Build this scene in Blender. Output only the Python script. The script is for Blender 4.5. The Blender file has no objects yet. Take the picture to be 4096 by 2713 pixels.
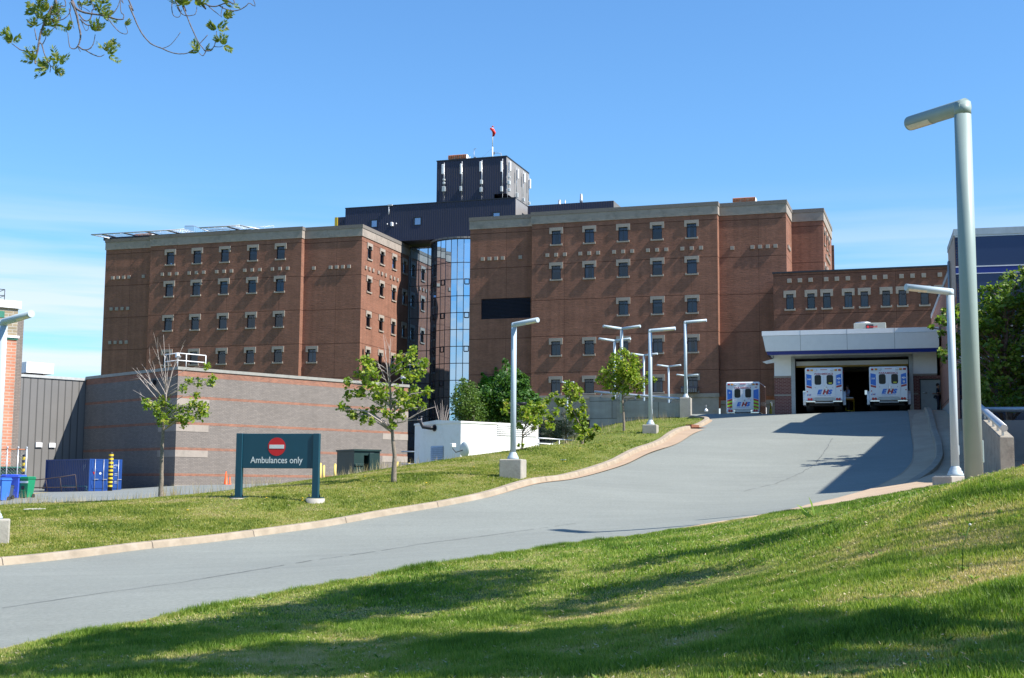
import bpy, math, random
import numpy as np
from mathutils import Vector, Matrix
random.seed(7); rng = np.random.default_rng(7)
R = math.radians
scene = bpy.context.scene
COL = scene.collection

# ---------------------------------------------------------------- camera
F_PX, PITCH, ROLL = 5287.0, R(6.428), R(0.4415)      # focal length in pixels of the 4096 px wide frame
cF = Vector((0, math.cos(PITCH), math.sin(PITCH)))
_r = Vector((1, 0, 0)); _u = Vector((0, -math.sin(PITCH), math.cos(PITCH)))
cR = _r*math.cos(ROLL)+_u*math.sin(ROLL); cU = _u*math.cos(ROLL)-_r*math.sin(ROLL)
cam = bpy.data.cameras.new('camera'); camo = bpy.data.objects.new('camera', cam); COL.objects.link(camo)
cam.sensor_width = 36.0; cam.sensor_fit = 'HORIZONTAL'; cam.lens = 36.0*F_PX/4096
cam.clip_start = 0.1; cam.clip_end = 5000
m = Matrix.Identity(4)
for i in range(3):
    m[i][0] = cR[i]; m[i][1] = cU[i]; m[i][2] = -cF[i]
camo.matrix_world = m                                  # the eye is the origin of the scene, z = 0 is eye level
scene.camera = camo

# ---------------------------------------------------------------- sun, sky, exposure
SUN_EL = R(47.5); SUN_H = Vector((.9275, -.3738, 0)).normalized()
sun_dir = Vector((SUN_H.x*math.cos(SUN_EL), SUN_H.y*math.cos(SUN_EL), math.sin(SUN_EL)))
L = bpy.data.lights.new('sun', 'SUN'); L.energy = 5.0; L.angle = R(0.53); L.color = (1, .955, .88)
so = bpy.data.objects.new('sun', L); COL.objects.link(so)
so.rotation_euler = sun_dir.to_track_quat('Z', 'Y').to_euler()
world = bpy.data.worlds.new('World'); scene.world = world; world.use_nodes = True
nt = world.node_tree; nt.nodes.clear()
def wn(t, **k):
    n = nt.nodes.new(t)
    for a, b in k.items(): setattr(n, a, b)
    return n
sky = wn('ShaderNodeTexSky', sky_type='NISHITA', sun_disc=False, sun_elevation=SUN_EL,
         sun_rotation=math.atan2(SUN_H.x, SUN_H.y), altitude=50, air_density=1.25, dust_density=0.25, ozone_density=2.2)
bg = wn('ShaderNodeBackground'); bg.inputs['Strength'].default_value = 0.059
wo = wn('ShaderNodeOutputWorld')
tc = wn('ShaderNodeTexCoord'); sep = wn('ShaderNodeSeparateXYZ'); nt.links.new(tc.outputs['Generated'], sep.inputs[0])
mp = wn('ShaderNodeMapping'); mp.inputs['Scale'].default_value = (1.6, 1.6, 26); nt.links.new(tc.outputs['Generated'], mp.inputs[0])
mp.inputs['Location'].default_value = (3.1, 0.4, 1.9)
no = wn('ShaderNodeTexNoise'); no.inputs['Scale'].default_value = 2.0; no.inputs['Detail'].default_value = 5; no.inputs['Roughness'].default_value = .5
nt.links.new(mp.outputs[0], no.inputs['Vector'])
cr = wn('ShaderNodeValToRGB'); cr.color_ramp.elements[0].position = .36; cr.color_ramp.elements[1].position = .60
cr.color_ramp.elements[0].color = (0, 0, 0, 1); cr.color_ramp.elements[1].color = (1, 1, 1, 1); nt.links.new(no.outputs['Fac'], cr.inputs[0])
hr = wn('ShaderNodeMapRange'); hr.interpolation_type = 'SMOOTHSTEP'
hr.inputs['From Min'].default_value = .235; hr.inputs['From Max'].default_value = .10; nt.links.new(sep.outputs['Z'], hr.inputs['Value'])
mul = wn('ShaderNodeMath', operation='MULTIPLY'); nt.links.new(cr.outputs[0], mul.inputs[0]); nt.links.new(hr.outputs[0], mul.inputs[1])
mul2 = wn('ShaderNodeMath', operation='MULTIPLY'); mul2.inputs[1].default_value = .9; nt.links.new(mul.outputs[0], mul2.inputs[0])
tint = wn('ShaderNodeMix', data_type='RGBA', blend_type='MULTIPLY'); tint.inputs[0].default_value = 1.0
tint.inputs[7].default_value = (.86, 1.36, 1.85, 1); nt.links.new(sky.outputs[0], tint.inputs[6])
mx = wn('ShaderNodeMix', data_type='RGBA'); nt.links.new(mul2.outputs[0], mx.inputs[0]); nt.links.new(tint.outputs[2], mx.inputs[6])
mx.inputs[7].default_value = (8.2, 9.0, 9.6, 1)
nt.links.new(mx.outputs[2], bg.inputs['Color']); nt.links.new(bg.outputs[0], wo.inputs[0])
vs = scene.view_settings; vs.view_transform = 'Standard'; vs.look = 'None'; vs.exposure = 0.90; vs.gamma = 1.0; vs.use_curve_mapping = False
scene.cycles.max_bounces = 6; scene.cycles.transparent_max_bounces = 6; scene.cycles.caustics_reflective = False; scene.cycles.caustics_refractive = False

# ---------------------------------------------------------------- measuring helpers
def ray(px, py): return (cR*((px-2048)/F_PX) + cU*((1356.5-py)/F_PX) + cF)
def atY(px, py, Y):
    d = ray(px, py); return d*(Y/d.y)
def atZ(px, py, z):
    d = ray(px, py); return d*(z/d.z)
_cr = {'c1': (0, 1000, 2.24), 'c2': (900, 1000, 2.24), 'c3': (1800, 1000, 2.24), 'c4': (2700, 1000, 2.24), 'c5': (3000, 1000, 1.5684),
       'c6': (0, 1600, 2.24), 'c7': (900, 1500, 2.24), 'c8': (1700, 450, 2.851), 'b1': (0, 0, 2.3125), 'b2': (2850, 1450, 5.92),
       'b3': (3150, 1250, 3.485), 'b4': (3600, 900, 1.4255), 'b5': (2100, 1200, 2.24), 'b6': (1600, 1600, 2.96), 'b7': (0, 1750, 3.92),
       'b8': (350, 850, 2.786), 'd1': (1400, 850, 3.136), 'd2': (1300, 700, 2.786), 'd3': (2750, 750, 3.643), 'd4': (0, 1150, 3.92),
       'd5': (3550, 350, 2.24), 'd6': (3700, 1500, 3.136), 'D': (0, 0, 1/1.7304), 'p': (0, 0, 1)}
def q(c, x, y):                                       # survey sheets: position on an enlarged print -> position on the photograph
    ox, oy, s = _cr[c]; return (ox+x/s, oy+y/s)
class Frame:                                          # a building's own axes: u along the front, w inward, z up
    def __init__(s, origin, ang):
        s.o = Vector(origin); s.a = ang; s.ex = Vector((math.cos(ang), math.sin(ang), 0)); s.ey = Vector((-math.sin(ang), math.cos(ang), 0))
    def front(s, c, x, y, w=0.0):
        d = ray(*q(c, x, y)); k = (w+s.o.dot(s.ey))/d.dot(s.ey); P = d*k-s.o; return (P.dot(s.ex), P.z)
    def side(s, c, x, y, u=0.0):
        d = ray(*q(c, x, y)); k = (u+s.o.dot(s.ex))/d.dot(s.ex); P = d*k-s.o; return (P.dot(s.ey), P.z)
    def world(s, u, w, z): return s.o+s.ex*u+s.ey*w+Vector((0, 0, z))

# ---------------------------------------------------------------- object helpers
def tag(o, label=None, cat=None, group=None, kind=None):
    if label: o['label'] = label
    if cat: o['category'] = cat
    if group: o['group'] = group
    if kind: o['kind'] = kind
    return o
def thing(name, loc=(0, 0, 0), rot=0.0, label=None, cat=None, group=None):
    o = bpy.data.objects.new(name, None); COL.objects.link(o); o.empty_display_size = .3
    o.location = loc; o.rotation_euler = (0, 0, rot)
    return tag(o, label, cat, group)
def copy_tree(o, parent=None):
    c = o.copy(); COL.objects.link(c); c.parent = parent
    for ch in KIDS.get(o.name, []):
        copy_tree(ch, c)
    return c
KIDS = {}
class MB:
    def __init__(s): s.v = []; s.f = []; s.m = []; s.cur = 0; s.smooth = set()
    def add(s, vs, fs, smooth=False):
        b = len(s.v); s.v += [tuple(p) for p in vs]
        for f in fs:
            s.f.append([b+i for i in f]); s.m.append(s.cur)
            if smooth: s.smooth.add(len(s.f)-1)
        return s
    def box(s, x0, x1, y0, y1, z0, z1):
        return s.add([(x0, y0, z0), (x1, y0, z0), (x1, y1, z0), (x0, y1, z0), (x0, y0, z1), (x1, y0, z1), (x1, y1, z1), (x0, y1, z1)],
                     [(0, 3, 2, 1), (4, 5, 6, 7), (0, 1, 5, 4), (1, 2, 6, 5), (2, 3, 7, 6), (3, 0, 4, 7)])
    def cbox(s, x0, x1, y0, y1, z0, z1, c=.03):       # box with chamfered edges
        X = (x0, x0+c, x1-c, x1); Y = (y0, y0+c, y1-c, y1); Z = (z0, z0+c, z1-c, z1)
        v = []; f = []
        for i in (0, 1):
            for j in (0, 1):
                for k in (0, 1):
                    xi, yj, zk = (X[1], X[2])[i], (Y[1], Y[2])[j], (Z[1], Z[2])[k]
                    v += [((X[0], X[3])[i], yj, zk), (xi, (Y[0], Y[3])[j], zk), (xi, yj, (Z[0], Z[3])[k])]
        def I(i, j, k, a): return (i*4+j*2+k)*3+a
        for i in (0, 1):
            f.append([I(i, 0, 0, 0), I(i, 0, 1, 0), I(i, 1, 1, 0), I(i, 1, 0, 0)][::(1 if i == 0 else -1)])
            f.append([I(0, i, 0, 1), I(1, i, 0, 1), I(1, i, 1, 1), I(0, i, 1, 1)][::(1 if i == 0 else -1)])
            f.append([I(0, 0, i, 2), I(0, 1, i, 2), I(1, 1, i, 2), I(1, 0, i, 2)][::(1 if i == 0 else -1)])
        for i in (0, 1):
            for j in (0, 1):
                g = [I(i, j, 0, 0), I(i, j, 0, 1), I(i, j, 1, 1), I(i, j, 1, 0)]; f.append(g if (i+j) % 2 else g[::-1])
                g = [I(i, 0, j, 0), I(i, 0, j, 2), I(i, 1, j, 2), I(i, 1, j, 0)]; f.append(g[::-1] if (i+j) % 2 else g)
                g = [I(0, i, j, 1), I(0, i, j, 2), I(1, i, j, 2), I(1, i, j, 1)]; f.append(g if (i+j) % 2 else g[::-1])
        for i in (0, 1):
            for j in (0, 1):
                for k in (0, 1):
                    g = [I(i, j, k, 0), I(i, j, k, 1), I(i, j, k, 2)]; f.append(g if (i+j+k) % 2 else g[::-1])
        return s.add(v, f)
    def prism(s, poly, axis, a, b):                   # poly in the two other axes, extruded along axis from a to b
        n = len(poly)
        def P(p, t): return {'x': (t, p[0], p[1]), 'y': (p[0], t, p[1]), 'z': (p[0], p[1], t)}[axis]
        v = [P(p, a) for p in poly]+[P(p, b) for p in poly]
        f = [tuple(range(n))[::-1], tuple(range(n, 2*n))]+[(i, (i+1) % n, n+(i+1) % n, n+i) for i in range(n)]
        return s.add(v, f)
    def tube(s, pts, rad, n=8, cap=True, smooth=True):
        pts = [Vector(p) for p in pts]; rad = rad if hasattr(rad, '__len__') else [rad]*len(pts)
        v = []; f = []; up = Vector((0, 0, 1)); prev = None
        for i, p in enumerate(pts):
            t = (pts[min(i+1, len(pts)-1)]-pts[max(i-1, 0)])
            if t.length < 1e-9: t = Vector((0, 0, 1))
            t.normalize()
            a = prev if prev is not None else (Vector((1, 0, 0)) if abs(t.z) > .9 else up)
            x = (a-t*a.dot(t))
            if x.length < 1e-6: x = t.orthogonal()
            x.normalize(); prev = x; y = t.cross(x)
            for k in range(n):
                th = 2*math.pi*k/n; v.append(p+(x*math.cos(th)+y*math.sin(th))*rad[i])
        for i in range(len(pts)-1):
            for k in range(n):
                f.append((i*n+k, i*n+(k+1) % n, (i+1)*n+(k+1) % n, (i+1)*n+k))
        s.add(v, f, smooth)
        if cap:
            b = len(s.v)-len(v)
            s.f.append([b+k for k in range(n)][::-1]); s.m.append(s.cur)
            s.f.append([b+(len(pts)-1)*n+k for k in range(n)]); s.m.append(s.cur)
        return s
    def lathe(s, prof, c=(0, 0, 0), n=20, smooth=True, axis='z'):      # prof: list of (radius, height)
        v = []; f = []
        for r_, h in prof:
            for k in range(n):
                th = 2*math.pi*k/n; a, b = r_*math.cos(th), r_*math.sin(th)
                v.append((c[0]+a, c[1]+b, c[2]+h) if axis == 'z' else ((c[0]+a, c[1]+h, c[2]+b) if axis == 'y' else (c[0]+h, c[1]+a, c[2]+b)))
        for i in range(len(prof)-1):
            for k in range(n): f.append((i*n+k, i*n+(k+1) % n, (i+1)*n+(k+1) % n, (i+1)*n+k))
        if axis == 'y': f = [g[::-1] for g in f]
        s.add(v, f, smooth)
        b = len(s.v)-len(v)
        e0 = [b+k for k in range(n)][::-1]; e1 = [b+(len(prof)-1)*n+k for k in range(n)]
        if axis == 'y': e0, e1 = e0[::-1], e1[::-1]
        s.f += [e0, e1]; s.m += [s.cur, s.cur]
        return s
    def build(s, name, mat, parent=None, world=False, label=None, rnd=None):
        me = bpy.data.meshes.new(name); v = s.v
        if world and parent is not None:
            root = parent
            while root.parent: root = root.parent
            Mi = (Matrix.Translation(root.location) @ root.rotation_euler.to_matrix().to_4x4()).inverted()
            v = [tuple(Mi @ Vector(p)) for p in v]
        me.from_pydata(v, [], s.f); me.update()
        mats = mat if isinstance(mat, (list, tuple)) else [mat]
        for mm in mats: me.materials.append(mm)
        if len(mats) > 1: me.polygons.foreach_set('material_index', s.m)
        if s.smooth:
            sm = np.zeros(len(s.f), bool); sm[list(s.smooth)] = True; me.polygons.foreach_set('use_smooth', sm)
        boxuv(me); me.validate()
        o = bpy.data.objects.new(name, me); COL.objects.link(o)
        if parent is not None:
            o.parent = parent; KIDS.setdefault(parent.name, []).append(o)
        if label: o['label'] = label
        return o
def boxuv(me):                                        # texture coordinates in metres, wrapped round the walls
    uv = me.uv_layers.new(name='UVMap').data; out = np.zeros(len(me.loops)*2, 'f')
    for p in me.polygons:
        n = p.normal
        if abs(n.z) > .8: tx, ty = Vector((1, 0, 0)), Vector((0, 1, 0))
        else:
            tx = Vector((-n.y, n.x, 0)); tx = tx.normalized() if tx.length > 1e-6 else Vector((1, 0, 0)); ty = Vector((0, 0, 1))
        for li in p.loop_indices:
            co = me.vertices[me.loops[li].vertex_index].co; out[2*li] = co.dot(tx); out[2*li+1] = co.dot(ty)
    uv.foreach_set if False else None
    me.uv_layers[0].data.foreach_set('uv', out)

# ---------------------------------------------------------------- materials
def mat(name, col, rough=.7, metal=0.0, var=.12, scale=3.0, bump=0.0, bscale=60.0, spec=.5, dirt=None, dscale=.6, coat=0.0):
    M = bpy.data.materials.new(name); M.use_nodes = True; t = M.node_tree; b = t.nodes['Principled BSDF']
    b.inputs['Roughness'].default_value = rough; b.inputs['Metallic'].default_value = metal; b.inputs['Specular IOR Level'].default_value = spec
    if coat: b.inputs['Coat Weight'].default_value = coat; b.inputs['Coat Roughness'].default_value = .08
    co = t.nodes.new('ShaderNodeTexCoord')
    n = t.nodes.new('ShaderNodeTexNoise'); n.inputs['Scale'].default_value = scale; n.inputs['Detail'].default_value = 6; n.inputs['Roughness'].default_value = .62
    t.links.new(co.outputs['Object'], n.inputs['Vector'])
    r_ = t.nodes.new('ShaderNodeValToRGB'); c = Vector(col)
    r_.color_ramp.elements[0].position = .3; r_.color_ramp.elements[1].position = .7
    r_.color_ramp.elements[0].color = (*(c*(1-var)), 1); r_.color_ramp.elements[1].color = (*(c*(1+var)), 1)
    t.links.new(n.outputs['Fac'], r_.inputs[0]); out = r_.outputs[0]
    if dirt:
        n2 = t.nodes.new('ShaderNodeTexNoise'); n2.inputs['Scale'].default_value = dscale; n2.inputs['Detail'].default_value = 8; n2.inputs['Roughness'].default_value = .7
        t.links.new(co.outputs['Object'], n2.inputs['Vector'])
        r2 = t.nodes.new('ShaderNodeValToRGB'); r2.color_ramp.elements[0].position = .5; r2.color_ramp.elements[1].position = .72
        t.links.new(n2.outputs['Fac'], r2.inputs[0])
        mm = t.nodes.new('ShaderNodeMix'); mm.data_type = 'RGBA'; t.links.new(r2.outputs[0], mm.inputs[0]); t.links.new(out, mm.inputs[6]); mm.inputs[7].default_value = (*dirt, 1)
        out = mm.outputs[2]
    t.links.new(out, b.inputs['Base Color'])
    if bump:
        n3 = t.nodes.new('ShaderNodeTexNoise'); n3.inputs['Scale'].default_value = bscale; n3.inputs['Detail'].default_value = 5
        t.links.new(co.outputs['Object'], n3.inputs['Vector'])
        bp = t.nodes.new('ShaderNodeBump'); bp.inputs['Strength'].default_value = bump; bp.inputs['Distance'].default_value = .02
        t.links.new(n3.outputs['Fac'], bp.inputs['Height']); t.links.new(bp.outputs[0], b.inputs['Normal'])
    return M
def brick(name, c1, c2, mortar, bw=.24, bh=.08, msize=.009, bump=.5, wavy=.0, tint=.15, joint=None, ripple=0.0):
    M = bpy.data.materials.new(name); M.use_nodes = True; t = M.node_tree; b = t.nodes['Principled BSDF']; b.inputs['Roughness'].default_value = .88
    b.inputs['Specular IOR Level'].default_value = .25
    uv = t.nodes.new('ShaderNodeUVMap')
    k = t.nodes.new('ShaderNodeTexBrick'); k.inputs['Scale'].default_value = 1; k.inputs['Brick Width'].default_value = bw; k.inputs['Row Height'].default_value = bh
    k.inputs['Mortar Size'].default_value = msize; k.inputs['Color1'].default_value = (*c1, 1); k.inputs['Color2'].default_value = (*c2, 1); k.inputs['Mortar'].default_value = (*mortar, 1)
    t.links.new(uv.outputs[0], k.inputs['Vector'])
    n = t.nodes.new('ShaderNodeTexNoise'); n.inputs['Scale'].default_value = .35; n.inputs['Detail'].default_value = 8; n.inputs['Roughness'].default_value = .7
    mpp = t.nodes.new('ShaderNodeMapping'); mpp.inputs['Scale'].default_value = (1, 2.6, 1); t.links.new(uv.outputs[0], mpp.inputs[0]); t.links.new(mpp.outputs[0], n.inputs['Vector'])
    rp = t.nodes.new('ShaderNodeMapRange'); rp.inputs['From Min'].default_value = .3; rp.inputs['From Max'].default_value = .7; rp.inputs['To Min'].default_value = 1-tint; rp.inputs['To Max'].default_value = 1+tint
    t.links.new(n.outputs['Fac'], rp.inputs['Value'])
    mm = t.nodes.new('ShaderNodeVectorMath'); mm.operation = 'SCALE'; t.links.new(k.outputs['Color'], mm.inputs[0]); t.links.new(rp.outputs[0], mm.inputs['Scale'])
    out = mm.outputs[0]
    ns = t.nodes.new('ShaderNodeTexNoise'); ns.inputs['Scale'].default_value = 1; ns.inputs['Detail'].default_value = 5; ms = t.nodes.new('ShaderNodeMapping'); ms.inputs['Scale'].default_value = (1.7, .09, 1)
    t.links.new(uv.outputs[0], ms.inputs[0]); t.links.new(ms.outputs[0], ns.inputs['Vector']); rs = t.nodes.new('ShaderNodeMapRange'); rs.inputs['From Min'].default_value = .35; rs.inputs['From Max'].default_value = .65
    rs.inputs['To Min'].default_value = 1-tint*.75; rs.inputs['To Max'].default_value = 1+tint*.5; t.links.new(ns.outputs['Fac'], rs.inputs['Value']); m5 = t.nodes.new('ShaderNodeVectorMath'); m5.operation = 'SCALE'
    t.links.new(out, m5.inputs[0]); t.links.new(rs.outputs[0], m5.inputs['Scale']); out = m5.outputs[0]
    if joint:                                         # soft movement joints: thin horizontal lines every joint[0] m, vertical every joint[1] m
        s_ = t.nodes.new('ShaderNodeSeparateXYZ'); t.links.new(uv.outputs[0], s_.inputs[0]); acc = None
        for ax, per, off in (('Y', joint[0], joint[2]), ('X', joint[1], 0)):
            a = t.nodes.new('ShaderNodeMath'); a.operation = 'ADD'; a.inputs[1].default_value = 1000*per-off; t.links.new(s_.outputs[ax], a.inputs[0])
            m_ = t.nodes.new('ShaderNodeMath'); m_.operation = 'MODULO'; m_.inputs[1].default_value = per; t.links.new(a.outputs[0], m_.inputs[0])
            l = t.nodes.new('ShaderNodeMath'); l.operation = 'LESS_THAN'; l.inputs[1].default_value = .075 if ax == 'Y' else .035; t.links.new(m_.outputs[0], l.inputs[0])
            if acc is None: acc = l
            else:
                x = t.nodes.new('ShaderNodeMath'); x.operation = 'MAXIMUM'; t.links.new(acc.outputs[0], x.inputs[0]); t.links.new(l.outputs[0], x.inputs[1]); acc = x
        j = t.nodes.new('ShaderNodeMix'); j.data_type = 'RGBA'; j.inputs[7].default_value = (*[c*.35 for c in c1], 1)
        t.links.new(acc.outputs[0], j.inputs[0]); t.links.new(out, j.inputs[6]); out = j.outputs[2]
    t.links.new(out, b.inputs['Base Color'])
    h = k.outputs['Fac']; bp = t.nodes.new('ShaderNodeBump'); bp.inputs['Strength'].default_value = bump; bp.inputs['Distance'].default_value = .008; bp.invert = True
    t.links.new(h, bp.inputs['Height']); last = bp
    if ripple:
        n4 = t.nodes.new('ShaderNodeTexNoise'); n4.inputs['Scale'].default_value = 1.0; n4.inputs['Detail'].default_value = 4
        m4 = t.nodes.new('ShaderNodeMapping'); m4.inputs['Scale'].default_value = (1.3, 9, 1); t.links.new(uv.outputs[0], m4.inputs[0]); t.links.new(m4.outputs[0], n4.inputs['Vector'])
        b4 = t.nodes.new('ShaderNodeBump'); b4.inputs['Strength'].default_value = ripple; b4.inputs['Distance'].default_value = .03
        t.links.new(n4.outputs['Fac'], b4.inputs['Height']); t.links.new(bp.outputs[0], b4.inputs['Normal']); last = b4
    t.links.new(last.outputs[0], b.inputs['Normal'])
    return M
def ribbed(name, col, period, depth, rough=.5, metal=0.0, axis='X', var=.06, sharp=True):
    M = mat(name, col, rough, metal, var, .5); t = M.node_tree; b = t.nodes['Principled BSDF']
    uv = t.nodes.new('ShaderNodeUVMap'); w = t.nodes.new('ShaderNodeTexWave'); w.wave_type = 'BANDS'; w.bands_direction = axis; w.wave_profile = 'SIN'
    w.inputs['Scale'].default_value = math.pi*2/period/20*1.0; t.links.new(uv.outputs[0], w.inputs['Vector'])
    r_ = t.nodes.new('ShaderNodeValToRGB'); r_.color_ramp.elements[0].position = .02 if sharp else 0; r_.color_ramp.elements[1].position = .12 if sharp else 1
    t.links.new(w.outputs['Fac'], r_.inputs[0])
    bp = t.nodes.new('ShaderNodeBump'); bp.inputs['Strength'].default_value = 1; bp.inputs['Distance'].default_value = depth
    t.links.new(r_.outputs[0], bp.inputs['Height']); t.links.new(bp.outputs[0], b.inputs['Normal'])
    if sharp:
        src = b.inputs['Base Color'].links[0].from_socket; mm = t.nodes.new('ShaderNodeMix'); mm.data_type = 'RGBA'; mm.inputs[6].default_value = (*[c*.45 for c in col], 1)
        t.links.new(r_.outputs[0], mm.inputs[0]); t.links.new(src, mm.inputs[7]); t.links.new(mm.outputs[2], b.inputs['Base Color'])
    return M
def leafmat(name, stops, trans=.35, rough=.5):
    M = bpy.data.materials.new(name); M.use_nodes = True; t = M.node_tree; b = t.nodes['Principled BSDF']; b.inputs['Roughness'].default_value = rough
    b.inputs['Specular IOR Level'].default_value = .35
    a = t.nodes.new('ShaderNodeAttribute'); a.attribute_name = 'rnd'; r_ = t.nodes.new('ShaderNodeValToRGB'); e = r_.color_ramp.elements
    while len(e) < len(stops): e.new(.5)
    for i, (p, c) in enumerate(stops): e[i].position = p; e[i].color = (*c, 1)
    t.links.new(a.outputs['Fac'], r_.inputs[0]); t.links.new(r_.outputs[0], b.inputs['Base Color'])
    tr = t.nodes.new('ShaderNodeBsdfTranslucent'); g = t.nodes.new('ShaderNodeVectorMath'); g.operation = 'MULTIPLY'; g.inputs[1].default_value = (1.5, 1.6, .7)
    t.links.new(r_.outputs[0], g.inputs[0]); t.links.new(g.outputs[0], tr.inputs[0])
    mx_ = t.nodes.new('ShaderNodeMixShader'); mx_.inputs[0].default_value = trans; t.links.new(b.outputs[0], mx_.inputs[1]); t.links.new(tr.outputs[0], mx_.inputs[2])
    t.links.new(mx_.outputs[0], t.nodes['Material Output'].inputs[0])
    return M
def glass(name, col, metal=.85, rough=.03, wob=0.0):
    M = bpy.data.materials.new(name); M.use_nodes = True; t = M.node_tree; b = t.nodes['Principled BSDF']
    b.inputs['Base Color'].default_value = (*col, 1); b.inputs['Metallic'].default_value = metal; b.inputs['Roughness'].default_value = rough
    if wob:
        co = t.nodes.new('ShaderNodeTexCoord'); n = t.nodes.new('ShaderNodeTexNoise'); n.inputs['Scale'].default_value = .55; n.inputs['Detail'].default_value = 1
        t.links.new(co.outputs['Object'], n.inputs['Vector']); bp = t.nodes.new('ShaderNodeBump'); bp.inputs['Strength'].default_value = 1; bp.inputs['Distance'].default_value = wob
        t.links.new(n.outputs['Fac'], bp.inputs['Height']); t.links.new(bp.outputs[0], b.inputs['Normal'])
    return M

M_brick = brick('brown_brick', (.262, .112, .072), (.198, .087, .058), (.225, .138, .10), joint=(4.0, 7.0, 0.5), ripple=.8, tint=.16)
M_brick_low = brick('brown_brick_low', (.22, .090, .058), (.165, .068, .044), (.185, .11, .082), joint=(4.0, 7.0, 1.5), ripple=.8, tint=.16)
M_greybrick = brick('grey_brick', (.235, .202, .178), (.19, .165, .147), (.135, .12, .108), bw=.3, bh=.10, msize=.012, tint=.07, ripple=.25)
M_redband = brick('red_band_brick', (.33, .14, .085), (.23, .105, .07), (.24, .18, .145), bw=.3, bh=.10, msize=.01, tint=.12)
M_orangebrick = brick('orange_brick', (.55, .22, .13), (.45, .18, .11), (.45, .33, .26), bw=.6, bh=.2, msize=.03, tint=.18)
M_tanbrick = brick('tan_brick', (.33, .26, .17), (.24, .2, .13), (.4, .36, .3), bw=.6, bh=.2, msize=.03, tint=.2)
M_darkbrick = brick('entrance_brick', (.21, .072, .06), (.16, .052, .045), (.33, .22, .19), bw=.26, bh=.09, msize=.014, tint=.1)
M_stone = mat('pale_stone', (.315, .268, .228), .85, var=.08, scale=1.5, bump=.2, dirt=(.215, .19, .16), dscale=.9)
M_coping = mat('coping_stone', (.17, .152, .135), .9, var=.14, scale=9, bump=.3)
M_conc = mat('concrete', (.36, .335, .29), .9, var=.14, scale=2.2, bump=.4, bscale=30, dirt=(.24, .22, .19), dscale=1.3)
M_concwall = mat('concrete_wall_face', (.33, .315, .29), .9, var=.12, scale=.8, bump=.3, dirt=(.24, .23, .21), dscale=.7)
M_tanconc = mat('tan_concrete', (.35, .25, .165), .9, var=.1, scale=1.2, bump=.3, bscale=40, dirt=(.36, .26, .18), dscale=.8)
M_pave = mat('sidewalk_concrete', (.44, .325, .215), .9, var=.1, scale=.9, bump=.3, bscale=50, dirt=(.38, .26, .17), dscale=.5)
M_navy = ribbed('navy_metal_cladding', (.017, .021, .052), .3, .02, .55)
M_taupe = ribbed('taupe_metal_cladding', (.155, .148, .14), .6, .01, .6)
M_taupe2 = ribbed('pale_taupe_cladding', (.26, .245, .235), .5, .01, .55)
M_frame = mat('dark_window_frame', (.012, .013, .02), .45)
M_pane = glass('window_glass', (.30, .36, .46), .72, .04)
M_curtain = mat('curtain_cloth', (.42, .42, .42), .9, var=.15, scale=6)
_t = M_curtain.node_tree; _oi = _t.nodes.new('ShaderNodeObjectInfo'); _rr = _t.nodes.new('ShaderNodeValToRGB'); _rr.color_ramp.elements[0].color = (.10, .10, .11, 1); _rr.color_ramp.elements[1].color = (.75, .73, .68, 1)
_t.links.new(_oi.outputs['Random'], _rr.inputs[0]); _t.links.new(_rr.outputs[0], _t.nodes['Principled BSDF'].inputs['Base Color'])
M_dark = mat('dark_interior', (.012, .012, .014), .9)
M_lamp = mat('lamp_post_paint', (.40, .48, .53), .45, var=.04, scale=2, spec=.5)
M_louvre = mat('louvre_slat', (.04, .04, .052), .5)
M_lampbig = mat('green_grey_paint', (.25, .32, .305), .5, var=.04, scale=2)
M_lens = mat('lamp_lens', (.55, .52, .45), .25, var=.15, scale=8)
M_white = mat('white_paint', (.80, .80, .80), .45, var=.03)
M_offwhite = mat('white_panel', (.82, .82, .82), .5, var=.03)
M_grey = mat('grey_metal', (.30, .31, .32), .4, .4)
M_galv = mat('galvanised_steel', (.48, .50, .52), .4, .55, var=.12, scale=6)
M_black = mat('black_rubber', (.015, .015, .016), .75)
M_blue = mat('royal_blue_paint', (.010, .028, .22), .35, var=.05)
M_bark = mat('sapling_bark', (.20, .165, .13), .95, var=.35, scale=14, bump=.6)
M_deadbark = mat('dead_twig_bark', (.36, .31, .28), .95, var=.2, scale=14)
M_rust = mat('rusty_hood', (.42, .14, .055), .8, var=.35, scale=5, dirt=(.30, .27, .22), dscale=2.0)
M_navyglass = glass('navy_spandrel_glass', (.028, .045, .10), .45, .15)
# ================================================================ GROUND
def GP(px, py, Y):
    P = atY(px, py, Y); return (P.x, P.y, P.z)
curbL = [(-420, 2285, 27.5), (0, 2262, 30), (290, 2234, 31.5), (571, 2200, 33), (860, 2168, 35), (1090, 2137, 36.7), (1330, 2103, 38.5), (1523, 2068, 40), (1750, 2030, 42), (1973, 1990, 44),
         (2250, 1920, 50), (2475, 1852, 57), (2665, 1766, 66), (2770, 1715, 73), (2838, 1688, 80), (2845, 1668, 82.5), (2800, 1659, 84.5), (2740, 1658, 85.5)]
edgeR = [(-420, 2720, 14), (0, 2616, 15.6), (360, 2545, 17), (779, 2454, 19), (1250, 2363, 21), (1730, 2275, 23.5), (2250, 2195, 27), (2769, 2112, 31.5), (3167, 2042, 37), (3340, 2000, 41.5),
         (3497, 1956, 46), (3599, 1905, 50), (3649, 1848, 56), (3653, 1795, 61), (3644, 1733, 68), (3630, 1643, 80)]
cL = [GP(*c) for c in curbL]; eR = [GP(*c) for c in edgeR]
ctl = cL[:15]+eR
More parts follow.
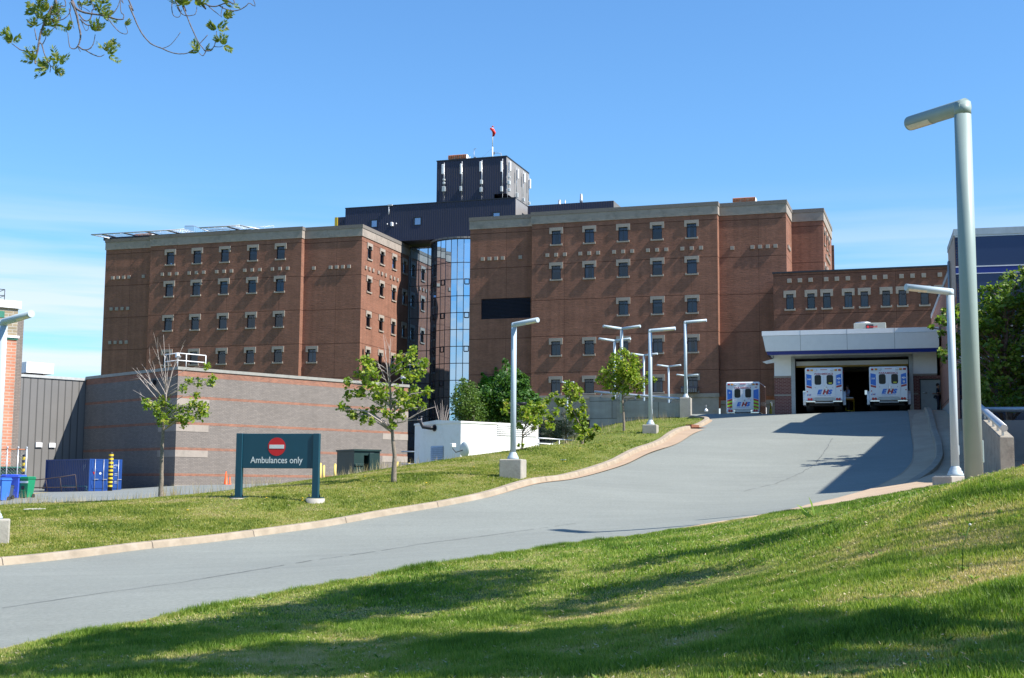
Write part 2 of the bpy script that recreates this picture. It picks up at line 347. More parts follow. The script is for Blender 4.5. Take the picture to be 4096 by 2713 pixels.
ctl += [GP(10, 2184, 33), GP(641, 2015, 50), GP(1574, 1940, 46), GP(1279, 2020, 42), GP(950, 1992, 43), GP(2042, 1920, 48), GP(2600, 1755, 67), GP(2737, 1682, 84),
        GP(1843, 1842, 58), GP(2153, 1792, 62), GP(2358, 1756, 69), GP(1400, 1920, 53), GP(1650, 1880, 56)]
ctl += [GP(0, 2033, 52), GP(312, 2017, 52), GP(951, 1970, 53), GP(1123, 1948, 54), GP(0, 1975, 80), GP(400, 1968, 97), GP(700, 1945, 100), GP(900, 1946, 104), GP(1250, 1930, 100), GP(150, 1985, 70), GP(700, 1965, 75)]
ctl += [(-2.5, 72, .75), (3, 78, 1.6), (4.5, 86, 3.4), (0, 95, 1.2), (-18, 116, .3), (-6, 120, 1.5), (-40, 110, -.4), (-60, 60, -1.6), (-60, 20, -3), (-25, 10, -2.6), (-30, 150, .3), (0, 140, 2.5)]
ctl += [GP(1404, 1916, 61), GP(1500, 1900, 61), GP(1658, 1876, 61), GP(1843, 1853, 62), GP(2000, 1832, 62.5), GP(2153, 1810, 64), GP(2328, 1786, 68), GP(3929, 1939, 19), GP(4010, 1916, 19), GP(4096, 1906, 21), GP(3740, 1966, 24), GP(3600, 1994, 24), GP(3929, 1939, 28)]
ctl += [GP(2900, 2125, 27), GP(3000, 2098, 29), GP(3167, 2075, 26), GP(3243, 2058, 29), GP(3381, 2024, 30), GP(3583, 1996, 27), GP(3583, 1990, 32), GP(3740, 1972, 20), GP(3737, 1964, 30)]
ctl += [(0, 0, -1.6), (0, 5, -1.6), (-6, 0, -1.9), (6, 0, -1.2), GP(2048, 2713, 11), GP(1024, 2713, 12.2), GP(0, 2720, 13), GP(3072, 2713, 9.8), GP(4096, 2713, 8.5), GP(3000, 2330, 17),
        GP(4096, 1900, 16.6), GP(3880, 1932, 17.5), GP(3740, 1952, 31), GP(3929, 1930, 24), GP(3860, 1900, 45), GP(4020, 1895, 38), GP(3500, 2060, 24), (12, 5, -.5), (20, 20, .5), (20, 0, -.5), (28, 36, .6)]
ctl += [(20, 84, 4.90), (28, 84, 4.90), (12, 95, 4.90), (25, 100, 4.9), (30, 130, 4.9), (12, 130, 4.9), (60, 80, 5), (19.5, 50, 1.05), (21.5, 60, 2.4), (23.5, 70, 3.7), (45, 50, 1.5), (60, 20, 1), (9.5, 88, 4.8), (13, 87, 4.86), (17, 86, 4.88)]
C_ = np.array(ctl, float)
def _k(r): return np.where(r > 1e-9, r*r*np.log(r+1e-12), 0)
_n = len(C_); _A = np.zeros((_n+3, _n+3)); _D = np.hypot(C_[:, None, 0]-C_[None, :, 0], C_[:, None, 1]-C_[None, :, 1])
_A[:_n, :_n] = _k(_D)+np.eye(_n)*.25; _A[:_n, _n] = 1; _A[:_n, _n+1:] = C_[:, :2]; _A[_n, :_n] = 1; _A[_n+1:, :_n] = C_[:, :2].T
_w = np.linalg.solve(_A, np.r_[C_[:, 2], 0, 0, 0])
def Hn(x, y):
    x = np.asarray(x, float); y = np.asarray(y, float); out = np.zeros(x.shape); fx = x.ravel(); fy = y.ravel(); o = out.ravel()
    for i in range(0, len(fx), 20000):
        a, b = fx[i:i+20000], fy[i:i+20000]; r = np.hypot(a[:, None]-C_[None, :, 0], b[:, None]-C_[None, :, 1]); o[i:i+20000] = _k(r) @ _w[:_n]+_w[_n]+_w[_n+1]*a+_w[_n+2]*b
    o = np.clip(o, -6, 6.5)
    d = np.hypot(fx, fy-60); fade = np.clip((d-120)/120, 0, 1); o[:] = o*(1-fade)+0*fade
    return o.reshape(x.shape)
def H(x, y): return float(Hn([x], [y])[0])
def onground(px, py, y0=5, y1=140):                   # first meeting of a sight line with the ground
    d = ray(px, py); Y = np.linspace(y0, y1, 1400); z = d.z/d.y*Y; x = d.x/d.y*Y; g = Hn(x, Y); k = np.where(z <= g)[0]
    i = k[0] if len(k) else -1
    return Vector((x[i], Y[i], g[i]))
def clipcell(poly, x0, x1, y0, y1):
    for ax, lim, sg in ((0, x0, 1), (0, x1, -1), (1, y0, 1), (1, y1, -1)):
        out = []; n = len(poly)
        for i in range(n):
            a, b = poly[i], poly[(i+1) % n]; da = (a[ax]-lim)*sg; db = (b[ax]-lim)*sg
            if da >= 0: out.append(a)
            if (da > 0 and db < 0) or (da < 0 and db > 0):
                k = da/(da-db); out.append((a[0]+(b[0]-a[0])*k, a[1]+(b[1]-a[1])*k))
        poly = out
        if len(poly) < 3: return []
    return poly
def drape(name, poly, cell, dz, mt, **kw):
    xs = [p[0] for p in poly]; ys = [p[1] for p in poly]; V = {}; vl = []; F = []
    def vid(p):
        k = (round(p[0], 3), round(p[1], 3))
        if k not in V: V[k] = len(vl); vl.append(k)
        return V[k]
    x = math.floor(min(xs)/cell)*cell
    while x < max(xs):
        strip = clipcell(poly, x, x+cell, -1e5, 1e5)
        if strip:
            y = math.floor(min(ys)/cell)*cell
            while y < max(ys):
                g = clipcell(strip, x, x+cell, y, y+cell)
                if g:
                    ids = []
                    for p in g:
                        i = vid(p)
                        if not ids or (ids[-1] != i and i not in ids): ids.append(i)
                    if len(ids) >= 3:
                        ar = sum(vl[ids[i]][0]*vl[ids[(i+1) % len(ids)]][1]-vl[ids[(i+1) % len(ids)]][0]*vl[ids[i]][1] for i in range(len(ids)))
                        if abs(ar) > 1e-4: F.append(ids if ar > 0 else ids[::-1])
                y += cell
        x += cell
    A = np.array(vl); z = Hn(A[:, 0], A[:, 1])+dz
    me = bpy.data.meshes.new(name); me.from_pydata([(a[0], a[1], b) for a, b in zip(vl, z)], [], F); me.materials.append(mt); me.update()
    me.polygons.foreach_set('use_smooth', np.ones(len(F), bool)); boxuv(me)
    o = bpy.data.objects.new(name, me); COL.objects.link(o); return tag(o, **kw)
def resample(P, step):
    P = [Vector(p[:2]) for p in P]; out = [P[0]]
    for a, b in zip(P, P[1:]):
        n = max(1, round((b-a).length/step)); out += [a+(b-a)*(i/n) for i in range(1, n+1)]
    return out
def smooth(P, step=1.0, it=3):
    P = resample(P, step)
    for _ in range(it): P = [P[0]]+[(P[i-1]+P[i]*2+P[i+1])/4 for i in range(1, len(P)-1)]+[P[-1]]
    return P
def offset(P, d):                                     # to the left of the running direction
    out = []
    for i, p in enumerate(P):
        t = (P[min(i+1, len(P)-1)]-P[max(i-1, 0)]).normalized(); out.append(p+Vector((-t.y, t.x))*d)
    return out
# materials of the ground
def grassmat(name, mul=1.0):
    M = bpy.data.materials.new(name); M.use_nodes = True; t = M.node_tree; b = t.nodes['Principled BSDF']; b.inputs['Roughness'].default_value = .9; b.inputs['Specular IOR Level'].default_value = .15
    co = t.nodes.new('ShaderNodeTexCoord'); a = t.nodes.new('ShaderNodeTexNoise'); a.inputs['Scale'].default_value = .45; a.inputs['Detail'].default_value = 7; a.inputs['Roughness'].default_value = .7
    t.links.new(co.outputs['Object'], a.inputs['Vector'])
    r_ = t.nodes.new('ShaderNodeValToRGB'); e = r_.color_ramp.elements; e.new(.5); e.new(.5)
    for i, (p, c) in enumerate([(.30, (.085, .12, .022)), (.48, (.125, .16, .03)), (.62, (.18, .19, .05)), (.74, (.26, .21, .10))]): e[i].position = p; e[i].color = (*[x*mul for x in c], 1)
    t.links.new(a.outputs['Fac'], r_.inputs[0])
    n2 = t.nodes.new('ShaderNodeTexNoise'); n2.inputs['Scale'].default_value = 14; n2.inputs['Detail'].default_value = 6; t.links.new(co.outputs['Object'], n2.inputs['Vector'])
    mr = t.nodes.new('ShaderNodeMapRange'); mr.inputs['From Min'].default_value = .3; mr.inputs['From Max'].default_value = .7; mr.inputs['To Min'].default_value = .6; mr.inputs['To Max'].default_value = 1.3; t.links.new(n2.outputs['Fac'], mr.inputs['Value'])
    s_ = t.nodes.new('ShaderNodeVectorMath'); s_.operation = 'SCALE'; t.links.new(r_.outputs[0], s_.inputs[0]); t.links.new(mr.outputs[0], s_.inputs['Scale']); t.links.new(s_.outputs[0], b.inputs['Base Color'])
    bp = t.nodes.new('ShaderNodeBump'); bp.inputs['Strength'].default_value = .8; bp.inputs['Distance'].default_value = .05; t.links.new(n2.outputs['Fac'], bp.inputs['Height']); t.links.new(bp.outputs[0], b.inputs['Normal'])
    return M
M_soil = grassmat('turf')
def asphalt(name, col):
    M = mat(name, col, .85, var=.07, scale=.25, spec=.4); t = M.node_tree; b = t.nodes['Principled BSDF']; co = t.nodes.new('ShaderNodeTexCoord')
    src = b.inputs['Base Color'].links[0].from_socket
    # long faint scrape and tyre streaks
    mpn = t.nodes.new('ShaderNodeMapping'); mpn.inputs['Rotation'].default_value = (0, 0, R(-42)); mpn.inputs['Scale'].default_value = (.12, 1.5, 1); t.links.new(co.outputs['Object'], mpn.inputs[0])
    n = t.nodes.new('ShaderNodeTexNoise'); n.inputs['Scale'].default_value = 1; n.inputs['Detail'].default_value = 12; n.inputs['Roughness'].default_value = .78; t.links.new(mpn.outputs[0], n.inputs['Vector'])
    mr = t.nodes.new('ShaderNodeMapRange'); mr.inputs['From Min'].default_value = .3; mr.inputs['From Max'].default_value = .7; mr.inputs['To Min'].default_value = .90; mr.inputs['To Max'].default_value = 1.08; t.links.new(n.outputs['Fac'], mr.inputs['Value'])
    sp = t.nodes.new('ShaderNodeTexNoise'); sp.inputs['Scale'].default_value = 14; sp.inputs['Detail'].default_value = 9; sp.inputs['Roughness'].default_value = .85; t.links.new(co.outputs['Object'], sp.inputs['Vector'])
    m2 = t.nodes.new('ShaderNodeMapRange'); m2.inputs['From Min'].default_value = .3; m2.inputs['From Max'].default_value = .7; m2.inputs['To Min'].default_value = .70; m2.inputs['To Max'].default_value = 1.30; t.links.new(sp.outputs['Fac'], m2.inputs['Value'])
    mm = t.nodes.new('ShaderNodeMath'); mm.operation = 'MULTIPLY'; t.links.new(mr.outputs[0], mm.inputs[0]); t.links.new(m2.outputs[0], mm.inputs[1])
    s_ = t.nodes.new('ShaderNodeVectorMath'); s_.operation = 'SCALE'; t.links.new(src, s_.inputs[0]); t.links.new(mm.outputs[0], s_.inputs['Scale'])
    # cracks
    v = t.nodes.new('ShaderNodeTexVoronoi'); v.feature = 'DISTANCE_TO_EDGE'; v.inputs['Scale'].default_value = .09
    nn = t.nodes.new('ShaderNodeTexNoise'); nn.inputs['Scale'].default_value = .7; nn.inputs['Detail'].default_value = 6; t.links.new(co.outputs['Object'], nn.inputs['Vector'])
    ad = t.nodes.new('ShaderNodeMix'); ad.data_type = 'RGBA'; ad.blend_type = 'ADD'; ad.inputs[0].default_value = 1.6; t.links.new(co.outputs['Object'], ad.inputs[6]); t.links.new(nn.outputs['Color'], ad.inputs[7])
    t.links.new(ad.outputs[2], v.inputs['Vector']); lt = t.nodes.new('ShaderNodeMapRange'); lt.inputs['From Min'].default_value = .001; lt.inputs['From Max'].default_value = .0022; lt.inputs['To Min'].default_value = 1.0; lt.inputs['To Max'].default_value = 1
    t.links.new(v.outputs['Distance'], lt.inputs['Value']); s2 = t.nodes.new('ShaderNodeVectorMath'); s2.operation = 'SCALE'; t.links.new(s_.outputs[0], s2.inputs[0]); t.links.new(lt.outputs[0], s2.inputs['Scale'])
    t.links.new(s2.outputs[0], b.inputs['Base Color'])
    bp = t.nodes.new('ShaderNodeBump'); bp.inputs['Strength'].default_value = .6; bp.inputs['Distance'].default_value = .012; t.links.new(sp.outputs['Fac'], bp.inputs['Height']); t.links.new(bp.outputs[0], b.inputs['Normal'])
    return M
M_asphalt = asphalt('worn_asphalt', (.20, .212, .188)); M_lot = asphalt('parking_asphalt', (.185, .20, .19))
# base sheet to the horizon
def base_ground():
    xs = np.r_[np.arange(-1500, -150, 90), np.arange(-150, -45, 7), np.arange(-45, 45, 1.5), np.arange(45, 150, 7), np.arange(150, 1501, 90)]
    ys = np.r_[np.arange(-300, -20, 40), np.arange(-20, 130, 1.5), np.arange(130, 260, 8), np.arange(260, 2600, 120)]
    X, Y = np.meshgrid(xs, ys); Z = Hn(X, Y)-.16
    nx, ny = len(xs), len(ys); v = np.c_[X.ravel(), Y.ravel(), Z.ravel()]
    i = np.arange(nx*ny).reshape(ny, nx); f = np.c_[i[:-1, :-1].ravel(), i[:-1, 1:].ravel(), i[1:, 1:].ravel(), i[1:, :-1].ravel()]
    me = bpy.data.meshes.new('ground'); me.from_pydata(v.tolist(), [], f.tolist()); me.materials.append(M_soil); me.update(); me.polygons.foreach_set('use_smooth', np.ones(len(f), bool))
    o = bpy.data.objects.new('ground', me); COL.objects.link(o); tag(o, kind='structure', label='turf and soil ground reaching to the horizon')
base_ground()
SL = smooth(cL, .8); SR = smooth(eR, .8)
gut = [Vector((p[0], p[1])) for p in cL]
plaza = [Vector((8.5, 92)), Vector((5.6, 100)), Vector((4, 134)), Vector((40, 120)), Vector((38, 86)), Vector((25.8, 83)), Vector((25.0, 81))]
roadpoly = [tuple(p) for p in SL]+[tuple(p) for p in plaza]+[tuple(p) for p in SR[::-1]]
drape('road', roadpoly, .75, 0.0, M_asphalt, kind='structure', label='pale worn asphalt ramp climbing to the ambulance bay')
# left lawn behind the kerb
crest_back = [GP(p[0], p[1], p[2]) for p in ((-600, 2040, 50), (0, 2033, 52), (178, 2026, 52), (312, 2017, 52), (634, 2004, 52), (714, 1993, 52.3), (951, 1970, 53), (1123, 1947, 54.3))]
CB = [Vector(p[:2]) for p in crest_back]+[Vector((-8.2, 60)), Vector((-6.5, 67)), Vector((-6.3, 90)), Vector((4.6, 92)), Vector((5.2, 88.4)), Vector((10.6, 85.8))]
lawnL_edge = offset(SL, .34)
lawnL = [tuple(p) for p in lawnL_edge[:-3]]+[tuple(p) for p in CB[::-1]]
drape('lawn', lawnL, .75, .10, M_soil, kind='structure', label='left lawn bank between the kerb and the parking lot')
# right lawn in the foreground and the tan sidewalk beyond it
SW_in = [GP(2500, 2162, 28.6), GP(2769, 2122, 30.6), GP(3000, 2083, 32), GP(3243, 2043, 33), GP(3400, 2010, 33.5), GP(3583, 1980, 33), GP(3740, 1956, 31), GP(3929, 1932, 27), GP(4300, 1890, 26)]
iR = [p for p in SR if p.y < 28.4]
lawnR = [tuple(p) for p in iR]+[tuple(p[:2]) for p in SW_in]+[(30, 26), (30, -12), (-14, -12), (-14, 12)]
drape('lawn', lawnR, .6, .035, M_soil, kind='structure', label='sunny and shaded lawn mound in the foreground')
iS = [p for p in SR if p.y >= 28.4]
sidew = [tuple(p[:2]) for p in SW_in[::-1]]+[tuple(p) for p in iS]+[(25.6, 83.6), (28.0, 83.6), (28, 70), (33, 60), (33, 26)]
drape('sidewalk', sidew, .8, .045, M_pave, kind='structure', label='tan concrete sidewalk rising to the side door')
# parking lot
lot = [tuple(p) for p in CB[:8]]+[(-8.2, 60), (-6.5, 67), (-6.3, 118), (-90, 128), (-90, 48)]
drape('parking_lot', lot[::-1], 1.0, .03, M_lot, kind='structure', label='grey asphalt parking lot left of the lawn')
# kerbs
def kerb(name, P, prof, mt, dz, grow=None, wgrow=None, **kw):
    mb = MB(); n = len(prof); vs = []
    G = [1.0 if grow is None else grow(p) for p in P]; WG = [1.0 if wgrow is None else wgrow(p) for p in P]; O1 = offset(P, 1.0)
    offs = [[P[i]+(O1[i]-P[i])*a*WG[i] for i in range(len(P))] for a, _ in prof]; hs = Hn([p.x for p in P], [p.y for p in P])
    for i in range(len(P)):
        for k in range(n): vs.append((offs[k][i].x, offs[k][i].y, hs[i]+prof[k][1]*G[i]+dz))
    fs = [(i*n+k, i*n+k+1, (i+1)*n+k+1, (i+1)*n+k) for i in range(len(P)-1) for k in range(n-1)]
    mb.add(vs, [f[::-1] for f in fs]); o = mb.build(name, mt); return tag(o, **kw)
def kerbmat():
    M = mat('kerb_concrete', (.30, .245, .18), .9, var=.2, scale=2.5, bump=.4, bscale=40, dirt=(.38, .32, .25), dscale=1.6); return M
M_kerb = kerbmat()
# the kerb is cast in lengths with open joints
def kerb_run(P, prof, seg, label):
    j = 0
    while j < len(P)-1:
        e = min(j+seg, len(P)-1)
        sub = P[j:e+1]
        mb_o = kerb('kerb', sub, prof, M_kerb, 0, kind='structure', label=label); j = e
KP = [(0.0, -.12), (.0, .005), (.045, .15), (.07, .172), (.27, .175), (.33, .165), (.335, -.10)]
fine = smooth([tuple(p) for p in SL], .4, 1)
kb = MB(); jo = 7
kerb('kerb', fine, KP, M_kerb, 0, kind='structure', label='tan concrete kerb along the left lawn')
# joints: thin dark saw cuts every few metres
cuts = MB()
for i in range(6, len(fine)-2, 9):
    p = fine[i]; t_ = (fine[i+1]-fine[i-1]).normalized(); nrm = Vector((-t_.y, t_.x)); h = H(p.x, p.y); w_ = t_*.012
    a = [p+nrm*o_ for o_, _ in KP[1:5]]
    for (o1, z1), (o2, z2) in zip(KP[1:5], KP[2:6]):
        A, B = p+nrm*o1, p+nrm*o2
        e = -.003 if o1 == 0 else 0
        A = A+nrm*e; B = B+nrm*(e if o2 < .06 else 0)
        cuts.add([(*(A-w_), h+z1+.003), (*(A+w_), h+z1+.003), (*(B+w_), h+z2+.003), (*(B-w_), h+z2+.003)], [(0, 1, 2, 3)])
o = cuts.build('kerb_joints', mat('joint_dark', (.09, .075, .06), .95)); tag(o, kind='structure', label='dark open joints between the kerb lengths')
# gutter apron beside the upper kerb
ga = [p for p in fine if p.y > 44]
kerb('gutter', ga, [(-1.2, .006), (-.6, .014), (0.02, .014)], M_tanconc, 0, wgrow=lambda p: min(1, max(0.02, (p.y-44)/34))*(1 if p.y < 80 else max(.25, 1-(p.y-80)/6)), kind='structure', label='tan gutter apron widening towards the top of the ramp')
# right hand kerb up to the garage
rk = [p for p in smooth([tuple(p) for p in SR], .5, 2) if p.y > 38]
gr = lambda p: min(1, max(0.0, (p.y-44)/6))
kerb('gutter', rk, [(.0, .050), (-.5, .056), (-.95, .056)], M_tanconc, 0, kind='structure', label='concrete gutter on the right of the ramp')
kerb('kerb', [p for p in offset(rk, -.95)], [(.02, .05), (-.03, .19), (-.06, .21), (-.30, .21), (-.34, .05)], M_kerb, 0, grow=gr, kind='structure', label='kerb on the right side of the ramp')

# long wandering seams in the ramp surface
def seam(pts, label):
    P_ = [onground(x, y, 10, 90) for x, y in pts]; S_ = smooth([(p.x, p.y) for p in P_], .3, 1); b = MB()
    S_ = [s_+Vector((random.uniform(-.03, .03), random.uniform(-.03, .03))) for s_ in S_]; w = [random.uniform(.008, .022) for _ in S_]
    A_, B_ = offset(S_, 1), offset(S_, -1); vs = []
    for i, s_ in enumerate(S_):
        for e in (A_[i], B_[i]): p = s_+(e-s_)*w[i]; vs.append((p.x, p.y, H(s_.x, s_.y)+.007))
    b.add(vs, [(2*i+1, 2*i+3, 2*i+2, 2*i) for i in range(len(S_)-1) if random.random() < .9]); o = b.build('road_seam', M_seam); tag(o, kind='structure', label=label)
M_seam = mat('seam_tar', (.09, .095, .09), .8)
seam([q('c5', *p) for p in ((-60, 1520), (60, 1490), (150, 1470), (240, 1436), (330, 1395), (410, 1343), (455, 1285), (490, 1230), (520, 1180))], 'long curved seam in the asphalt beside the shaded part of the ramp')
seam([(0, 1356+713*1.515), (450, 1356+668*1.515), (700, 2335), (940, 1356+620*1.515), (1250, 1356+585*1.515), (1700, 2175), (2300, 2095)], 'faint lengthwise seam along the lower ramp')
# ================================================================ HOSPITAL WINGS
P0 = atY(2765, 1250, 139); FA = Frame((P0.x, P0.y, 0), R(-18))
def glassfront(name, tint=(.5, .56, .68), refl=.30):
    M = bpy.data.materials.new(name); M.use_nodes = True; t = M.node_tree; t.nodes.remove(t.nodes['Principled BSDF'])
    g = t.nodes.new('ShaderNodeBsdfGlossy'); g.inputs['Roughness'].default_value = .02; g.inputs['Color'].default_value = (.85, .9, 1, 1)
    tr = t.nodes.new('ShaderNodeBsdfTransparent'); tr.inputs['Color'].default_value = (*tint, 1)
    fr = t.nodes.new('ShaderNodeFresnel'); fr.inputs['IOR'].default_value = 1.5
    a = t.nodes.new('ShaderNodeMath'); a.operation = 'ADD'; a.inputs[1].default_value = refl; a.use_clamp = True; t.links.new(fr.outputs[0], a.inputs[0])
    mx_ = t.nodes.new('ShaderNodeMixShader'); t.links.new(a.outputs[0], mx_.inputs[0]); t.links.new(tr.outputs[0], mx_.inputs[1]); t.links.new(g.outputs[0], mx_.inputs[2])
    t.links.new(mx_.outputs[0], t.nodes['Material Output'].inputs[0]); return M
M_wpane = glassfront('window_pane_glass', (.22, .30, .46), .02)
TF = lambda v: v                                                     # front wall: (a, depth, z)
def wallmesh(mb, a0, a1, z0, z1, holes, place, depth=.35):
    """brick wall face with real openings and their reveals; place((a, d, z)) -> local point"""
    xs = sorted(set([a0, a1]+[h[0] for h in holes]+[h[1] for h in holes])); zs = sorted(set([z0, z1]+[h[2] for h in holes]+[h[3] for h in holes]))
    for i in range(len(xs)-1):
        for j in range(len(zs)-1):
            cx, cz = (xs[i]+xs[i+1])/2, (zs[j]+zs[j+1])/2
            if any(h[0] < cx < h[1] and h[2] < cz < h[3] for h in holes): continue
            mb.add([place(p) for p in ((xs[i], 0, zs[j]), (xs[i+1], 0, zs[j]), (xs[i+1], 0, zs[j+1]), (xs[i], 0, zs[j+1]))], [(0, 1, 2, 3)])
    for h in holes:
        a, b, c, d = h
        for p4 in (((a, 0, c), (a, 0, d), (a, depth, d), (a, depth, c)), ((b, 0, c), (b, depth, c), (b, depth, d), (b, 0, d)),
                   ((a, 0, c), (a, depth, c), (b, depth, c), (b, 0, c)), ((a, 0, d), (b, 0, d), (b, depth, d), (a, depth, d))):
            mb.add([place(p) for p in p4], [(0, 1, 2, 3)])
    return mb
def front_at(w): return lambda p: (p[0], w+p[1], p[2])
def right_at(u): return lambda p: (u-p[1], p[0], p[2])               # wall that faces +u; a runs along w
def pbox(mb, place, a0, a1, d0, d1, z0, z1):
    v = [place(p) for p in ((a0, d0, z0), (a1, d0, z0), (a1, d1, z0), (a0, d1, z0), (a0, d0, z1), (a1, d0, z1), (a1, d1, z1), (a0, d1, z1))]
    return mb.add(v, [(0, 3, 2, 1), (4, 5, 6, 7), (0, 1, 5, 4), (1, 2, 6, 5), (2, 3, 7, 6), (3, 0, 4, 7)])
# --- window prototypes (shared meshes)
def window_proto(gw, gh):
    h = gw/2; fr = MB()
    fr.box(-h, -h+.07, .12, .22, 0, gh); fr.box(h-.07, h, .12, .22, 0, gh); fr.box(-h+.07, h-.07, .12, .22, 0, .07); fr.box(-h+.07, h-.07, .12, .22, gh-.07, gh); fr.box(-h+.07, h-.07, .115, .22, gh*.74, gh*.74+.085)
    pn = MB(); pn.add([(-h+.07, .17, .07), (h-.07, .17, .07), (h-.07, .17, gh-.07), (-h+.07, .17, gh-.07)], [(0, 1, 2, 3)])
    lt = MB(); o = .235; t_ = .33; l = .36
    poly = [(-h-o, gh+.02+t_), (-h-o, gh-l), (-h+.02, gh-l), (-h+.02, gh-.01), (h-.02, gh-.01), (h-.02, gh-l), (h+o, gh-l), (h+o, gh+.02+t_)]
    n = len(poly); vs = [(x, -.09, z) for x, z in poly]+[(x, .10, z) for x, z in poly]
    lt.add(vs, [(0, 1, 2, 3), (0, 3, 4, 7), (4, 5, 6, 7)]+[(i, i+n, (i+1) % n+n, (i+1) % n) for i in range(n)])
    sl = MB(); sl.box(-h-.16, h+.16, -.12, .11, -.15, .0); sl.box(-h-.16, -h-.05, -.118, -.002, .0, .09); sl.box(h+.05, h+.16, -.118, -.002, .0, .09)
    def me(mb, nm, mt):
        ob = mb.build(nm, mt); m_ = ob.data; bpy.data.objects.remove(ob); return m_
    cur = []
    for kind in range(5):
        c = MB(); N = 14
        def drape_(xa, xb, za, zb, taper=0):
            vs = []; 
            for i in range(N+1):
                x = xa+(xb-xa)*i/N; d = .30+.03*math.sin(i*2.2); vs += [(x, d, za), (xa+(x-xa)*(1-taper) if taper >= 0 else xb-(xb-x)*(1+taper), d, zb)]
            c.add(vs, [(2*i, 2*i+2, 2*i+3, 2*i+1) for i in range(N)])
        if kind == 0: drape_(-h, -h*.35, .05, gh); drape_(h*.45, h, .05, gh)
        elif kind == 1: drape_(-h, h, .1, gh)
        elif kind == 2: drape_(h*.2, h, .05, gh)
        elif kind == 3: drape_(-h, h, gh*.55, gh)
        else: drape_(-h, -h*.2, .05, gh, .0); drape_(h*.1, h, .05, gh, .0)
        cur.append(me(c, 'curtain', M_curtain))
    return dict(frame=me(fr, 'window_frame', M_frame), pane=me(pn, 'pane', M_wpane), lintel=me(lt, 'lintel', M_stone), sill=me(sl, 'sill', M_stone), cur=cur, gw=gw, gh=gh)
WIN = window_proto(1.08, 1.55); WINS = window_proto(.76, 1.55)
def link(name, me, parent, loc=(0, 0, 0), rz=0):
    o = bpy.data.objects.new(name, me); COL.objects.link(o); o.location = loc; o.rotation_euler = (0, 0, rz)
    if parent: o.parent = parent; KIDS.setdefault(parent.name, []).append(o)
    return o
def put_window(root, W, loc, rz=0, c=None):
    f = link('window', W['frame'], root, loc, rz)
    link('pane', W['pane'], f); link('lintel', W['lintel'], f); link('sill', W['sill'], f)
    if c is None: c = random.choice([0, 0, 1, 2, 3, 4, 4, 5])
    if c < 5: link('curtain', W['cur'][c], f)
def hole(a, z, W): return (a-W['gw']/2, a+W['gw']/2, z, z+W['gh'])
Z5 = [26.70, 22.80, 18.62, 14.42, 10.23]                            # sill heights, top storey first
RIN = 30.45                                                          # roof line
def cornice(mb_c, mb_b, place, a0, a1, sq=(), top=RIN, e0=0., e1=0.):
    """coping course and the smooth stone band under it, with shallow square bosses"""
    pbox(mb_c, place, a0-e0, a1+e1, -.14, .30, top-.42, top)
    pbox(mb_b, place, a0-e0*.6, a1+e1*.6, -.085, .28, top-1.36, top-.42)
    for s in sq: pbox(mb_b, place, s-.2, s+.2, -.097, -.083, top-1.2, top-.82)
_sqm = {}
def squares(root, place, us, z, sz=.40, pr=.13):
    if sz not in _sqm:
        b = MB().box(-sz/2, sz/2, -pr, .02, -sz/2, sz/2).build('stone_block', M_stone); _sqm[sz] = b.data; bpy.data.objects.remove(b)
    o0, o1 = Vector(place((0, 0, 0))), Vector(place((1, 0, 0))); rz = math.atan2((o1-o0).y, (o1-o0).x)
    for u in us: link('stone_block', _sqm[sz], root, place((u, 0, z)), rz)
def roofcap(root, x0, x1, y0, y1, z, name='roof'):
    MB().box(x0, x1, y0, y1, z-.25, z).build(name, M_grey_roof, root)
M_grey_roof = mat('roof_membrane', (.12, .12, .12), .9)
GRD = 3.0
# ---------------- right wing
RW = thing('hospital_wing', FA.o, FA.a, 'brown brick hospital wing with five rows of windows right of the glass stair tower', 'building', 'brown brick hospital blocks')
UL, U0, U1, U2 = -25.34, -17.73, 2.85, 9.92
cols = [-14.93, -11.17, -7.38, -3.64, .10]
wl = MB(); HB = 9.75
holes = []
for r_, zz in enumerate(Z5):
    for c_, uu in enumerate(cols):
        if r_ == 2 and c_ < 2: continue
        holes.append(hole(uu, zz, WIN)); put_window(RW, WIN, (uu, 0, zz))
wallmesh(wl, U0, U1, HB, RIN-1.3, holes, front_at(0))
lv = FA.front('c3', 278, 630, .9), FA.front('c3', 722, 507, .9)
louvre = (lv[0][0], lv[1][0], lv[0][1]+.1, lv[0][1]+2.4)
wallmesh(wl, UL, U0, HB, RIN-1.3, [louvre], front_at(.9))
wallmesh(wl, U1, U2, HB, RIN-1.3, [], front_at(1.1))
wl.add([(UL, .9, HB), (UL, 22, HB), (UL, 22, RIN-1.3), (UL, .9, RIN-1.3)], [(3, 2, 1, 0)])
wl.add([(U0, 0, HB), (U0, .9, HB), (U0, .9, RIN-1.3), (U0, 0, RIN-1.3)], [(3, 2, 1, 0)])
wl.add([(U1, 0, HB), (U1, 1.1, HB), (U1, 1.1, RIN-1.3), (U1, 0, RIN-1.3)], [(0, 1, 2, 3)])
sw_w = [4.7, 8.3]; sh = [hole(a, z, WIN) for a in (5.85,) for z in Z5[:4]]
wallmesh(wl, 1.1, 6.45, HB, RIN-1.3, [], right_at(U2))
for z in Z5[:3]:
    pass
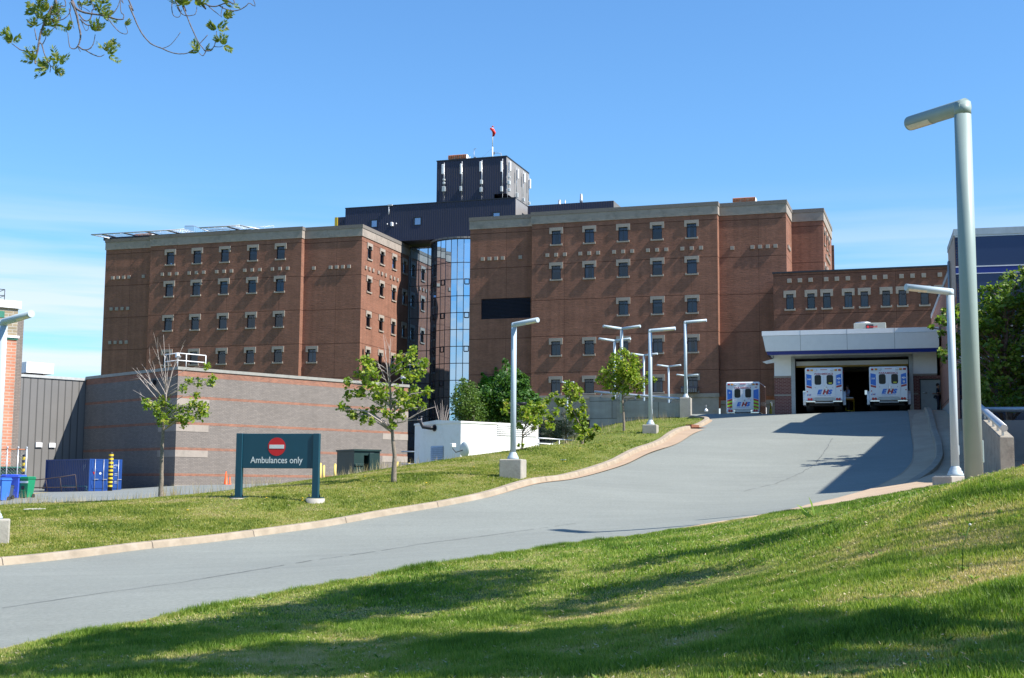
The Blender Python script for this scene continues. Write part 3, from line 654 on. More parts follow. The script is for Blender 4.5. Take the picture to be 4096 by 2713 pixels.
# rear bay further right
U3 = 13.29
wallmesh(wl, U2, U3, HB, RIN-1.3, [], front_at(6.45))
hs = [hole(a, z, WIN) for a in (8.0, 11.0, 14.0) for z in Z5[:4]]
wallmesh(wl, 6.45, 18, HB, RIN-1.3, hs, right_at(U3))
for a in (8.0, 11.0, 14.0):
    for z in Z5[:3]: put_window(RW, WIN, (U3, a, z), R(90))
wl.add([(UL, 22, HB), (U3, 22, HB), (U3, 22, RIN-1.3), (UL, 22, RIN-1.3)], [(3, 2, 1, 0)])
wl.build('wall', M_brick, RW)
cp, bd = MB(), MB()
sqm = [c+d for c in cols for d in (-1.0, 0, 1.0)]
sq_l = [FA.front('c3', x, 80, .9)[0] for x in (294, 354, 414, 473, 632)]; sq_r = [FA.front('d3', x, 868, 1.1)[0] for x in (653, 947, 1057, 1170, 1282)]
cornice(cp, bd, front_at(0), U0, U1, sqm, e0=.14, e1=.14); cornice(cp, bd, front_at(.9), UL, U0, sq_l, e0=.14); cornice(cp, bd, front_at(1.1), U1, U2, sq_r, e1=.14)
cornice(cp, bd, front_at(6.45), U2, U3, [U2+1.0, U2+2.1, U2+3.0][:2], e1=.14)
cornice(cp, bd, right_at(U1), .301, 1.0, ()); cornice(cp, bd, right_at(U2), 1.402, 6.3, [2.2, 3.0, 3.8]); cornice(cp, bd, right_at(U3), 6.76, 18, [8+i for i in range(9)])
cp.build('coping', M_coping, RW); bd.build('stone_band', M_stone, RW)
sq = MB(); zsq = FA.front('c3', 1548, 16)[1]
squares(RW, front_at(0), sqm, zsq); squares(RW, front_at(.9), sq_l, FA.front('c3', 354, 80, .9)[1]); squares(RW, front_at(1.1), sq_r, FA.front('d3', 1057, 866, 1.1)[1])
squares(RW, right_at(U2), [2.3, 2.9, 3.5, 4.1], zsq+.1); squares(RW, right_at(U3), [9.2+.62*i for i in range(9)], zsq+.1)

MB().box(UL+.31, U3-.31, 6.8, 21.9, RIN-.7, RIN-.45).box(UL+.31, U2-.31, 1.45, 6.79, RIN-.7, RIN-.45).build('roof', M_grey_roof, RW)
l_ = MB(); u0, u1, z0, z1 = louvre; n = 15
for i in range(n):
    z = z0+(z1-z0)*i/n; l_.prism([(.0, z), (.16, z+.12), (.14, z+.135), (-.02, z+.015)], 'x', u0+.01, u1-.01) if False else l_.add([(u0, .93, z), (u1, .93, z), (u1, 1.10, z+.14), (u0, 1.10, z+.14)], [(0, 1, 2, 3)])
l_.build('louvre_vent', M_louvre, RW); MB().box(u0, u1, 1.2, 1.22, z0, z1).build('louvre_backing', M_dark, RW)
# stone podium under the brick
pd = MB(); g = []
pd.box(UL, U1+.05, -.22, .2, 9.62, 10.02)
podh = [(U0+.8+i*4.3, U0+3.6+i*4.3, 5.0, 7.35) for i in range(5)]+[(U1+1.5, U1+4.5, 5, 7.35)]
wallmesh(pd, UL, U1, 3.2, 9.62, [h for h in podh if h[1] < U1], front_at(-.1), 1.0)
wallmesh(pd, U1, 30, 3.2, 8.9, [], front_at(-.1) if False else front_at(.95), .5); pd.box(U1+.06, 30, .75, 1.2, 8.9, 9.3)
for i in range(15): pbox(pd, front_at(-.1), U0+1+i*1.35, U0+1.4+i*1.35, -.06, .0, 8.15, 8.55)
pd.build('podium', M_stone, RW)
st = MB(); st.box(UL, U1-.02, -.16, -.101, 5.0, 7.55)
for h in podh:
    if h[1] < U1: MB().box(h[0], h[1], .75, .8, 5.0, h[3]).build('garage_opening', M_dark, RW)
# ---------------- left wing
WL = .25
LW = thing('hospital_wing', FA.o, FA.a, 'brown brick hospital wing under the helicopter deck, left of the glass tower', 'building', 'brown brick hospital blocks')
vL, v0, v1, v2 = FA.front('c1', 930, 500, WL+.75)[0], FA.front('c1', 1335, 400, WL)[0], FA.front('c2', 678, 300, WL)[0], FA.front('c2', 1222, 200, WL+.75)[0]
colL = [FA.front('c1', x, 650, WL)[0] for x in (1505, 1747, 1995, 2248)]+[FA.front('c2', 482, 630, WL)[0]]
wl = MB(); holes = []
for r_, zz in enumerate(Z5[:4]):
    for uu in colL: holes.append(hole(uu, zz, WIN)); put_window(LW, WIN, (uu, WL, zz))
LB = .5
wallmesh(wl, v0, v1, LB, RIN-1.3, holes, front_at(WL))
ux = FA.front('c2', 778, 940, WL+.75)[0]; put_window(LW, WIN, (ux, WL+.75, Z5[3]))
wallmesh(wl, v1, v2, LB, RIN-1.3, [hole(ux, Z5[3], WIN)], front_at(WL+.75)); wallmesh(wl, vL, v0, LB, RIN-1.3, [], front_at(WL+.75))
wl.add([(v1, WL, LB), (v1, WL+.75, LB), (v1, WL+.75, RIN-1.3), (v1, WL, RIN-1.3)], [(0, 1, 2, 3)])
wl.add([(v0, WL, LB), (v0, WL+.75, LB), (v0, WL+.75, RIN-1.3), (v0, WL, RIN-1.3)], [(3, 2, 1, 0)])
wl.add([(vL, WL+.75, LB), (vL, 24, LB), (vL, 24, RIN-1.3), (vL, WL+.75, RIN-1.3)], [(3, 2, 1, 0)])
wl.add([(vL, 24, LB), (v2, 24, LB), (v2, 24, RIN-1.3), (vL, 24, RIN-1.3)], [(3, 2, 1, 0)])
ws = [FA.side('d1', x, y, v2)[0] for x, y in ((236, 990), (394, 1050), (545, 1105), (680, 1160))]
hs = [hole(a, z, WIN) for a in ws for z in Z5]
wallmesh(wl, WL+.75, 24, LB, RIN-1.3, hs, right_at(v2))
for a in ws:
    for z in Z5: put_window(LW, WIN, (v2, a, z), R(90))
wl.build('wall', M_brick, LW)
cp, bd, sq = MB(), MB(), MB()
sqm = [c+d for c in colL for d in (-1.0, 0, 1.0)]
sqr = [FA.front('c2', x, 151, WL+.75)[0] for x in (797, 947, 1002, 1057, 1113)]; sql = [FA.front('b8', x, 725, WL+.75)[0] for x in (284, 344, 405, 465, 626)]
cornice(cp, bd, front_at(WL), v0, v1, sqm, e0=.14, e1=.14); cornice(cp, bd, front_at(WL+.75), vL, v0, sql, e0=.14); cornice(cp, bd, front_at(WL+.75), v1, v2, sqr, e1=.14)
sqs = [a+d for a in ws[:3] for d in (-1.0, 0, 1.0)]
sqs = [FA.side('d1', x, y, v2)[0] for x, y in ((194, 683), (240, 700), (286, 719), (352, 747), (397, 765), (442, 783), (505, 810), (548, 826), (592, 844))]
cornice(cp, bd, right_at(v1), WL+.301, WL+.6, ()); cornice(cp, bd, right_at(v2), WL+1.06, 24, [a+.3 for a in sqs])
squares(LW, front_at(WL), sqm, zsq); squares(LW, front_at(WL+.75), sqr, zsq); squares(LW, front_at(WL+.75), sql, zsq)
squares(LW, front_at(WL+.75), [FA.front('b8', x, 1075, WL+.75)[0] for x in (268, 329, 390, 452)], FA.front('b8', 329, 1076, WL+.75)[1])
squares(LW, front_at(WL+.75), [FA.front('c1', x, 830, WL+.75)[0] for x in (987, 1035, 1085, 1134)], FA.front('c1', 1035, 830, WL+.75)[1])
squares(LW, right_at(v2), sqs, zsq)
cp.build('coping', M_coping, LW); bd.build('stone_band', M_stone, LW)
MB().box(vL+.31, v2-.31, WL+1.1, 23.9, RIN-.7, RIN-.45).build('roof', M_grey_roof, LW)
# ---------------- low wing on the right
WLow = -4.0
OW = thing('hospital_wing', FA.o, FA.a, 'low brown brick wing with one row of narrow windows above the ambulance bay', 'building', 'brown brick hospital blocks')
lo0 = FA.front('c4', 882, 400, WLow)[0]; ztop = FA.front('c5', 700, 127, WLow)[1]; zb = FA.front('c4', 1030, 533, WLow)[1]
cw = [FA.front('c5', x, 310, WLow)[0] for x in (250, 383, 482, 617, 718, 855, 957, 1096, 1197)]
wl = MB(); wallmesh(wl, lo0, 40, 4.2, ztop, [hole(a, zb, WINS) for a in cw], front_at(WLow))
wl.add([(lo0, WLow, 4.2), (lo0, 1.1, 4.2), (lo0, 1.1, ztop), (lo0, WLow, ztop)], [(3, 2, 1, 0)])
wl.add([(lo0, 9, 4.2), (40, 9, 4.2), (40, 9, ztop), (lo0, 9, ztop)], [(0, 1, 2, 3)])
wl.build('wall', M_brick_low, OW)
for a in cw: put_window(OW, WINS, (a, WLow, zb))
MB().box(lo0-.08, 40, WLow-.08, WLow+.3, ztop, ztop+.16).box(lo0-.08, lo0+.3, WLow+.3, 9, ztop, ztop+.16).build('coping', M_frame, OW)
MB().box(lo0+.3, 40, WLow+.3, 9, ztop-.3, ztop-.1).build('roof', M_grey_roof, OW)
sq = MB(); squares(OW, front_at(WLow), [FA.front('c5', x, 180, WLow)[0] for x in (247, 313, 380, 478, 545, 614, 714, 782, 849, 951, 1020, 1091, 1192)], FA.front('c5', 545, 182, WLow)[1], .42)

# ---------------- glass stair tower
M_mirror = glass('mirror_curtain_glass', (.46, .62, .78), .93, .015, .006)
GT = thing('stair_tower', FA.world(-31.0, 15.9, 0), FA.a, 'curved mirror glass stair tower in the corner between the two brick wings', 'glass tower')
cx, cy, rad = 0, 0, 4.6; zt, zbm = 30.2, 3.0
A0, A1, NP = R(-188), R(-26), 16
zl = [zt, zt-2.9]+[zt-2.9-2.06*i for i in range(1, 12)]; zl = [z for z in zl if z > zbm]+[zbm]
pn, ml = MB(), MB()
def cp_(a, r_, z): return (cx+r_*math.cos(a), cy+r_*math.sin(a), z)
angs = [A0+(A1-A0)*i/NP for i in range(NP+1)]
for i in range(NP):
    for j in range(len(zl)-1):
        pn.add([cp_(angs[i], rad, zl[j+1]), cp_(angs[i+1], rad, zl[j+1]), cp_(angs[i+1], rad, zl[j]), cp_(angs[i], rad, zl[j])], [(0, 1, 2, 3)])
for a in angs: ml.tube([cp_(a, rad+.0, zbm), cp_(a, rad+.0, zt)], .045, 6)
for z in zl[:-1]: ml.tube([cp_(a, rad+.0, z) for a in angs], .045, 6)
for j in (2, 4, 6, 8, 10):                                             # small opening lights, every second line
    if j < len(zl):
        for i in (2, 3, 5, 7, 11):
            a, b = angs[i]+.03, angs[i+1]-.03; z1_, z0_ = zl[j]+.05, zl[j]-.62
            for k in range(2): ml.tube([cp_(a, rad+.03, z0_ if k else z1_-.04), cp_(b, rad+.03, z0_ if k else z1_-.04)], .06, 4)
            ml.tube([cp_(a, rad+.03, z0_), cp_(a, rad+.03, z1_)], .05, 4); ml.tube([cp_(b, rad+.03, z0_), cp_(b, rad+.03, z1_)], .05, 4)
# flat glass return between the tower and the left wing
fl = Vector((v2+31.0, -.55)); fr_ = Vector((-rad+.05, -.55)); zf = 30.25; nf = 4
zl2 = [zf]+[z for z in zl[1:] ]
fx = [fl.x+(fr_.x-fl.x)*k for k in (0, .08, .42, .80, 1)]
for i in range(4):
    for j in range(len(zl2)-1): pn.add([(fx[i], fl.y, zl2[j+1]), (fx[i+1], fl.y, zl2[j+1]), (fx[i+1], fl.y, zl2[j]), (fx[i], fl.y, zl2[j])], [(0, 1, 2, 3)])
for x in fx: ml.box(x-.04, x+.04, fl.y-.06, fl.y-.001, zbm, zf)
for z in zl2[:-1]: ml.box(fx[0], fx[-1], fl.y-.05, fl.y-.002, z-.04, z+.04)
pn.build('glass_panes', M_mirror, GT); ml.build('mullions', M_frame, GT)
cpm = MB(); cpm.prism([tuple(cp_(a, rad+.22, 0)[:2]) for a in angs], 'z', zt+.05, zt+.28); cpm.build('cap', M_taupe, GT)
# ---------------- metal penthouse
WP = 12.5
PH = thing('rooftop_penthouse', FA.o, FA.a, 'navy metal clad penthouse with a square tower rising behind the brick wings', 'rooftop building')
pu0, pz = FA.front('d2', 228, 378, WP); pu1 = FA.front('d2', 2125, 300, WP)[0]; psoff = FA.front('d2', 1135, 722, WP)[1]; pw1 = FA.side('d2', 2255, 400, pu1)[0]
wins = []; W_ = MB()
pwin = [(FA.front('d2', x0, y1, WP), FA.front('d2', x1, y0, WP)) for x0, x1, y0, y1 in ((508, 583, 500, 585), (990, 1070, 471, 560), (1868, 1950, 415, 500))]
hol = [(a[0], b[0], a[1], b[1]) for a, b in pwin]
wallmesh(W_, pu0, pu1, psoff, pz, hol, front_at(WP), .15)
W_.add([(pu0, WP, psoff), (pu1, WP, psoff), (pu1, 24, psoff), (pu0, 24, psoff)], [(3, 2, 1, 0)])
W_.add([(pu0, WP, psoff), (pu0, 24, psoff), (pu0, 24, pz), (pu0, WP, pz)], [(3, 2, 1, 0)])
W_.build('front_cladding', M_navy, PH)
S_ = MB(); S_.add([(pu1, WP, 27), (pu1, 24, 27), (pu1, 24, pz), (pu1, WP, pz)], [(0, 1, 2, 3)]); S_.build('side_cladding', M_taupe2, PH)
E_ = MB(); E_.box(pu0-.04, pu1+.04, WP-.05, WP+.2, pz, pz+.12); E_.box(pu0, pu1, WP+.2, 24, pz-.1, pz+.05); E_.build('roof_edge', M_frame, PH)
for a, b in pwin:
    f = MB(); f.box(a[0], b[0], WP+.1, WP+.14, a[1], b[1]); w_ = f.build('window', M_pane, PH)
    k = MB(); k.box(a[0]-.06, a[0]+.05, WP-.03, WP+.1, a[1]-.06, b[1]+.06).box(b[0]-.05, b[0]+.06, WP-.03, WP+.1, a[1]-.06, b[1]+.06).box(a[0]+.05, b[0]-.05, WP-.03, WP+.1, a[1]-.06, a[1]+.04).box(a[0]+.05, b[0]-.05, WP-.03, WP+.1, b[1]-.04, b[1]+.06); k.build('window_frame', M_frame, w_)
# left annex with the yellow edge
au, az = FA.front('d2', 112, 475, WP+1.5); MB().box(au+.4, pu0, WP+1.5, 22, RIN-1, az).build('annex', M_navy, PH)
MB().box(au, au+.4, WP+1.4, 22, RIN-1, az).build('annex_edge', mat('yellow_paint', (.62, .45, .03), .6), PH)
# square tower
WT = 13.6
tu0 = FA.front('c8', 133, 800, WT)[0]; tu1, tz = FA.front('c8', 930, 505, WT); tw1 = FA.side('c8', 1185, 722, tu1)[0]; tb = pz
ul = FA.front('c8', 790, 960, WT)[0]; zu = FA.front('c8', 800, 932, WT)[1]
T_ = MB()
T_.add([(tu0, WT, tb-.5), (ul, WT, tb-.5), (ul, WT, zu), (tu1, WT, zu), (tu1, WT, tz), (tu0, WT, tz)], [(0, 1, 2, 3, 4, 5)])
T_.add([(ul, WT, zu), (tu1, WT, zu), (tu1, WT+3, zu), (ul, WT+3, zu)], [(3, 2, 1, 0)])
T_.add([(ul, WT+3, tb-.5), (tu1-.02, WT+3, tb-.5), (tu1-.02, WT+3, zu), (ul, WT+3, zu)], [(0, 1, 2, 3)])
T_.add([(tu0, WT, tb-.5), (tu0, tw1, tb-.5), (tu0, tw1, tz), (tu0, WT, tz)], [(3, 2, 1, 0)])
T_.add([(tu0, tw1, tb-.5), (tu1-.02, tw1, tb-.5), (tu1-.02, tw1, tz-.1), (tu0, tw1, tz-.1)], [(3, 2, 1, 0)])
T_.build('tower_cladding', M_navy, PH)
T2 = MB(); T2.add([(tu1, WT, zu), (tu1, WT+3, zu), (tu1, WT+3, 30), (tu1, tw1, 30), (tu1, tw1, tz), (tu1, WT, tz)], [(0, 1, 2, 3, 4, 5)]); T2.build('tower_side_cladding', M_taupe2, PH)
T3 = MB(); T3.box(tu0-.05, tu1+.05, WT-.06, WT+.15, tz, tz+.14).box(tu1-.1, tu1+.05, WT+.15, tw1, tz, tz+.14).box(tu0, tu1-.1, WT+.15, tw1, tz-.1, tz+.05); T3.build('tower_roof_edge', M_frame, PH)
# lower metal block to the right behind the right wing
ru0 = FA.front('c8', 1170, 1065, 15)[0]; ru1, rz_ = FA.front('c8', 2150, 1006, 15)
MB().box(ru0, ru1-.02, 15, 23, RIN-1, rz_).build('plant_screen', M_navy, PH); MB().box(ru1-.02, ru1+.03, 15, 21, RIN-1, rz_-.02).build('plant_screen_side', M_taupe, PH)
# ================================================================ GREY BRICK SERVICE BUILDING AND ITS NEIGHBOURS
Pb = atY(705, 1700, 100); FB = Frame((Pb.x, Pb.y, 0), R(45))
SB = thing('service_building', FB.o, FB.a, 'grey brick service building with red brick stripes behind the saplings', 'building')
ztopB = FB.front('c2', 820, 1150)[1]; zc = FB.front('c1', 1610, 1052)[1]; uR = FB.front('c2', 1640, 1400)[0]; wE = FB.side('c1', 762, 1400)[0]
def left_at(u): return lambda p: (u+p[1], -p[0], p[2])               # wall facing -u; a = -w
zB0 = -1.2
bandz = [FB.front('c7', 10, y)[1] for y in (221, 449, 673, 899)]
zt1 = FB.front('c2', 40, 1108)[1]; zt0 = FB.front('c2', 40, 1163)[1]
g, r = MB(), MB()
prev = zB0
for z in sorted(bandz):
    for place, a0, a1 in ((front_at(0), 0, uR), (left_at(0), -wE, 0)):
        pbox(r, place, a0, a1, -.004, .05, z-.1, z+.1)
    prev = z
for place, a0, a1 in ((front_at(0), 0, uR), (left_at(0), -wE, 0)):
    pbox(r, place, a0, a1, -.004, .05, zt0, zt1)
g.box(0, uR, 0, wE, zB0, zt1); g.build('wall', M_greybrick, SB); r.build('brick_stripes', M_redband, SB)
c = MB(); c.box(-.08, uR+.08, -.08, .3, zt1, zc+.05).box(-.08, .3, .3, wE, zt1, zc+.05).box(uR-.3, uR+.08, .3, wE, zt1, zc+.05); c.build('coping', mat('taupe_flashing', (.27, .26, .23), .6), SB)
MB().box(.3, uR-.3, .3, wE, zt1, zt1+.03).build('roof', M_grey_roof, SB)
for k, z in enumerate(sorted(bandz)[1:]):
    a1 = FB.front('c6', 1868, 240)[0]; b = MB(); b.box(-.02, a1, -.02, .1, z-.62, z-.1); b.box(-.02, .1, .1, 2.6+.35*0, z-.62, z-.1); b.build('stone_course', M_stone, SB)
    b = MB(); a0 = FB.front('c7', 1412, 530)[0]; b.box(a0, uR+.02, -.02, .1, z-.62, z-.1); b.build('stone_course', M_stone, SB)
MB().box(.0, uR, -.03, .0, zB0, .02).build('foundation_strip', M_stone, SB)
# guard rail on the roof corner
GRl = thing('roof_guardrail', FB.world(0, 0, zc), FB.a, 'white pipe guardrail on the corner of the grey brick roof', 'railing')
rl = MB(); ua = FB.front('c1', 1862, 1000)[0]
for x in (0.1, ua*.33, ua): rl.tube([(x, .3, 0), (x, .3, 1.1)], .04, 6)
rl.tube([(.1, 2.2, 0), (.1, 2.2, 1.1)], .04, 6)
for z in (.55, 1.1): rl.tube([(ua, .3, z), (.1, .3, z), (.1, 2.2, z)], .04, 6)
rl.build('rails', M_white, GRl)
def seccam(fr, u, w, z, label):
    t = thing('security_camera', fr.world(u, w, z), fr.a, label, 'camera'); b = MB(); b.tube([(0, 0, -.45), (0, 0, 0)], .04, 6); b.build('pole', M_white, t)
    b = MB(); b.box(-.12, .12, -.12, .12, 0, .3); b.build('housing', M_white, t); b = MB(); b.lathe([(.03, -.2), (.12, -.12), (.15, 0), (.15, .05)], (0, -.22, .05), 12); b.build('dome', M_grey, t)
seccam(FB, -.05, .1, zc+.75, 'white dome camera at the roof corner beside the guardrail')
seccam(FB, FB.front('c2', 1598, 1170)[0], .1, zc+.55, 'white camera on the right end of the grey brick roof')
wlght = thing('wall_lamp', FB.world(0, FB.side('c1', 1385, 1195)[0], FB.side('c1', 1385, 1195)[1]), FB.a, 'small dark floodlight on the shaded grey brick wall', 'lamp')
b = MB(); b.box(-.3, -.02, -.25, .25, -.1, .25); b.build('housing', M_frame, wlght); b = MB(); b.box(-.34, -.302, -.2, .2, -.16, .05); b.build('lens', M_lens, wlght)
wl2 = thing('wall_lamp', FB.world(FB.front('c1', 1888, 1172)[0], -.05, FB.front('c1', 1888, 1172)[1]), FB.a, 'small glass floodlight on the sunlit grey brick wall under the coping', 'lamp')
b = MB(); b.box(-.22, .22, -.25, .05, -.12, .15); b.build('housing', M_grey, wl2)
# grey metal building at the back left
wG = wE
MG = thing('metal_building', FB.o, FB.a, 'taupe metal clad building with two small white vents, left of the grey brick building', 'building')
uG0 = FB.front('c1', 95, 1400, wG)[0]-6; zG = FB.front('c1', 105, 1122, wG)[1]; zGr = FB.front('c1', 762, 1160, wG)[1]; zG = (zG+zGr)/2
b = MB(); b.add([(uG0, wG, -1.5), (0, wG, -1.5), (0, wG, zG), (uG0, wG, zG)], [(0, 1, 2, 3)]); b.add([(uG0, wG, zG), (0, wG, zG), (0, wG+14, zG), (uG0, wG+14, zG)], [(0, 1, 2, 3)]); b.build('wall', M_taupe, MG)
b = MB(); b.box(uG0, -.09, wG-.09, wG+.3, zG-.1, zG+.12); b.build('roof_edge', mat('edge_flashing', (.42, .42, .40), .5), MG)
for x in ((316, 374, 383, 424), (436, 492, 387, 427)):
    a = FB.front('c6', x[0], x[3], wG); c = FB.front('c6', x[1], x[2], wG); b = MB(); b.box(a[0], c[0], wG-.12, wG+.02, a[1], c[1]); v_ = b.build('vent', M_offwhite, MG)
    b = MB(); 
    for i in range(5): b.box(a[0]+.06, c[0]-.06, wG-.135, wG-.121, a[1]+(c[1]-a[1])*(i+.3)/5, a[1]+(c[1]-a[1])*(i+.42)/5)
    b.build('slots', M_grey, v_)
# rooftop duct unit above it
a = FB.front('c1', 235, 1097, wG+3); c = FB.front('c1', 484, 1025, wG+3)
RU = thing('rooftop_unit', FB.world(a[0], wG+3, 0), FB.a, 'flat grey metal rooftop duct unit on the taupe metal building', 'roof unit')
b = MB(); b.box(0, c[0]-a[0], 0, 4.5, a[1], c[1]+.05); b.build('casing', M_offwhite, RU); b = MB(); b.box(.5, c[0]-a[0]-.8, .3, 4, a[1]-.9, a[1]); b.build('base', M_frame, RU)
# old orange brick building at the left edge
Po = atY(60, 1500, 84); FO = Frame((Po.x, Po.y, 0), R(38))
OB = thing('brick_building', FO.o, FO.a, 'old orange brick building with tan upper storey and white cornice at the left edge', 'building', None)
zo = lambda y: atY(30, y, 84).z
b = MB(); b.box(-9, 0, 0, 8, -1.5, zo(1360)); b.build('wall', M_orangebrick, OB)
b = MB(); b.box(-9, -.0, .0, 8, zo(1352), zo(1235)); b.build('upper_wall', M_tanbrick, OB)
b = MB(); b.box(-9, .12, -.12, 8, zo(1353), zo(1344)); b.build('string_course', M_white, OB)
b = MB(); b.box(-9, .06, -.06, 8, zo(1360), zo(1353)); b.build('green_flashing', mat('green_flashing', (.03, .18, .12), .5), OB)
b = MB(); b.box(-9, .15, -.15, 8, zo(1235), zo(1206)); b.build('cornice', M_white, OB)
b = MB(); b.box(-8, .9, 1.6, 8, -1.5, zo(1262)); b.build('chimney_wall', M_greybrick, OB)
wv = MB(); wv.box(-1.6, -.85, -.03, .05, zo(1275), zo(1250)); wv.build('window', mat('green_frame', (.03, .18, .12), .5), OB)
b = MB(); x0, x1 = -3.2, -.75; zt_ = zo(1206)
for x in (x0, -2.0, x1): b.tube([(x, .5, zt_), (x, .5, zt_+.75)], .025, 5)
for z in (.35, .75): b.tube([(x0, .5, zt_+z), (x1, .5, zt_+z), (x1, 2.2, zt_+z)], .025, 5)
b.build('roof_railing', M_frame, OB)

# ================================================================ AMBULANCE BAY
Pc = atY(*q('c5', 153, 800), 84); FC = Frame((Pc.x, Pc.y, 0), R(-16.4)); ZP = 5.0
AB = thing('ambulance_bay', FC.o, FC.a, 'white and brick ambulance bay with a blue striped canopy and an open wide door', 'building')
o0 = FC.front('c5', 272, 850)[0]; o1 = FC.front('c5', 1012, 850)[0]; aR = FC.front('c5', 1176, 850)[0]
oz = FC.front('c5', 640, 672)[1]; zbrk = FC.front('c5', 200, 803)[1]; zwt = FC.front('c5', 640, 640)[1]+.3
d0, d1 = FC.front('c5', 1066, 900)[0], aR-.02; dz = FC.front('c5', 1100, 808)[1]; zstrip = FC.front('c5', 200, 912)[1]
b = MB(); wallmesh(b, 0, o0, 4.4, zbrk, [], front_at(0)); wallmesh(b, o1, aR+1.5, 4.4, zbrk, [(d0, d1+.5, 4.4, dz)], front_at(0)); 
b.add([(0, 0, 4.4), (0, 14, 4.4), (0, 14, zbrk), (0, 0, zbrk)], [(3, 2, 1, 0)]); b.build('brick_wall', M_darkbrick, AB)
for q_ in ((-.03, o0, -.03, .3, zbrk, zbrk+.12), (o1, aR, -.03, .3, zbrk, zbrk+.12), (-.02, o0, -.02, .1, zstrip-.06, zstrip+.06), (o1, d0-.1, -.02, .1, zstrip-.06, zstrip+.06)): MB().box(*q_).build('stone_course', M_stone, AB)
b = MB(); b.box(0, o0, 0, .3, zbrk+.12, zwt).box(o1, aR, 0, .3, zbrk+.12, zwt).box(o0, o1, 0, .3, oz, zwt).box(0, .3, .3, 14, zbrk, zwt); b.build('white_wall', M_offwhite, AB)
b = MB(); b.box(d0+.05, d1+.4, .2, .26, 4.4, dz-.05); dr = b.build('door', mat('grey_door_paint', (.30, .33, .33), .5), AB)
b = MB(); b.tube([(d0+.2, .12, ZP+1.05), (d0+.42, .12, ZP+1.05)], .025, 6); b.tube([(d0+.2, .2, ZP+1.05), (d0+.2, .12, ZP+1.05)], .03, 6); b.build('handle', M_galv, dr)
b = MB(); b.box(o0-.12, o0+.12, -.06, .35, 4.4, oz+.1).box(o1-.12, o1+.12, -.06, .35, 4.4, oz+.1).box(o0+.12, o1-.12, -.05, .35, oz-.02, oz+.1); b.build('door_frame', M_grey, AB)
# canopy: battered fascia, blue stripe, soffit
CW = -2.3
cL_, ctop = FC.front('c5', 76, 510, CW); cb = FC.front('c5', 700, 645, CW)[1]; cbm = FC.front('c5', 700, 622, CW)[1]; cLb = FC.front('c5', 112, 655, CW+.35)[0]; ctop = FC.front('c5', 620, 497, CW)[1]
def ring(z, xo, yo): return [(cL_+xo, CW+yo, z), (aR+.1, CW+yo, z), (aR+.1, 14, z), (cL_+xo, 14, z)]
def loft(mb, A_, B_): mb.add(A_+B_, [(0, 1, 5, 4), (3, 0, 4, 7)])
ins = cLb-cL_
b = MB(); zs = [cbm, ctop-.28, ctop]
loft(b, ring(cbm, ins*.62, .22), ring(ctop-.3, .02, .0)); loft(b, ring(ctop-.29, -.02, -.02), ring(ctop, -.02, -.02)); b.add(ring(ctop, -.02, -.02), [(0, 1, 2, 3)]); b.build('fascia', M_offwhite, AB)
b = MB(); loft(b, ring(cb, ins*1.0, .34), ring(cbm, ins*.72, .26)); b.build('blue_stripe', M_blue, AB)
b = MB(); b.add([(cL_+ins+.1, CW+.40, cb+.01), (aR+.1, CW+.40, cb+.01), (aR+.1, 0, oz+.25), (0, 0, oz+.25)], [(0, 1, 2, 3)][::-1]); b.add([(cL_+ins+.1, CW+.4, cb+.01), (0, 0, oz+.25), (0, 14, oz+.25), (cL_+ins+.1, 14, cb+.01)], [(0, 1, 2, 3)]); b.build('soffit', M_offwhite, AB)
b = MB()
for x in (315, 608, 907):
    u = FC.front('c5', x, 550, CW)[0]; b.add([(u-.012, CW+.217, cbm), (u+.012, CW+.217, cbm), (u+.012, CW-.004, ctop-.3), (u-.012, CW-.004, ctop-.3)], [(0, 1, 2, 3)]); b.box(u-.012, u+.012, CW-.025, CW-.021, ctop-.28, ctop)
b.build('panel_joints', M_grey, AB)
# inside
D_ = 13.5; zi = oz-.05
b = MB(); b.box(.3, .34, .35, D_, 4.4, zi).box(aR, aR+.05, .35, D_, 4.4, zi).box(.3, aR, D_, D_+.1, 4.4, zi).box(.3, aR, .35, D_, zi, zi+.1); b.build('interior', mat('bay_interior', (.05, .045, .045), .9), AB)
b = MB(); zdr = FC.front('c5', 640, 712, .8)[1]; b.box(o0+.15, o1-.15, .6, .85, zdr-.12, zdr+.16); b.build('overhead_door_panel', M_offwhite, AB)
b = MB(); b.box(o0+.15, o1-.15, .58, .86, zdr-.22, zdr-.12); b.build('door_seal', mat('yellow_seal', (.42, .27, .05), .7), AB)
zdu = FC.front('c5', 640, 738, 5.5)[1]; b = MB(); b.tube([(o0+.2, 5.5, zdu), (o1-.2, 5.5, zdu)], .32, 14); b.build('duct', mat('beige_duct', (.30, .26, .22), .7), AB)
b = MB(); b.tube([(o0+.2, .5, zdr+.42), (o1-.2, .5, zdr+.42)], .09, 8); b.build('door_shaft', M_galv, AB)
# side wall lamp
b = MB(); l0 = FC.side('c5', 115, 768, 0)
b.prism([(-.75, ZP+3.15), (-.0, ZP+3.35), (0, ZP+3.1), (-.5, ZP+3.03)], 'y', .1, .35); b.build('wall_lamp', M_offwhite, AB)
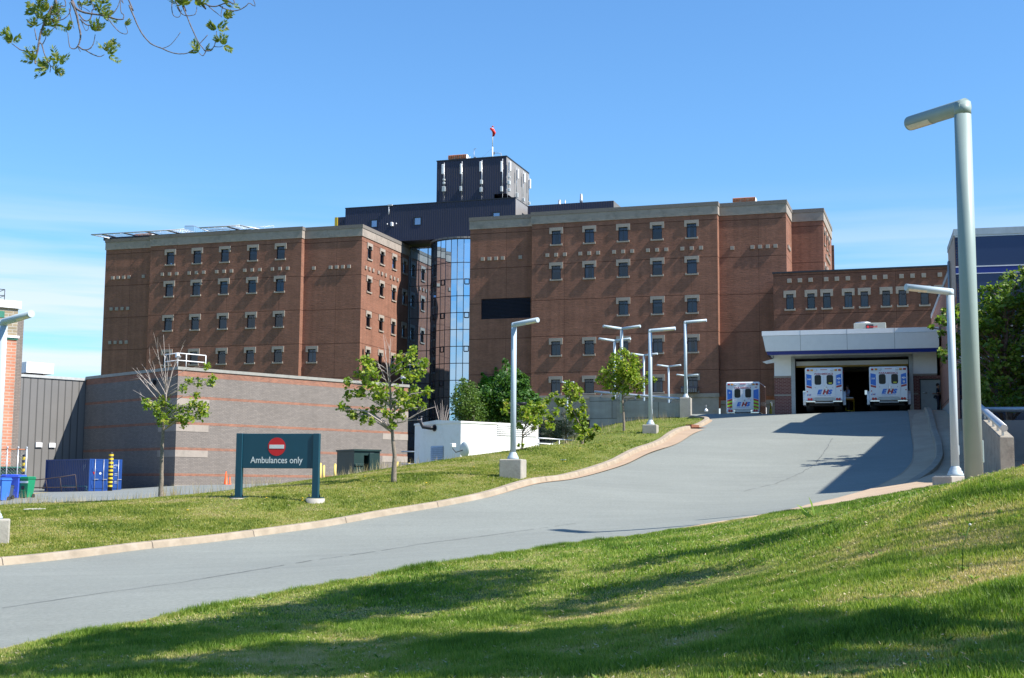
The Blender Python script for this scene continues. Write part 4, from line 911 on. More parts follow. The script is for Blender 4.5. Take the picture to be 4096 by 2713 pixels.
# roof unit with its red ring badge
a = FC.front('c5', 651, 492, 4); c = FC.front('c5', 852, 455, 4)
HV = thing('air_handler', FC.world(a[0], 4, a[1]-.5), FC.a, 'pale grey rooftop air handling unit with a black badge above the ambulance canopy', 'roof unit')
w_, h_ = c[0]-a[0], c[1]-a[1]+.5
b = MB(); b.cbox(0, w_, 0, 1.8, 0, h_, .03); b.build('casing', mat('unit_grey_paint', (.27, .29, .26), .5), HV)
b = MB(); b.lathe([(.55, 0), (.5, .12), (.2, .16)], (w_*.28, .8, h_), 18); b.build('fan_cowl', M_galv, HV)
b = MB(); x0 = w_*.38; b.box(x0, x0+w_*.23, -.03, -.005, h_-.42, h_-.12); bdg = b.build('badge', M_frame, HV)
def text(s, size, mt, parent, loc, rot=(R(90), 0, 0), shear=0.0, bold=0.0, align='LEFT', sx=1.0, name='lettering', ext=.0015):
    cu = bpy.data.curves.new(name, 'FONT'); cu.body = s; cu.size = size; cu.shear = shear; cu.offset = bold; cu.align_x = align; cu.extrude = ext; cu.resolution_u = 3
    to = bpy.data.objects.new(name, cu); COL.objects.link(to); dg = bpy.context.evaluated_depsgraph_get(); dg.update(); me = bpy.data.meshes.new_from_object(to.evaluated_get(dg))
    bpy.data.objects.remove(to); bpy.data.curves.remove(cu); me.materials.clear(); me.materials.append(mt); me.name = name
    o = bpy.data.objects.new(name, me); COL.objects.link(o); o.parent = parent; o.location = loc; o.rotation_euler = rot; o.scale = (sx, 1, 1); KIDS.setdefault(parent.name, []).append(o); return o
M_red = mat('red_paint', (.45, .012, .015), .4); M_redtext = mat('red_lettering', (.55, .02, .02), .5)
text('TRANE', .15, M_redtext, bdg, (x0+.26, -.034, h_-.32), bold=.003)
b = MB(); b.lathe([(.085, 0), (.085, .004)], (x0+.13, -.036, h_-.27), 14, axis='y'); b.lathe([(.04, 0), (.04, .004)], (x0+.13, -.042, h_-.27), 10, axis='y') if False else None; b.build('emblem', M_redtext, bdg)

# ================================================================ NAVY BUILDING ON THE RIGHT
Pe = atY(3829, 1300, 66); FE = Frame((Pe.x, Pe.y, 0), R(-14.8))
NB = thing('medical_building', FE.o, FE.a, 'building with navy glass front, white trim and brick side wall behind the big lamp post', 'building')
zE = Pe_top = FE.front('b4', 460, 47)[1]; zz_ = lambda y: FE.front('b4', 560, y)[1]
ztE = FE.front('b4', 560, 40)[1]
M_sidebrick = brick('side_brick', (.36, .17, .12), (.31, .145, .1), (.3, .2, .16), bw=.4, bh=.2, msize=.01, joint=(2.4, 5.0, .3), tint=.08)
wj = FE.side('b4', 297, 200)[0] if FE.side('b4', 297, 200)[0] > 1 else 5.0
wj = 5.0
b = MB(); b.box(0, .3, 0, wj, 3.6, ztE-.1).box(0, .3, wj, 24, 4.9, ztE-1.3); b.box(.3, 12, 16, 24, 4, ztE-1.3); b.build('side_wall', M_sidebrick, NB)
b = MB(); b.box(-.02, 0, .02, wj, ztE-3.2, ztE-.1); b.build('side_panel', mat('beige_panel', (.42, .33, .28), .7), NB)
b = MB(); b.box(-.06, .3, -.02, 24, -.5, 3.6).box(-.05, .3, wj, 24, 3.61, 4.9); b.build('side_base', M_concwall, NB)
b = MB(); b.box(-.05, 14, -.08, .25, ztE-.12, ztE+.22).box(-.05, .3, .25, wj+.1, ztE-.1, ztE+.2).box(-.04, .3, wj+.1, 24, ztE-1.3, ztE-1.05); b.build('roof_cap', mat('pale_cap', (.36, .42, .45), .4), NB)
b = MB(); b.box(.02, 14, .0, .2, zz_(228), ztE-.12).box(.02, 14, .0, .2, 2.0, zz_(275)); b.build('glass_front', M_navyglass, NB)
b = MB(); b.box(.0, 14, -.05, .2, zz_(236), zz_(230)).box(.0, 14, -.05, .2, zz_(275), zz_(271)).box(.0, 14, -.04, .2, ztE-.2, ztE-.12).box(0, 14, -.05, .2, zz_(758), zz_(748)).box(0, 14, -.05, .2, zz_(580), zz_(576)); b.build('white_trim', M_white, NB)
b = MB(); b.box(.0, 14, -.04, .2, zz_(271), zz_(236)); b.build('blue_stripe', M_blue, NB)
b = MB(); b.box(.0, 14, -.045, .2, zz_(800), zz_(759)); b.build('grey_panel', M_concwall, NB)
b = MB(); b.box(.0, 14, -.06, .2, 0, 1.99); b.build('base', M_concwall, NB)
b = MB(); b.box(.3, 14, .26, 16, ztE-.3, ztE-.1); b.build('roof', M_grey_roof, NB)
b = MB(); px_ = 1.6
for w in (3.0, 3.35): b.tube([(-.12, w, 4.2), (-.12, w, ztE-.9)], .06, 6)
b.build('conduits', M_grey, NB); b = MB(); b.box(-.35, -.05, 2.4, 3.3, 8.3, 8.8); b.build('service_box', M_grey, NB)
# its forward wing just outside the frame, which shades the ramp
NW = thing('medical_building', (21.9, 41.8, 0), R(-14.8), 'tall brick forward wing right of the retaining wall, just outside the frame', 'building')
b = MB(); b.box(0, 13, 0, 22.8, -.5, 12.7); b.build('wall', M_sidebrick, NW); b = MB(); b.box(-.1, 13.1, -.1, 22.8, 12.7, 13.0); b.build('coping', M_coping, NW)
# ================================================================ LAMP POSTS
def post(name, loc, h, arms, label, group, base=None, paint=None, brot=0.0, bsize=(.82, .82), dia=.2, arm_len=1.25, capdir=None, elbow='square'):
    """arms: list of headings (radians, world) for the tubular heads; base: height of the concrete footing"""
    t = thing(name, loc, 0, label, 'street lamp', group); paint = paint or M_lamp; r = dia/2
    z0 = 0
    if base:
        b = MB(); b.cbox(-bsize[0]/2, bsize[0]/2, -bsize[1]/2, bsize[1]/2, -.5, base, .03); f = b.build('footing', M_conc, t); f.rotation_euler = (0, 0, brot); z0 = base
        b = MB(); b.lathe([(r*2.1, 0), (r*2.15, .05), (r*1.9, .08), (r*1.85, .12), (r*1.5, .15), (r*1.45, .20), (r*1.1, .24), (r*1.02, .27)], (0, 0, z0), 20); b.build('base_cover', paint, t)
    b = MB(); b.tube([(0, 0, z0+.02), (0, 0, z0+h*.5), (0, 0, z0+h-r*.4)], [r*1.06, r, r*.98], 20); b.build('pole', paint, t)
    b = MB(); hz = z0+.55; b.cbox(r*.75, r*1.12, -r*.42, r*.42, hz, hz+r*2.6, .01); b.build('access_cover', paint, t)
    for a in arms:
        d = Vector((math.cos(a), math.sin(a), 0)); up = .055
        ar = r*.92; zt_ = z0+h-ar
        p0 = Vector((0, 0, zt_)); p1 = p0+d*arm_len+Vector((0, 0, arm_len*up))
        b = MB()
        if len(arms) == 1: b.tube([(0, 0, zt_-r), p0, p0+d*r*.2+Vector((0, 0, r*.35))], [r*.99, r*.99, r*.4], 20); b.tube([p0-d*r*.55, p0, p1], ar, 20)
        else: b.tube([p0, p1], ar, 14)
        A_ = b.build('lamp_arm', paint, t)
        side = Vector((-d.y, d.x, 0)); q0 = p0+d*arm_len*.55+Vector((0, 0, arm_len*.55*up)); q1 = p0+d*(arm_len-.06)+Vector((0, 0, (arm_len-.06)*up))
        b = MB(); n = 8; vs = []
        for P_ in (q0, q1):
            for k in range(n+1):
                th = R(-150)+R(120)*k/n; vs.append(P_+side*math.cos(th)*ar*1.03+Vector((0, 0, math.sin(th)*ar*1.03)))
        b.add(vs, [(k, k+1, n+2+k, n+1+k) for k in range(n)], True); b.build('lens', M_lens, A_)
    return t
def ang(dx, dy): return math.atan2(dy, dx)
SG = 'street lamps with tubular heads along the ramp'
# the ramp lamps: heads reach over the road (to the right and a little towards the camera)
def lamp_at(px, pyb, Y, **k):
    P = atY(px, pyb, Y); return P
hd = ang(.93, -.36)
P = atY(-26, 2076, 33); g0 = H(P.x, P.y); post('street_lamp', (P.x, P.y, g0), 5.0, [ang(.72, -.70)], 'lamp post at the left edge in front of the parking lot', SG, base=P.z-g0, brot=R(20), bsize=(.78, .78), arm_len=1.5)
P = atY(2052, 1838, 48); g0 = H(P.x, P.y); post('street_lamp', (P.x, P.y, g0), 5.0, [ang(.68, -.73)], 'lamp post on the lawn in front of the white generator container', SG, base=P.z-g0, brot=R(-14))
P = atY(2602, 1700, 68.5); g0 = H(P.x, P.y); post('street_lamp', (P.x, P.y, g0), 5.0, [ang(.93, -.36)], 'lamp post on the upper lawn just before the concrete ramp wall', SG, base=P.z-g0, brot=R(-14), arm_len=1.35, bsize=(.75, .75))
P = atY(2743, 1592, 85); g0 = H(P.x, P.y); post('street_lamp', (P.x, P.y, g0), 5.0, [ang(.93, -.34)], 'lamp post on the tall concrete pier at the end of the ramp wall', SG, base=P.z-g0, brot=R(-14), arm_len=1.4, bsize=(.72, .66))
P = atY(3822, 1905, 35); g0 = H(P.x, P.y); post('street_lamp', (P.x, P.y, g0), 5.0, [ang(-.97, -.22)], 'slim lamp post on a low footing beside the thick foreground post', SG, base=P.z-g0, brot=R(22), bsize=(.95, .75), arm_len=1.3)
P = atY(3897, 1938, 31); g0 = H(P.x, P.y); hb = atY(3862, 398, 31).z-g0
post('street_lamp', (P.x, P.y, g0-.1), hb+.1, [ang(-.35, .94)], 'thick grey green lamp post standing tall in the right foreground', SG, paint=M_lampbig, dia=.40, arm_len=2.0)
DG = 'double headed lamp posts behind the ramp wall'
dl = [(2486, 1310, 86, .2, 'nearest and tallest double headed lamp, above the sapling by the ramp wall', 1.25, 0), (2458, 1359, 97, .19, 'double headed lamp just left of the tallest one behind the ramp wall', 1.2, .05),
      (2575, 1418, 110, .18, 'double headed lamp between the sapling and the upper lawn lamp post', 1.15, 0), (2674, 1463, 119, .17, 'double headed lamp standing alone over the ramp wall rail', 1.1, 0),
      (2747, 1501, 131, .17, 'lowest double headed lamp right behind the pier lamp', 1.1, 0)]
for px, py, Y, dia, lab, al, rr in dl:
    P = atY(px, py, Y); post('street_lamp', (P.x, P.y, 4.9), P.z-4.9, [ang(-.86, -.5), ang(.80, -.6)], lab, DG, dia=dia, arm_len=al*1.15)
P = atY(2270, 1530, 118); post('street_lamp', (P.x, P.y, 3.0), P.z-3.0, [ang(-.62, -.78), ang(.62, -.78)], 'small double headed lamp above the narrow sapling left of the ramp wall', DG, dia=.14, arm_len=.85)
# short garden lamp among the bushes
P = atY(2087, 1612, 84); t = thing('garden_lamp', (P.x, P.y, H(P.x, P.y)), 0, 'short black bowl topped lamp among the bushes', 'street lamp'); zz = P.z-H(P.x, P.y)
b = MB(); b.tube([(0, 0, 0), (0, 0, zz-.3)], .05, 8); b.build('pole', M_frame, t); b = MB(); b.lathe([(.08, -.35), (.28, -.15), (.32, 0), (.30, .03)], (0, 0, zz), 14); b.build('lamp_head', M_frame, t)

# ================================================================ AMBULANCES
M_amb = mat('ambulance_white', (.80, .81, .82), .3, var=.02, coat=.4); M_ablue = mat('ambulance_blue', (.02, .17, .62), .35, var=.03); M_ared = mat('ambulance_red', (.42, .015, .02), .35, var=.03); M_lime = mat('lime_reflective', (.42, .75, .03), .4, var=.03)
M_amber = mat('amber_lens', (.75, .30, .01), .25); M_redlens = mat('red_lens', (.50, .01, .012), .25); M_clear = mat('clear_lens', (.75, .78, .8), .15); M_amglass = mat('ambulance_glass', (.010, .014, .013), .22, var=.05, spec=.25)
M_tread = mat('tread_plate', (.40, .42, .42), .35, .7, var=.25, scale=30, bump=.5, bscale=60); M_chrome = glass('chrome', (.7, .72, .74), 1, .15)
def rrect(x0, x1, z0, z1, r, n=5):
    P = []
    for cx_, cz_, a0 in ((x1-r, z1-r, 0), (x0+r, z1-r, 90), (x0+r, z0+r, 180), (x1-r, z0+r, 270)):
        for k in range(n+1): a = R(a0+90*k/n); P.append((cx_+r*math.cos(a), cz_+r*math.sin(a)))
    return P
def ambulance(loc, rot, number, chevron, label, tail):
    t = thing('ambulance', loc, rot, label, 'ambulance', 'ambulances at the bay'); W = 1.2; zb, zt_ = .62, 2.84; D2 = 4.3
    b = MB(); prof = rrect(-W, W, zb, zt_, .10, 4); n = len(prof)
    rings = [(.0, .05), (.03, .015), (.09, 0), (D2-.06, 0), (D2, .05)]; vs = []
    for y, ins_ in rings:
        for x, z in prof:
            s_ = (W-ins_)/W; vs.append((x*s_, y, (z-(zb+zt_)/2)*(1-ins_/1.1)+(zb+zt_)/2))
    fs = [(i*n+k, i*n+(k+1) % n, (i+1)*n+(k+1) % n, (i+1)*n+k) for i in range(len(rings)-1) for k in range(n)]
    b.add(vs, fs, True); b.add(vs[:n], [tuple(range(n))]); b.add(vs[-n:], [tuple(range(n))[::-1]]); b.build('body', M_amb, t)
    # cab ahead of the box
    b = MB(); b.prism([(D2, .6), (D2+2.6, .6), (D2+2.6, 1.35), (D2+1.6, 1.5), (D2+.95, 2.25), (D2, 2.3)], 'x', -1.0, 1.0); b.build('cab', M_amb, t)
    # doors
    doors = []
    for sgn in (-1, 1):
        x0, x1 = (-.735, -.008) if sgn < 0 else (.008, .735)
        b = MB(); b.cbox(x0, x1, -.03, .03, .88, 2.46, .012); d = b.build('rear_door', M_amb, t); doors.append(d)
        wx0, wx1 = (-.575, -.19) if sgn < 0 else (.19, .575)
        b = MB(); b.prism([(p[0], p[1]) for p in rrect(wx0-.02, wx1+.02, 1.70, 2.34, .12)], 'y', -.036, -.028); wf = b.build('window_seal', M_black, d)
        b = MB(); b.prism(rrect(wx0, wx1, 1.72, 2.32, .10), 'y', -.041, -.0365); b.build('window', M_amglass, d)
        b = MB(); b.lathe([(.02, 0), (.02, .015)], (sgn*.56, -.045, 1.52), 8, axis='y'); b.build('bolt', M_black, d)
    b = MB(); b.cbox(.06, .19, -.06, -.031, 1.42, 1.58, .012); b.build('handle', M_chrome if not chevron else M_amb, doors[1])
    b = MB(); b.box(.08, .17, -.064, -.061, 1.45, 1.55); b.build('latch', M_grey, doors[1])
    if not chevron: b = MB(); b.box(.30, .50, -.047, -.0415, 1.755, 1.84); b.build('yellow_sticker', mat('yellow_sticker', (.7, .65, .05), .5), doors[1])
    # lamps along the top
    for sgn in (-1, 1):
        for k, (mt, nm) in enumerate(((M_redlens, 'red_light'), (M_amber, 'amber_light'), (M_clear, 'clear_light'))):
            x = sgn*(1.0-.235*k); zz_2 = 2.66
            b = MB(); b.cbox(x-.10, x+.10, -.05, .02, zz_2-.065, zz_2+.065, .03); o_ = b.build('light_bezel', M_black if k == 9 else M_chrome, t)
            b = MB(); b.cbox(x-.085, x+.085, -.075, -.045, zz_2-.05, zz_2+.05, .02); b.build(nm, mt, o_)
        for k in range(2):
            x = sgn*(.98-.165*k); b = MB(); b.lathe([(.078, 0), (.085, .03), (.085, .05)], (x, -.07, .755), 14, axis='y'); b.build('tail_lamp', M_redlens, t)
        x = sgn*.62; b = MB(); b.lathe([(.078, 0), (.085, .03), (.085, .05)], (x, -.07, .755), 14, axis='y'); b.build('reversing_lamp', M_chrome if chevron else M_tread, t)
    b = MB(); b.cbox(-.22, .22, -.03, .0, 2.675, 2.705, .008); b.build('brake_light', M_redlens, t)
    # side panels
    def panel(poly, mt, nm, k=0): bb = MB(); bb.prism([p for p in poly], 'y', -.006-.001*k, .002); return bb.build(nm, mt, t)
    for s_ in (-1, 1):
        f = lambda x, z: (s_*x, z)
        if chevron: P1 = [f(1.12, 2.33), f(.76, 2.24), f(.76, 1.66), f(1.12, 1.56)]
        else: P1 = [f(1.10, 2.42) if s_ > 0 else f(1.12, 2.42), f(.78, 2.32), f(.78, 1.66), f(1.12, 1.72)] if s_ > 0 else [f(1.12, 2.42), f(.78, 2.34), f(.78, 1.60), f(1.12, 1.70)]
        if s_ < 0: P1 = P1[::-1]
        panel(P1, M_ablue, 'blue_panel')
        if chevron:
            for k in range(7):
                z0_ = 1.55-.125*k; P2 = [f(1.12, z0_-.02), f(.76, z0_+.08), f(.76, z0_-.045), f(1.12, z0_-.145)]
                if min(p[1] for p in P2) < .84: P2 = [(p[0], max(p[1], .84)) for p in P2]
                if s_ < 0: P2 = P2[::-1]
                panel(P2, M_ared if k % 2 == 0 else M_lime, 'chevron', k=k % 2)
        else:
            P2 = [f(1.12, 1.66), f(.78, 1.58), f(.78, 1.46), f(1.12, 1.54)] if s_ < 0 else [f(1.12, 1.70), f(.78, 1.62), f(.78, 1.50), f(1.12, 1.58)]
            if s_ < 0: P2 = P2[::-1]
            panel(P2, M_ared, 'red_panel')
            b = MB(); b.lathe([(.04, 0), (.04, .02)], (s_*1.07, -.02, 1.32 if s_ > 0 else 1.26), 10, axis='y'); b.build('reflector', M_redlens, t)
    text('PARAMEDICS', .165, M_ared, doors[0], (0, -.033, 2.355), align='CENTER', sx=1.22, bold=.004)
    for s, x, mt in (('E', -.44, M_ablue), ('H', -.10, M_ared), ('S', .24, M_ablue)): text(s, .38, mt, doors[0], (x, -.033, 1.10), shear=.28, bold=.028, sx=1.2)
    text('Emergency Health Services', .085, M_ablue, doors[0], (0, -.033, .985), align='CENTER', sx=.95)
    for s, x, mt in (('E', -1.10, M_ablue), ('H', -1.0, M_ared), ('S', -.90, M_ablue)):
        if chevron and s == 'E': panel([(-1.13, .83), (-.80, .83), (-.80, .97), (-1.13, .97)], M_amb, 'badge_plate', k=3)
        text(s, .12, mt, t, (x, -.012, .86 if chevron else 1.0), shear=.28, bold=.006, sx=1.1)
    if chevron:
        text(number, .12, M_redtext, t, (.95, -.012, 2.40), align='CENTER', bold=.004); text('911', .10, M_redtext, doors[1], (.42, -.034, 1.58), align='CENTER', bold=.004)
        b = MB(); b.lathe([(.055, 0), (.055, .004)], (-.95, -.014, 2.07), 12, axis='y'); b.build('round_emblem', M_amb, t); b = MB(); b.box(-.98, -.92, -.018, -.0145, 2.07, 2.09); b.build('emblem_mark', M_black, t)
    else:
        text(number, .15, M_amb, t, (-.95, -.012, 2.02), align='CENTER', bold=.004)
        b = MB(); a_ = [(.95+.14*math.cos(R(k)), 2.06+.10*math.sin(R(k))) for k in range(10, 171, 20)]+[(.95+.07*math.cos(R(k)), 2.04+.06*math.sin(R(k))) for k in range(170, 9, -20)]
        b.prism(a_, 'y', -.014, -.007); b.build('arched_emblem', M_amb, t)
        b = MB(); b.lathe([(.035, 0), (.035, .004)], (.95, -.014, 2.05), 10, axis='y'); b.build('emblem_dot', M_offwhite, t)
        b = MB(); b.lathe([(.072, 0), (.072, .004)], (.95, -.014, 1.86), 14, axis='y'); b.build('round_emblem', M_amb, t); b = MB(); b.box(.91, .99, -.018, -.0145, 1.865, 1.895); b.build('emblem_mark', M_black, t)
    # bumper, plate and underbody
    b = MB(); b.cbox(-.60, .60, -.03, .02, .66, .86, .01); b.build('kick_plate', M_tread, t)
    b = MB(); b.cbox(-1.16, -.55, -.12, .05, .56, .66, .02); b.build('bumper_end', M_chrome, t); b = MB(); b.cbox(.55, 1.16, -.12, .05, .56, .66, .02); b.build('bumper_end', M_chrome, t)
    b = MB(); b.box(-.60, .60, -.16, .05, .50, .56); b.build('step', M_tread, t)
    b = MB(); b.box(-.95, .95, .15, D2, .34, .60); b.build('chassis', M_black, t)
    for s_ in (-1, 1):
        for y in (1.25, 5.9):
            xo, xi = s_*1.16, s_*.62
            b = MB(); b.lathe([(.2, 0), (.36, .01), (.40, .05), (.40, .45), (.36, .5), (.2, .51)], (min(xo, xi), y, .40), 20, axis='x'); w = b.build('wheel', M_black, t)
            b = MB(); b.lathe([(.10, 0), (.22, .01)], (xo-.0 if s_ > 0 else xo-.02, y, .40), 14, axis='x'); b.build('rim', M_chrome, w)
        if not chevron:                                # bulging rear wings
            b = MB(); pr_ = [(.55, .42), (.50, .75), (.62, 1.10), (.95, 1.32), (1.55, 1.32), (1.88, 1.10), (2.0, .75), (1.95, .42)]
            b.prism(pr_, 'x', min(s_*1.19, s_*1.36), max(s_*1.19, s_*1.36)); b.build('wheel_arch', M_amb, t)
        b = MB(); b.tube([(s_*1.0, D2+1.4, 1.55), (s_*1.42, D2+1.35, 1.5)], .025, 6); m_ = b.build('mirror_arm', M_black, t)
        b = MB(); b.cbox(min(s_*1.36, s_*1.58), max(s_*1.36, s_*1.58), D2+1.3, D2+1.42, 1.36, 1.76, .03); mm = b.build('mirror', M_black, t)
        b = MB(); b.box(min(s_*1.39, s_*1.55), max(s_*1.39, s_*1.55), D2+1.29, D2+1.298, 1.42, 1.72); b.build('mirror_glass', M_chrome, mm)
    if chevron:                                        # right side sheet, canopy shade and reflections put into its brown colour
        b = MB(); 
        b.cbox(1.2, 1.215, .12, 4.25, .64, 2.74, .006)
        b.build('dark_side_sheet', mat('side_shade_brown', (.035, .02, .02), .25), t)
    else:
        b = MB(); b.box(1.2, 1.206, .3, 3.9, 1.55, 1.75); b.build('side_stripe', M_ared, t); b = MB(); b.box(1.2, 1.206, .3, 3.9, 1.78, 2.3); b.build('side_band', M_ablue, t)
        b = MB(); b.cbox(1.19, 1.25, .5, .9, 2.45, 2.6, .02); b.build('side_light', M_redlens, t)
    return t
def amb_at(px0, px1, py, Y):
    a, c = atY(px0, py, Y), atY(px1, py, Y); return (a+c)/2
Pm = amb_at(3223, 3369, 1550, 81.3); a_ = ambulance((Pm.x, Pm.y, 4.86), R(-14.6), '348', False, 'left ambulance at the bay door, rear marked 348', 0); a_.scale = (.945,)*3
Pm = amb_at(3481, 3628, 1550, 80.3); a_ = ambulance((Pm.x, Pm.y, 4.86), R(-15.6), '368', False, 'right ambulance at the bay door, rear marked 368', 0); a_.scale = (.945,)*3
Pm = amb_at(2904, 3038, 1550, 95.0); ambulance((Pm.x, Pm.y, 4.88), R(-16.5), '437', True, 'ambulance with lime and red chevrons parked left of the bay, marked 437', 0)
# white van deep in the bay
Pv = atY(3425, 1550, 96); t = thing('van', (Pv.x, Pv.y, 4.9), R(-16), 'white van parked deep inside the bay between the ambulances', 'van')
b = MB(); b.prism(rrect(-.2, 2.0, .45, 2.15, .2), 'y', 0, 5); b.build('body', M_amb, t); b = MB(); b.prism(rrect(-.05, .72, 1.25, 1.98, .08), 'y', -.02, .01); b.build('rear_window', M_amglass, t); b = MB(); b.box(-.2, 2, -.1, .05, .38, .5); b.build('bumper', M_black, t)
for x in (.1, 1.75): b = MB(); b.lathe([(.2, 0), (.34, .02), (.34, .2)], (x-.1, .9, .34), 16, axis='x'); b.build('wheel', M_black, t)
# ================================================================ SMALL THINGS
def base(px, py, Y, dz=0):
    P = atY(px, py, Y); return Vector((P.x, P.y, H(P.x, P.y)+dz))
# ---- sign
M_teal = mat('teal_sign_paint', (.003, .048, .078), .4, var=.05)
M_signred = mat('sign_red', (.50, .008, .012), .4, var=.04); M_signgrey = mat('sign_lettering_grey', (.55, .58, .58), .5, var=.03)
a, c = atY(960, 1737, 42.3), atY(1270, 1733, 41.9); dv = c-a; Ws = math.hypot(dv.x, dv.y); ra = math.atan2(dv.y, dv.x)
ztop = (a.z+c.z)/2+.0; zbot = atY(960, 1873, 42.3).z
SG_ = thing('road_sign', (a.x, a.y, 0), ra, 'teal sign reading Ambulances only with a red no entry disc', 'sign')
b = MB(); b.cbox(.12, Ws-.12, -.04, .04, zbot, ztop, .01); pn = b.build('panel', M_teal, SG_)
zl_, zr_ = atY(960, 1991, 42.3).z, atY(1270, 1993, 41.9).z
for x0, zb_ in ((-.09, zl_), (Ws-.12, zr_)):
    b = MB(); b.cbox(x0, x0+.21, -.085, .085, zb_, ztop+.005, .012); po = b.build('post', M_teal, SG_)
    b = MB(); b.box(x0-.12, x0+.33, -.2, .2, zb_-.0, zb_+.03); fl_ = b.build('base_plate', mat('dark_teal', (.01, .04, .06), .5) if 0 else M_teal, po)
    for dx in (-.07, .28): b = MB(); b.lathe([(.02, 0), (.02, .1)], (x0+dx, -.12, zb_+.03), 6); b.build('anchor_bolt', M_frame, po)
b = MB(); b.lathe([(.30, -.55), (.30, -.01)], (Ws-.02, 0, zr_), 24); b.build('concrete_footing', M_conc, SG_)
b = MB(); b.lathe([(.28, -.5), (.28, -.01)], (.02, 0, zl_), 24); b.build('concrete_footing', M_conc, SG_)
xc = Ws*.487; zc_ = atY(1112, 1787, 42).z; rr_ = .29
b = MB(); b.lathe([(rr_, 0), (rr_, .006)], (xc, -.048, zc_), 40, axis='y', smooth=False); b.build('red_disc', M_signred, SG_)
b = MB(); b.cbox(xc-rr_*.84, xc+rr_*.84, -.056, -.049, zc_-.06, zc_+.06, .002); b.build('white_bar', M_signgrey, SG_)
text('Ambulances only', .285, M_signgrey, pn, (xc, -.043, zbot+.165), align='CENTER', bold=.0035, sx=.875)
# ---- shipping containers
M_cont = ribbed('container_blue', (.008, .04, .17), .28, .05, .45, sharp=False, var=.1); M_contp = mat('container_blue_plain', (.008, .05, .22), .4, var=.06)
def container(loc, rot, label, lettering=True):
    t = thing('shipping_container', loc, rot, label, 'container', 'blue shipping containers by the grey brick wall'); W, D2, Hh = 2.6, 7.0, 2.5
    b = MB(); b.box(.06, W-.06, .06, D2-.06, .12, Hh-.08); b.build('walls', M_cont, t)
    b = MB()
    for x in (0, W-.12):
        for y in (0, D2-.14): b.box(x, x+.12, y, y+.14, 0, Hh)
    for y in (0, D2-.1): b.box(.12, W-.12, y+.01, y+.1, 0, .14).box(.12, W-.12, y+.01, y+.1, Hh-.12, Hh)
    for x in (.01, W-.09): b.box(x, x+.08, .14, D2-.14, 0, .14).box(x, x+.08, .14, D2-.14, Hh-.1, Hh)
    b.build('frame', M_contp, t)
    for k in (0, 1):
        x0 = .13+k*(W/2-.12); x1 = x0+W/2-.14
        b = MB(); b.box(x0, x1, -.005, .05, .15, Hh-.13); 
        for z in (.35, .95, 1.55, 2.1):
            if z < 2: b.cbox(x0+.08, x1-.08, -.03, -.004, z, z+.28, .02)
        d = b.build('door', M_contp, t)
        for x in (x0+.28, x1-.2):
            b = MB(); b.tube([(x, -.07, .05), (x, -.07, Hh-.03)], .022, 6); b.build('locking_bar', M_galv, d)
            b = MB(); b.box(x-.05, x+.28, -.09, -.075, 1.0, 1.04); b.build('bar_handle', M_galv, d)
    wh = mat('stencil_white', (.55, .6, .65), .7) if 'stencil_white' not in bpy.data.materials else bpy.data.materials['stencil_white']
    if lettering:
        for z, s in ((2.0, '106705 3'), (1.8, '22G1')): text(s, .17, wh, t, (W-.83, -.008, z), sx=.9)
        for z in (1.42, 1.30, .85, .73): text('30480 KG', .085, wh, t, (W-.62, -.036, z), sx=.9)
        b = MB(); b.prism([(.27, 1.55), (.47, 1.55), (.37, 1.35)], 'y', -.038, -.033); b.build('triangle_mark', M_signred, t)
        b = MB(); b.lathe([(.09, 0), (.09, .004)], (.85, -.038, 1.45), 14, axis='y'); b.build('round_mark', wh, t)
        for k, s in enumerate(('106705 3', '22G1')): text(s, .12, wh, t, (-.004, .9-.22*k, 2.1), rot=(R(90), R(90), R(-90)), sx=1)
    return t
P = base(354, 1966, 97); container((P.x, P.y, -.62), R(45), 'blue shipping container with its long ribbed side to the left, behind the striped post')
P = base(425, 1960, 102); 
# ---- striped posts
M_yel = mat('safety_yellow', (.68, .48, .03), .55, var=.1); M_yelpale = mat('pale_yellow_paint', (.66, .50, .12), .6, var=.12)
def striped(loc, h, r, n, label):
    t = thing('bollard', loc, 0, label, 'bollard'); b = MB(); b.tube([(0, 0, 0), (0, 0, h-.03)], r*.98, 16); b.lathe([(r*.98, 0), (r*.8, r*.4), (r*.3, r*.62)], (0, 0, h-.03), 16); b.build('post', M_frame, t)
    for i in range(n):
        z = h-.1-(i+.0)*(h*.9/n)-h*.45/n*.9; b = MB(); b.tube([(0, 0, z), (0, 0, z+h*.45/n)], r, 16, cap=False); b.build('yellow_band', M_yel, t)
P = base(439, 1965, 90); striped((P.x, P.y, P.z), atY(440, 1812, 90).z-P.z, .16, 9, 'tall black and yellow striped post in front of the blue container')
P = base(92, 1960, 74); striped((P.x, P.y, P.z), atY(92, 1822, 74).z-P.z, .14, 6, 'black and yellow striped post behind the chain link fence')
# ---- low pipe railing before the container
t = thing('pipe_railing', (0, 0, 0), 0, 'thin rusty sloping pipe railing in front of the blue container', 'railing'); b = MB(); Yr = 88
pts = [(122, 1922, 1960), (183, 1916, 1962), (240, 1909, 1964), (302, 1899, 1966)]
for px, p1, p0 in pts: A_, B_ = atY(px, p1, Yr), atY(px+6, p0+4, Yr); b.tube([A_, B_], .03, 6)
b.tube([atY(px, p1, Yr) for px, p1, p0 in pts], .03, 6); b.tube([atY(px+4, (p1*.25+p0*.75), Yr) for px, p1, p0 in pts], .03, 6); b.build('rails', mat('rusty_dark_pipe', (.05, .035, .035), .8), t)
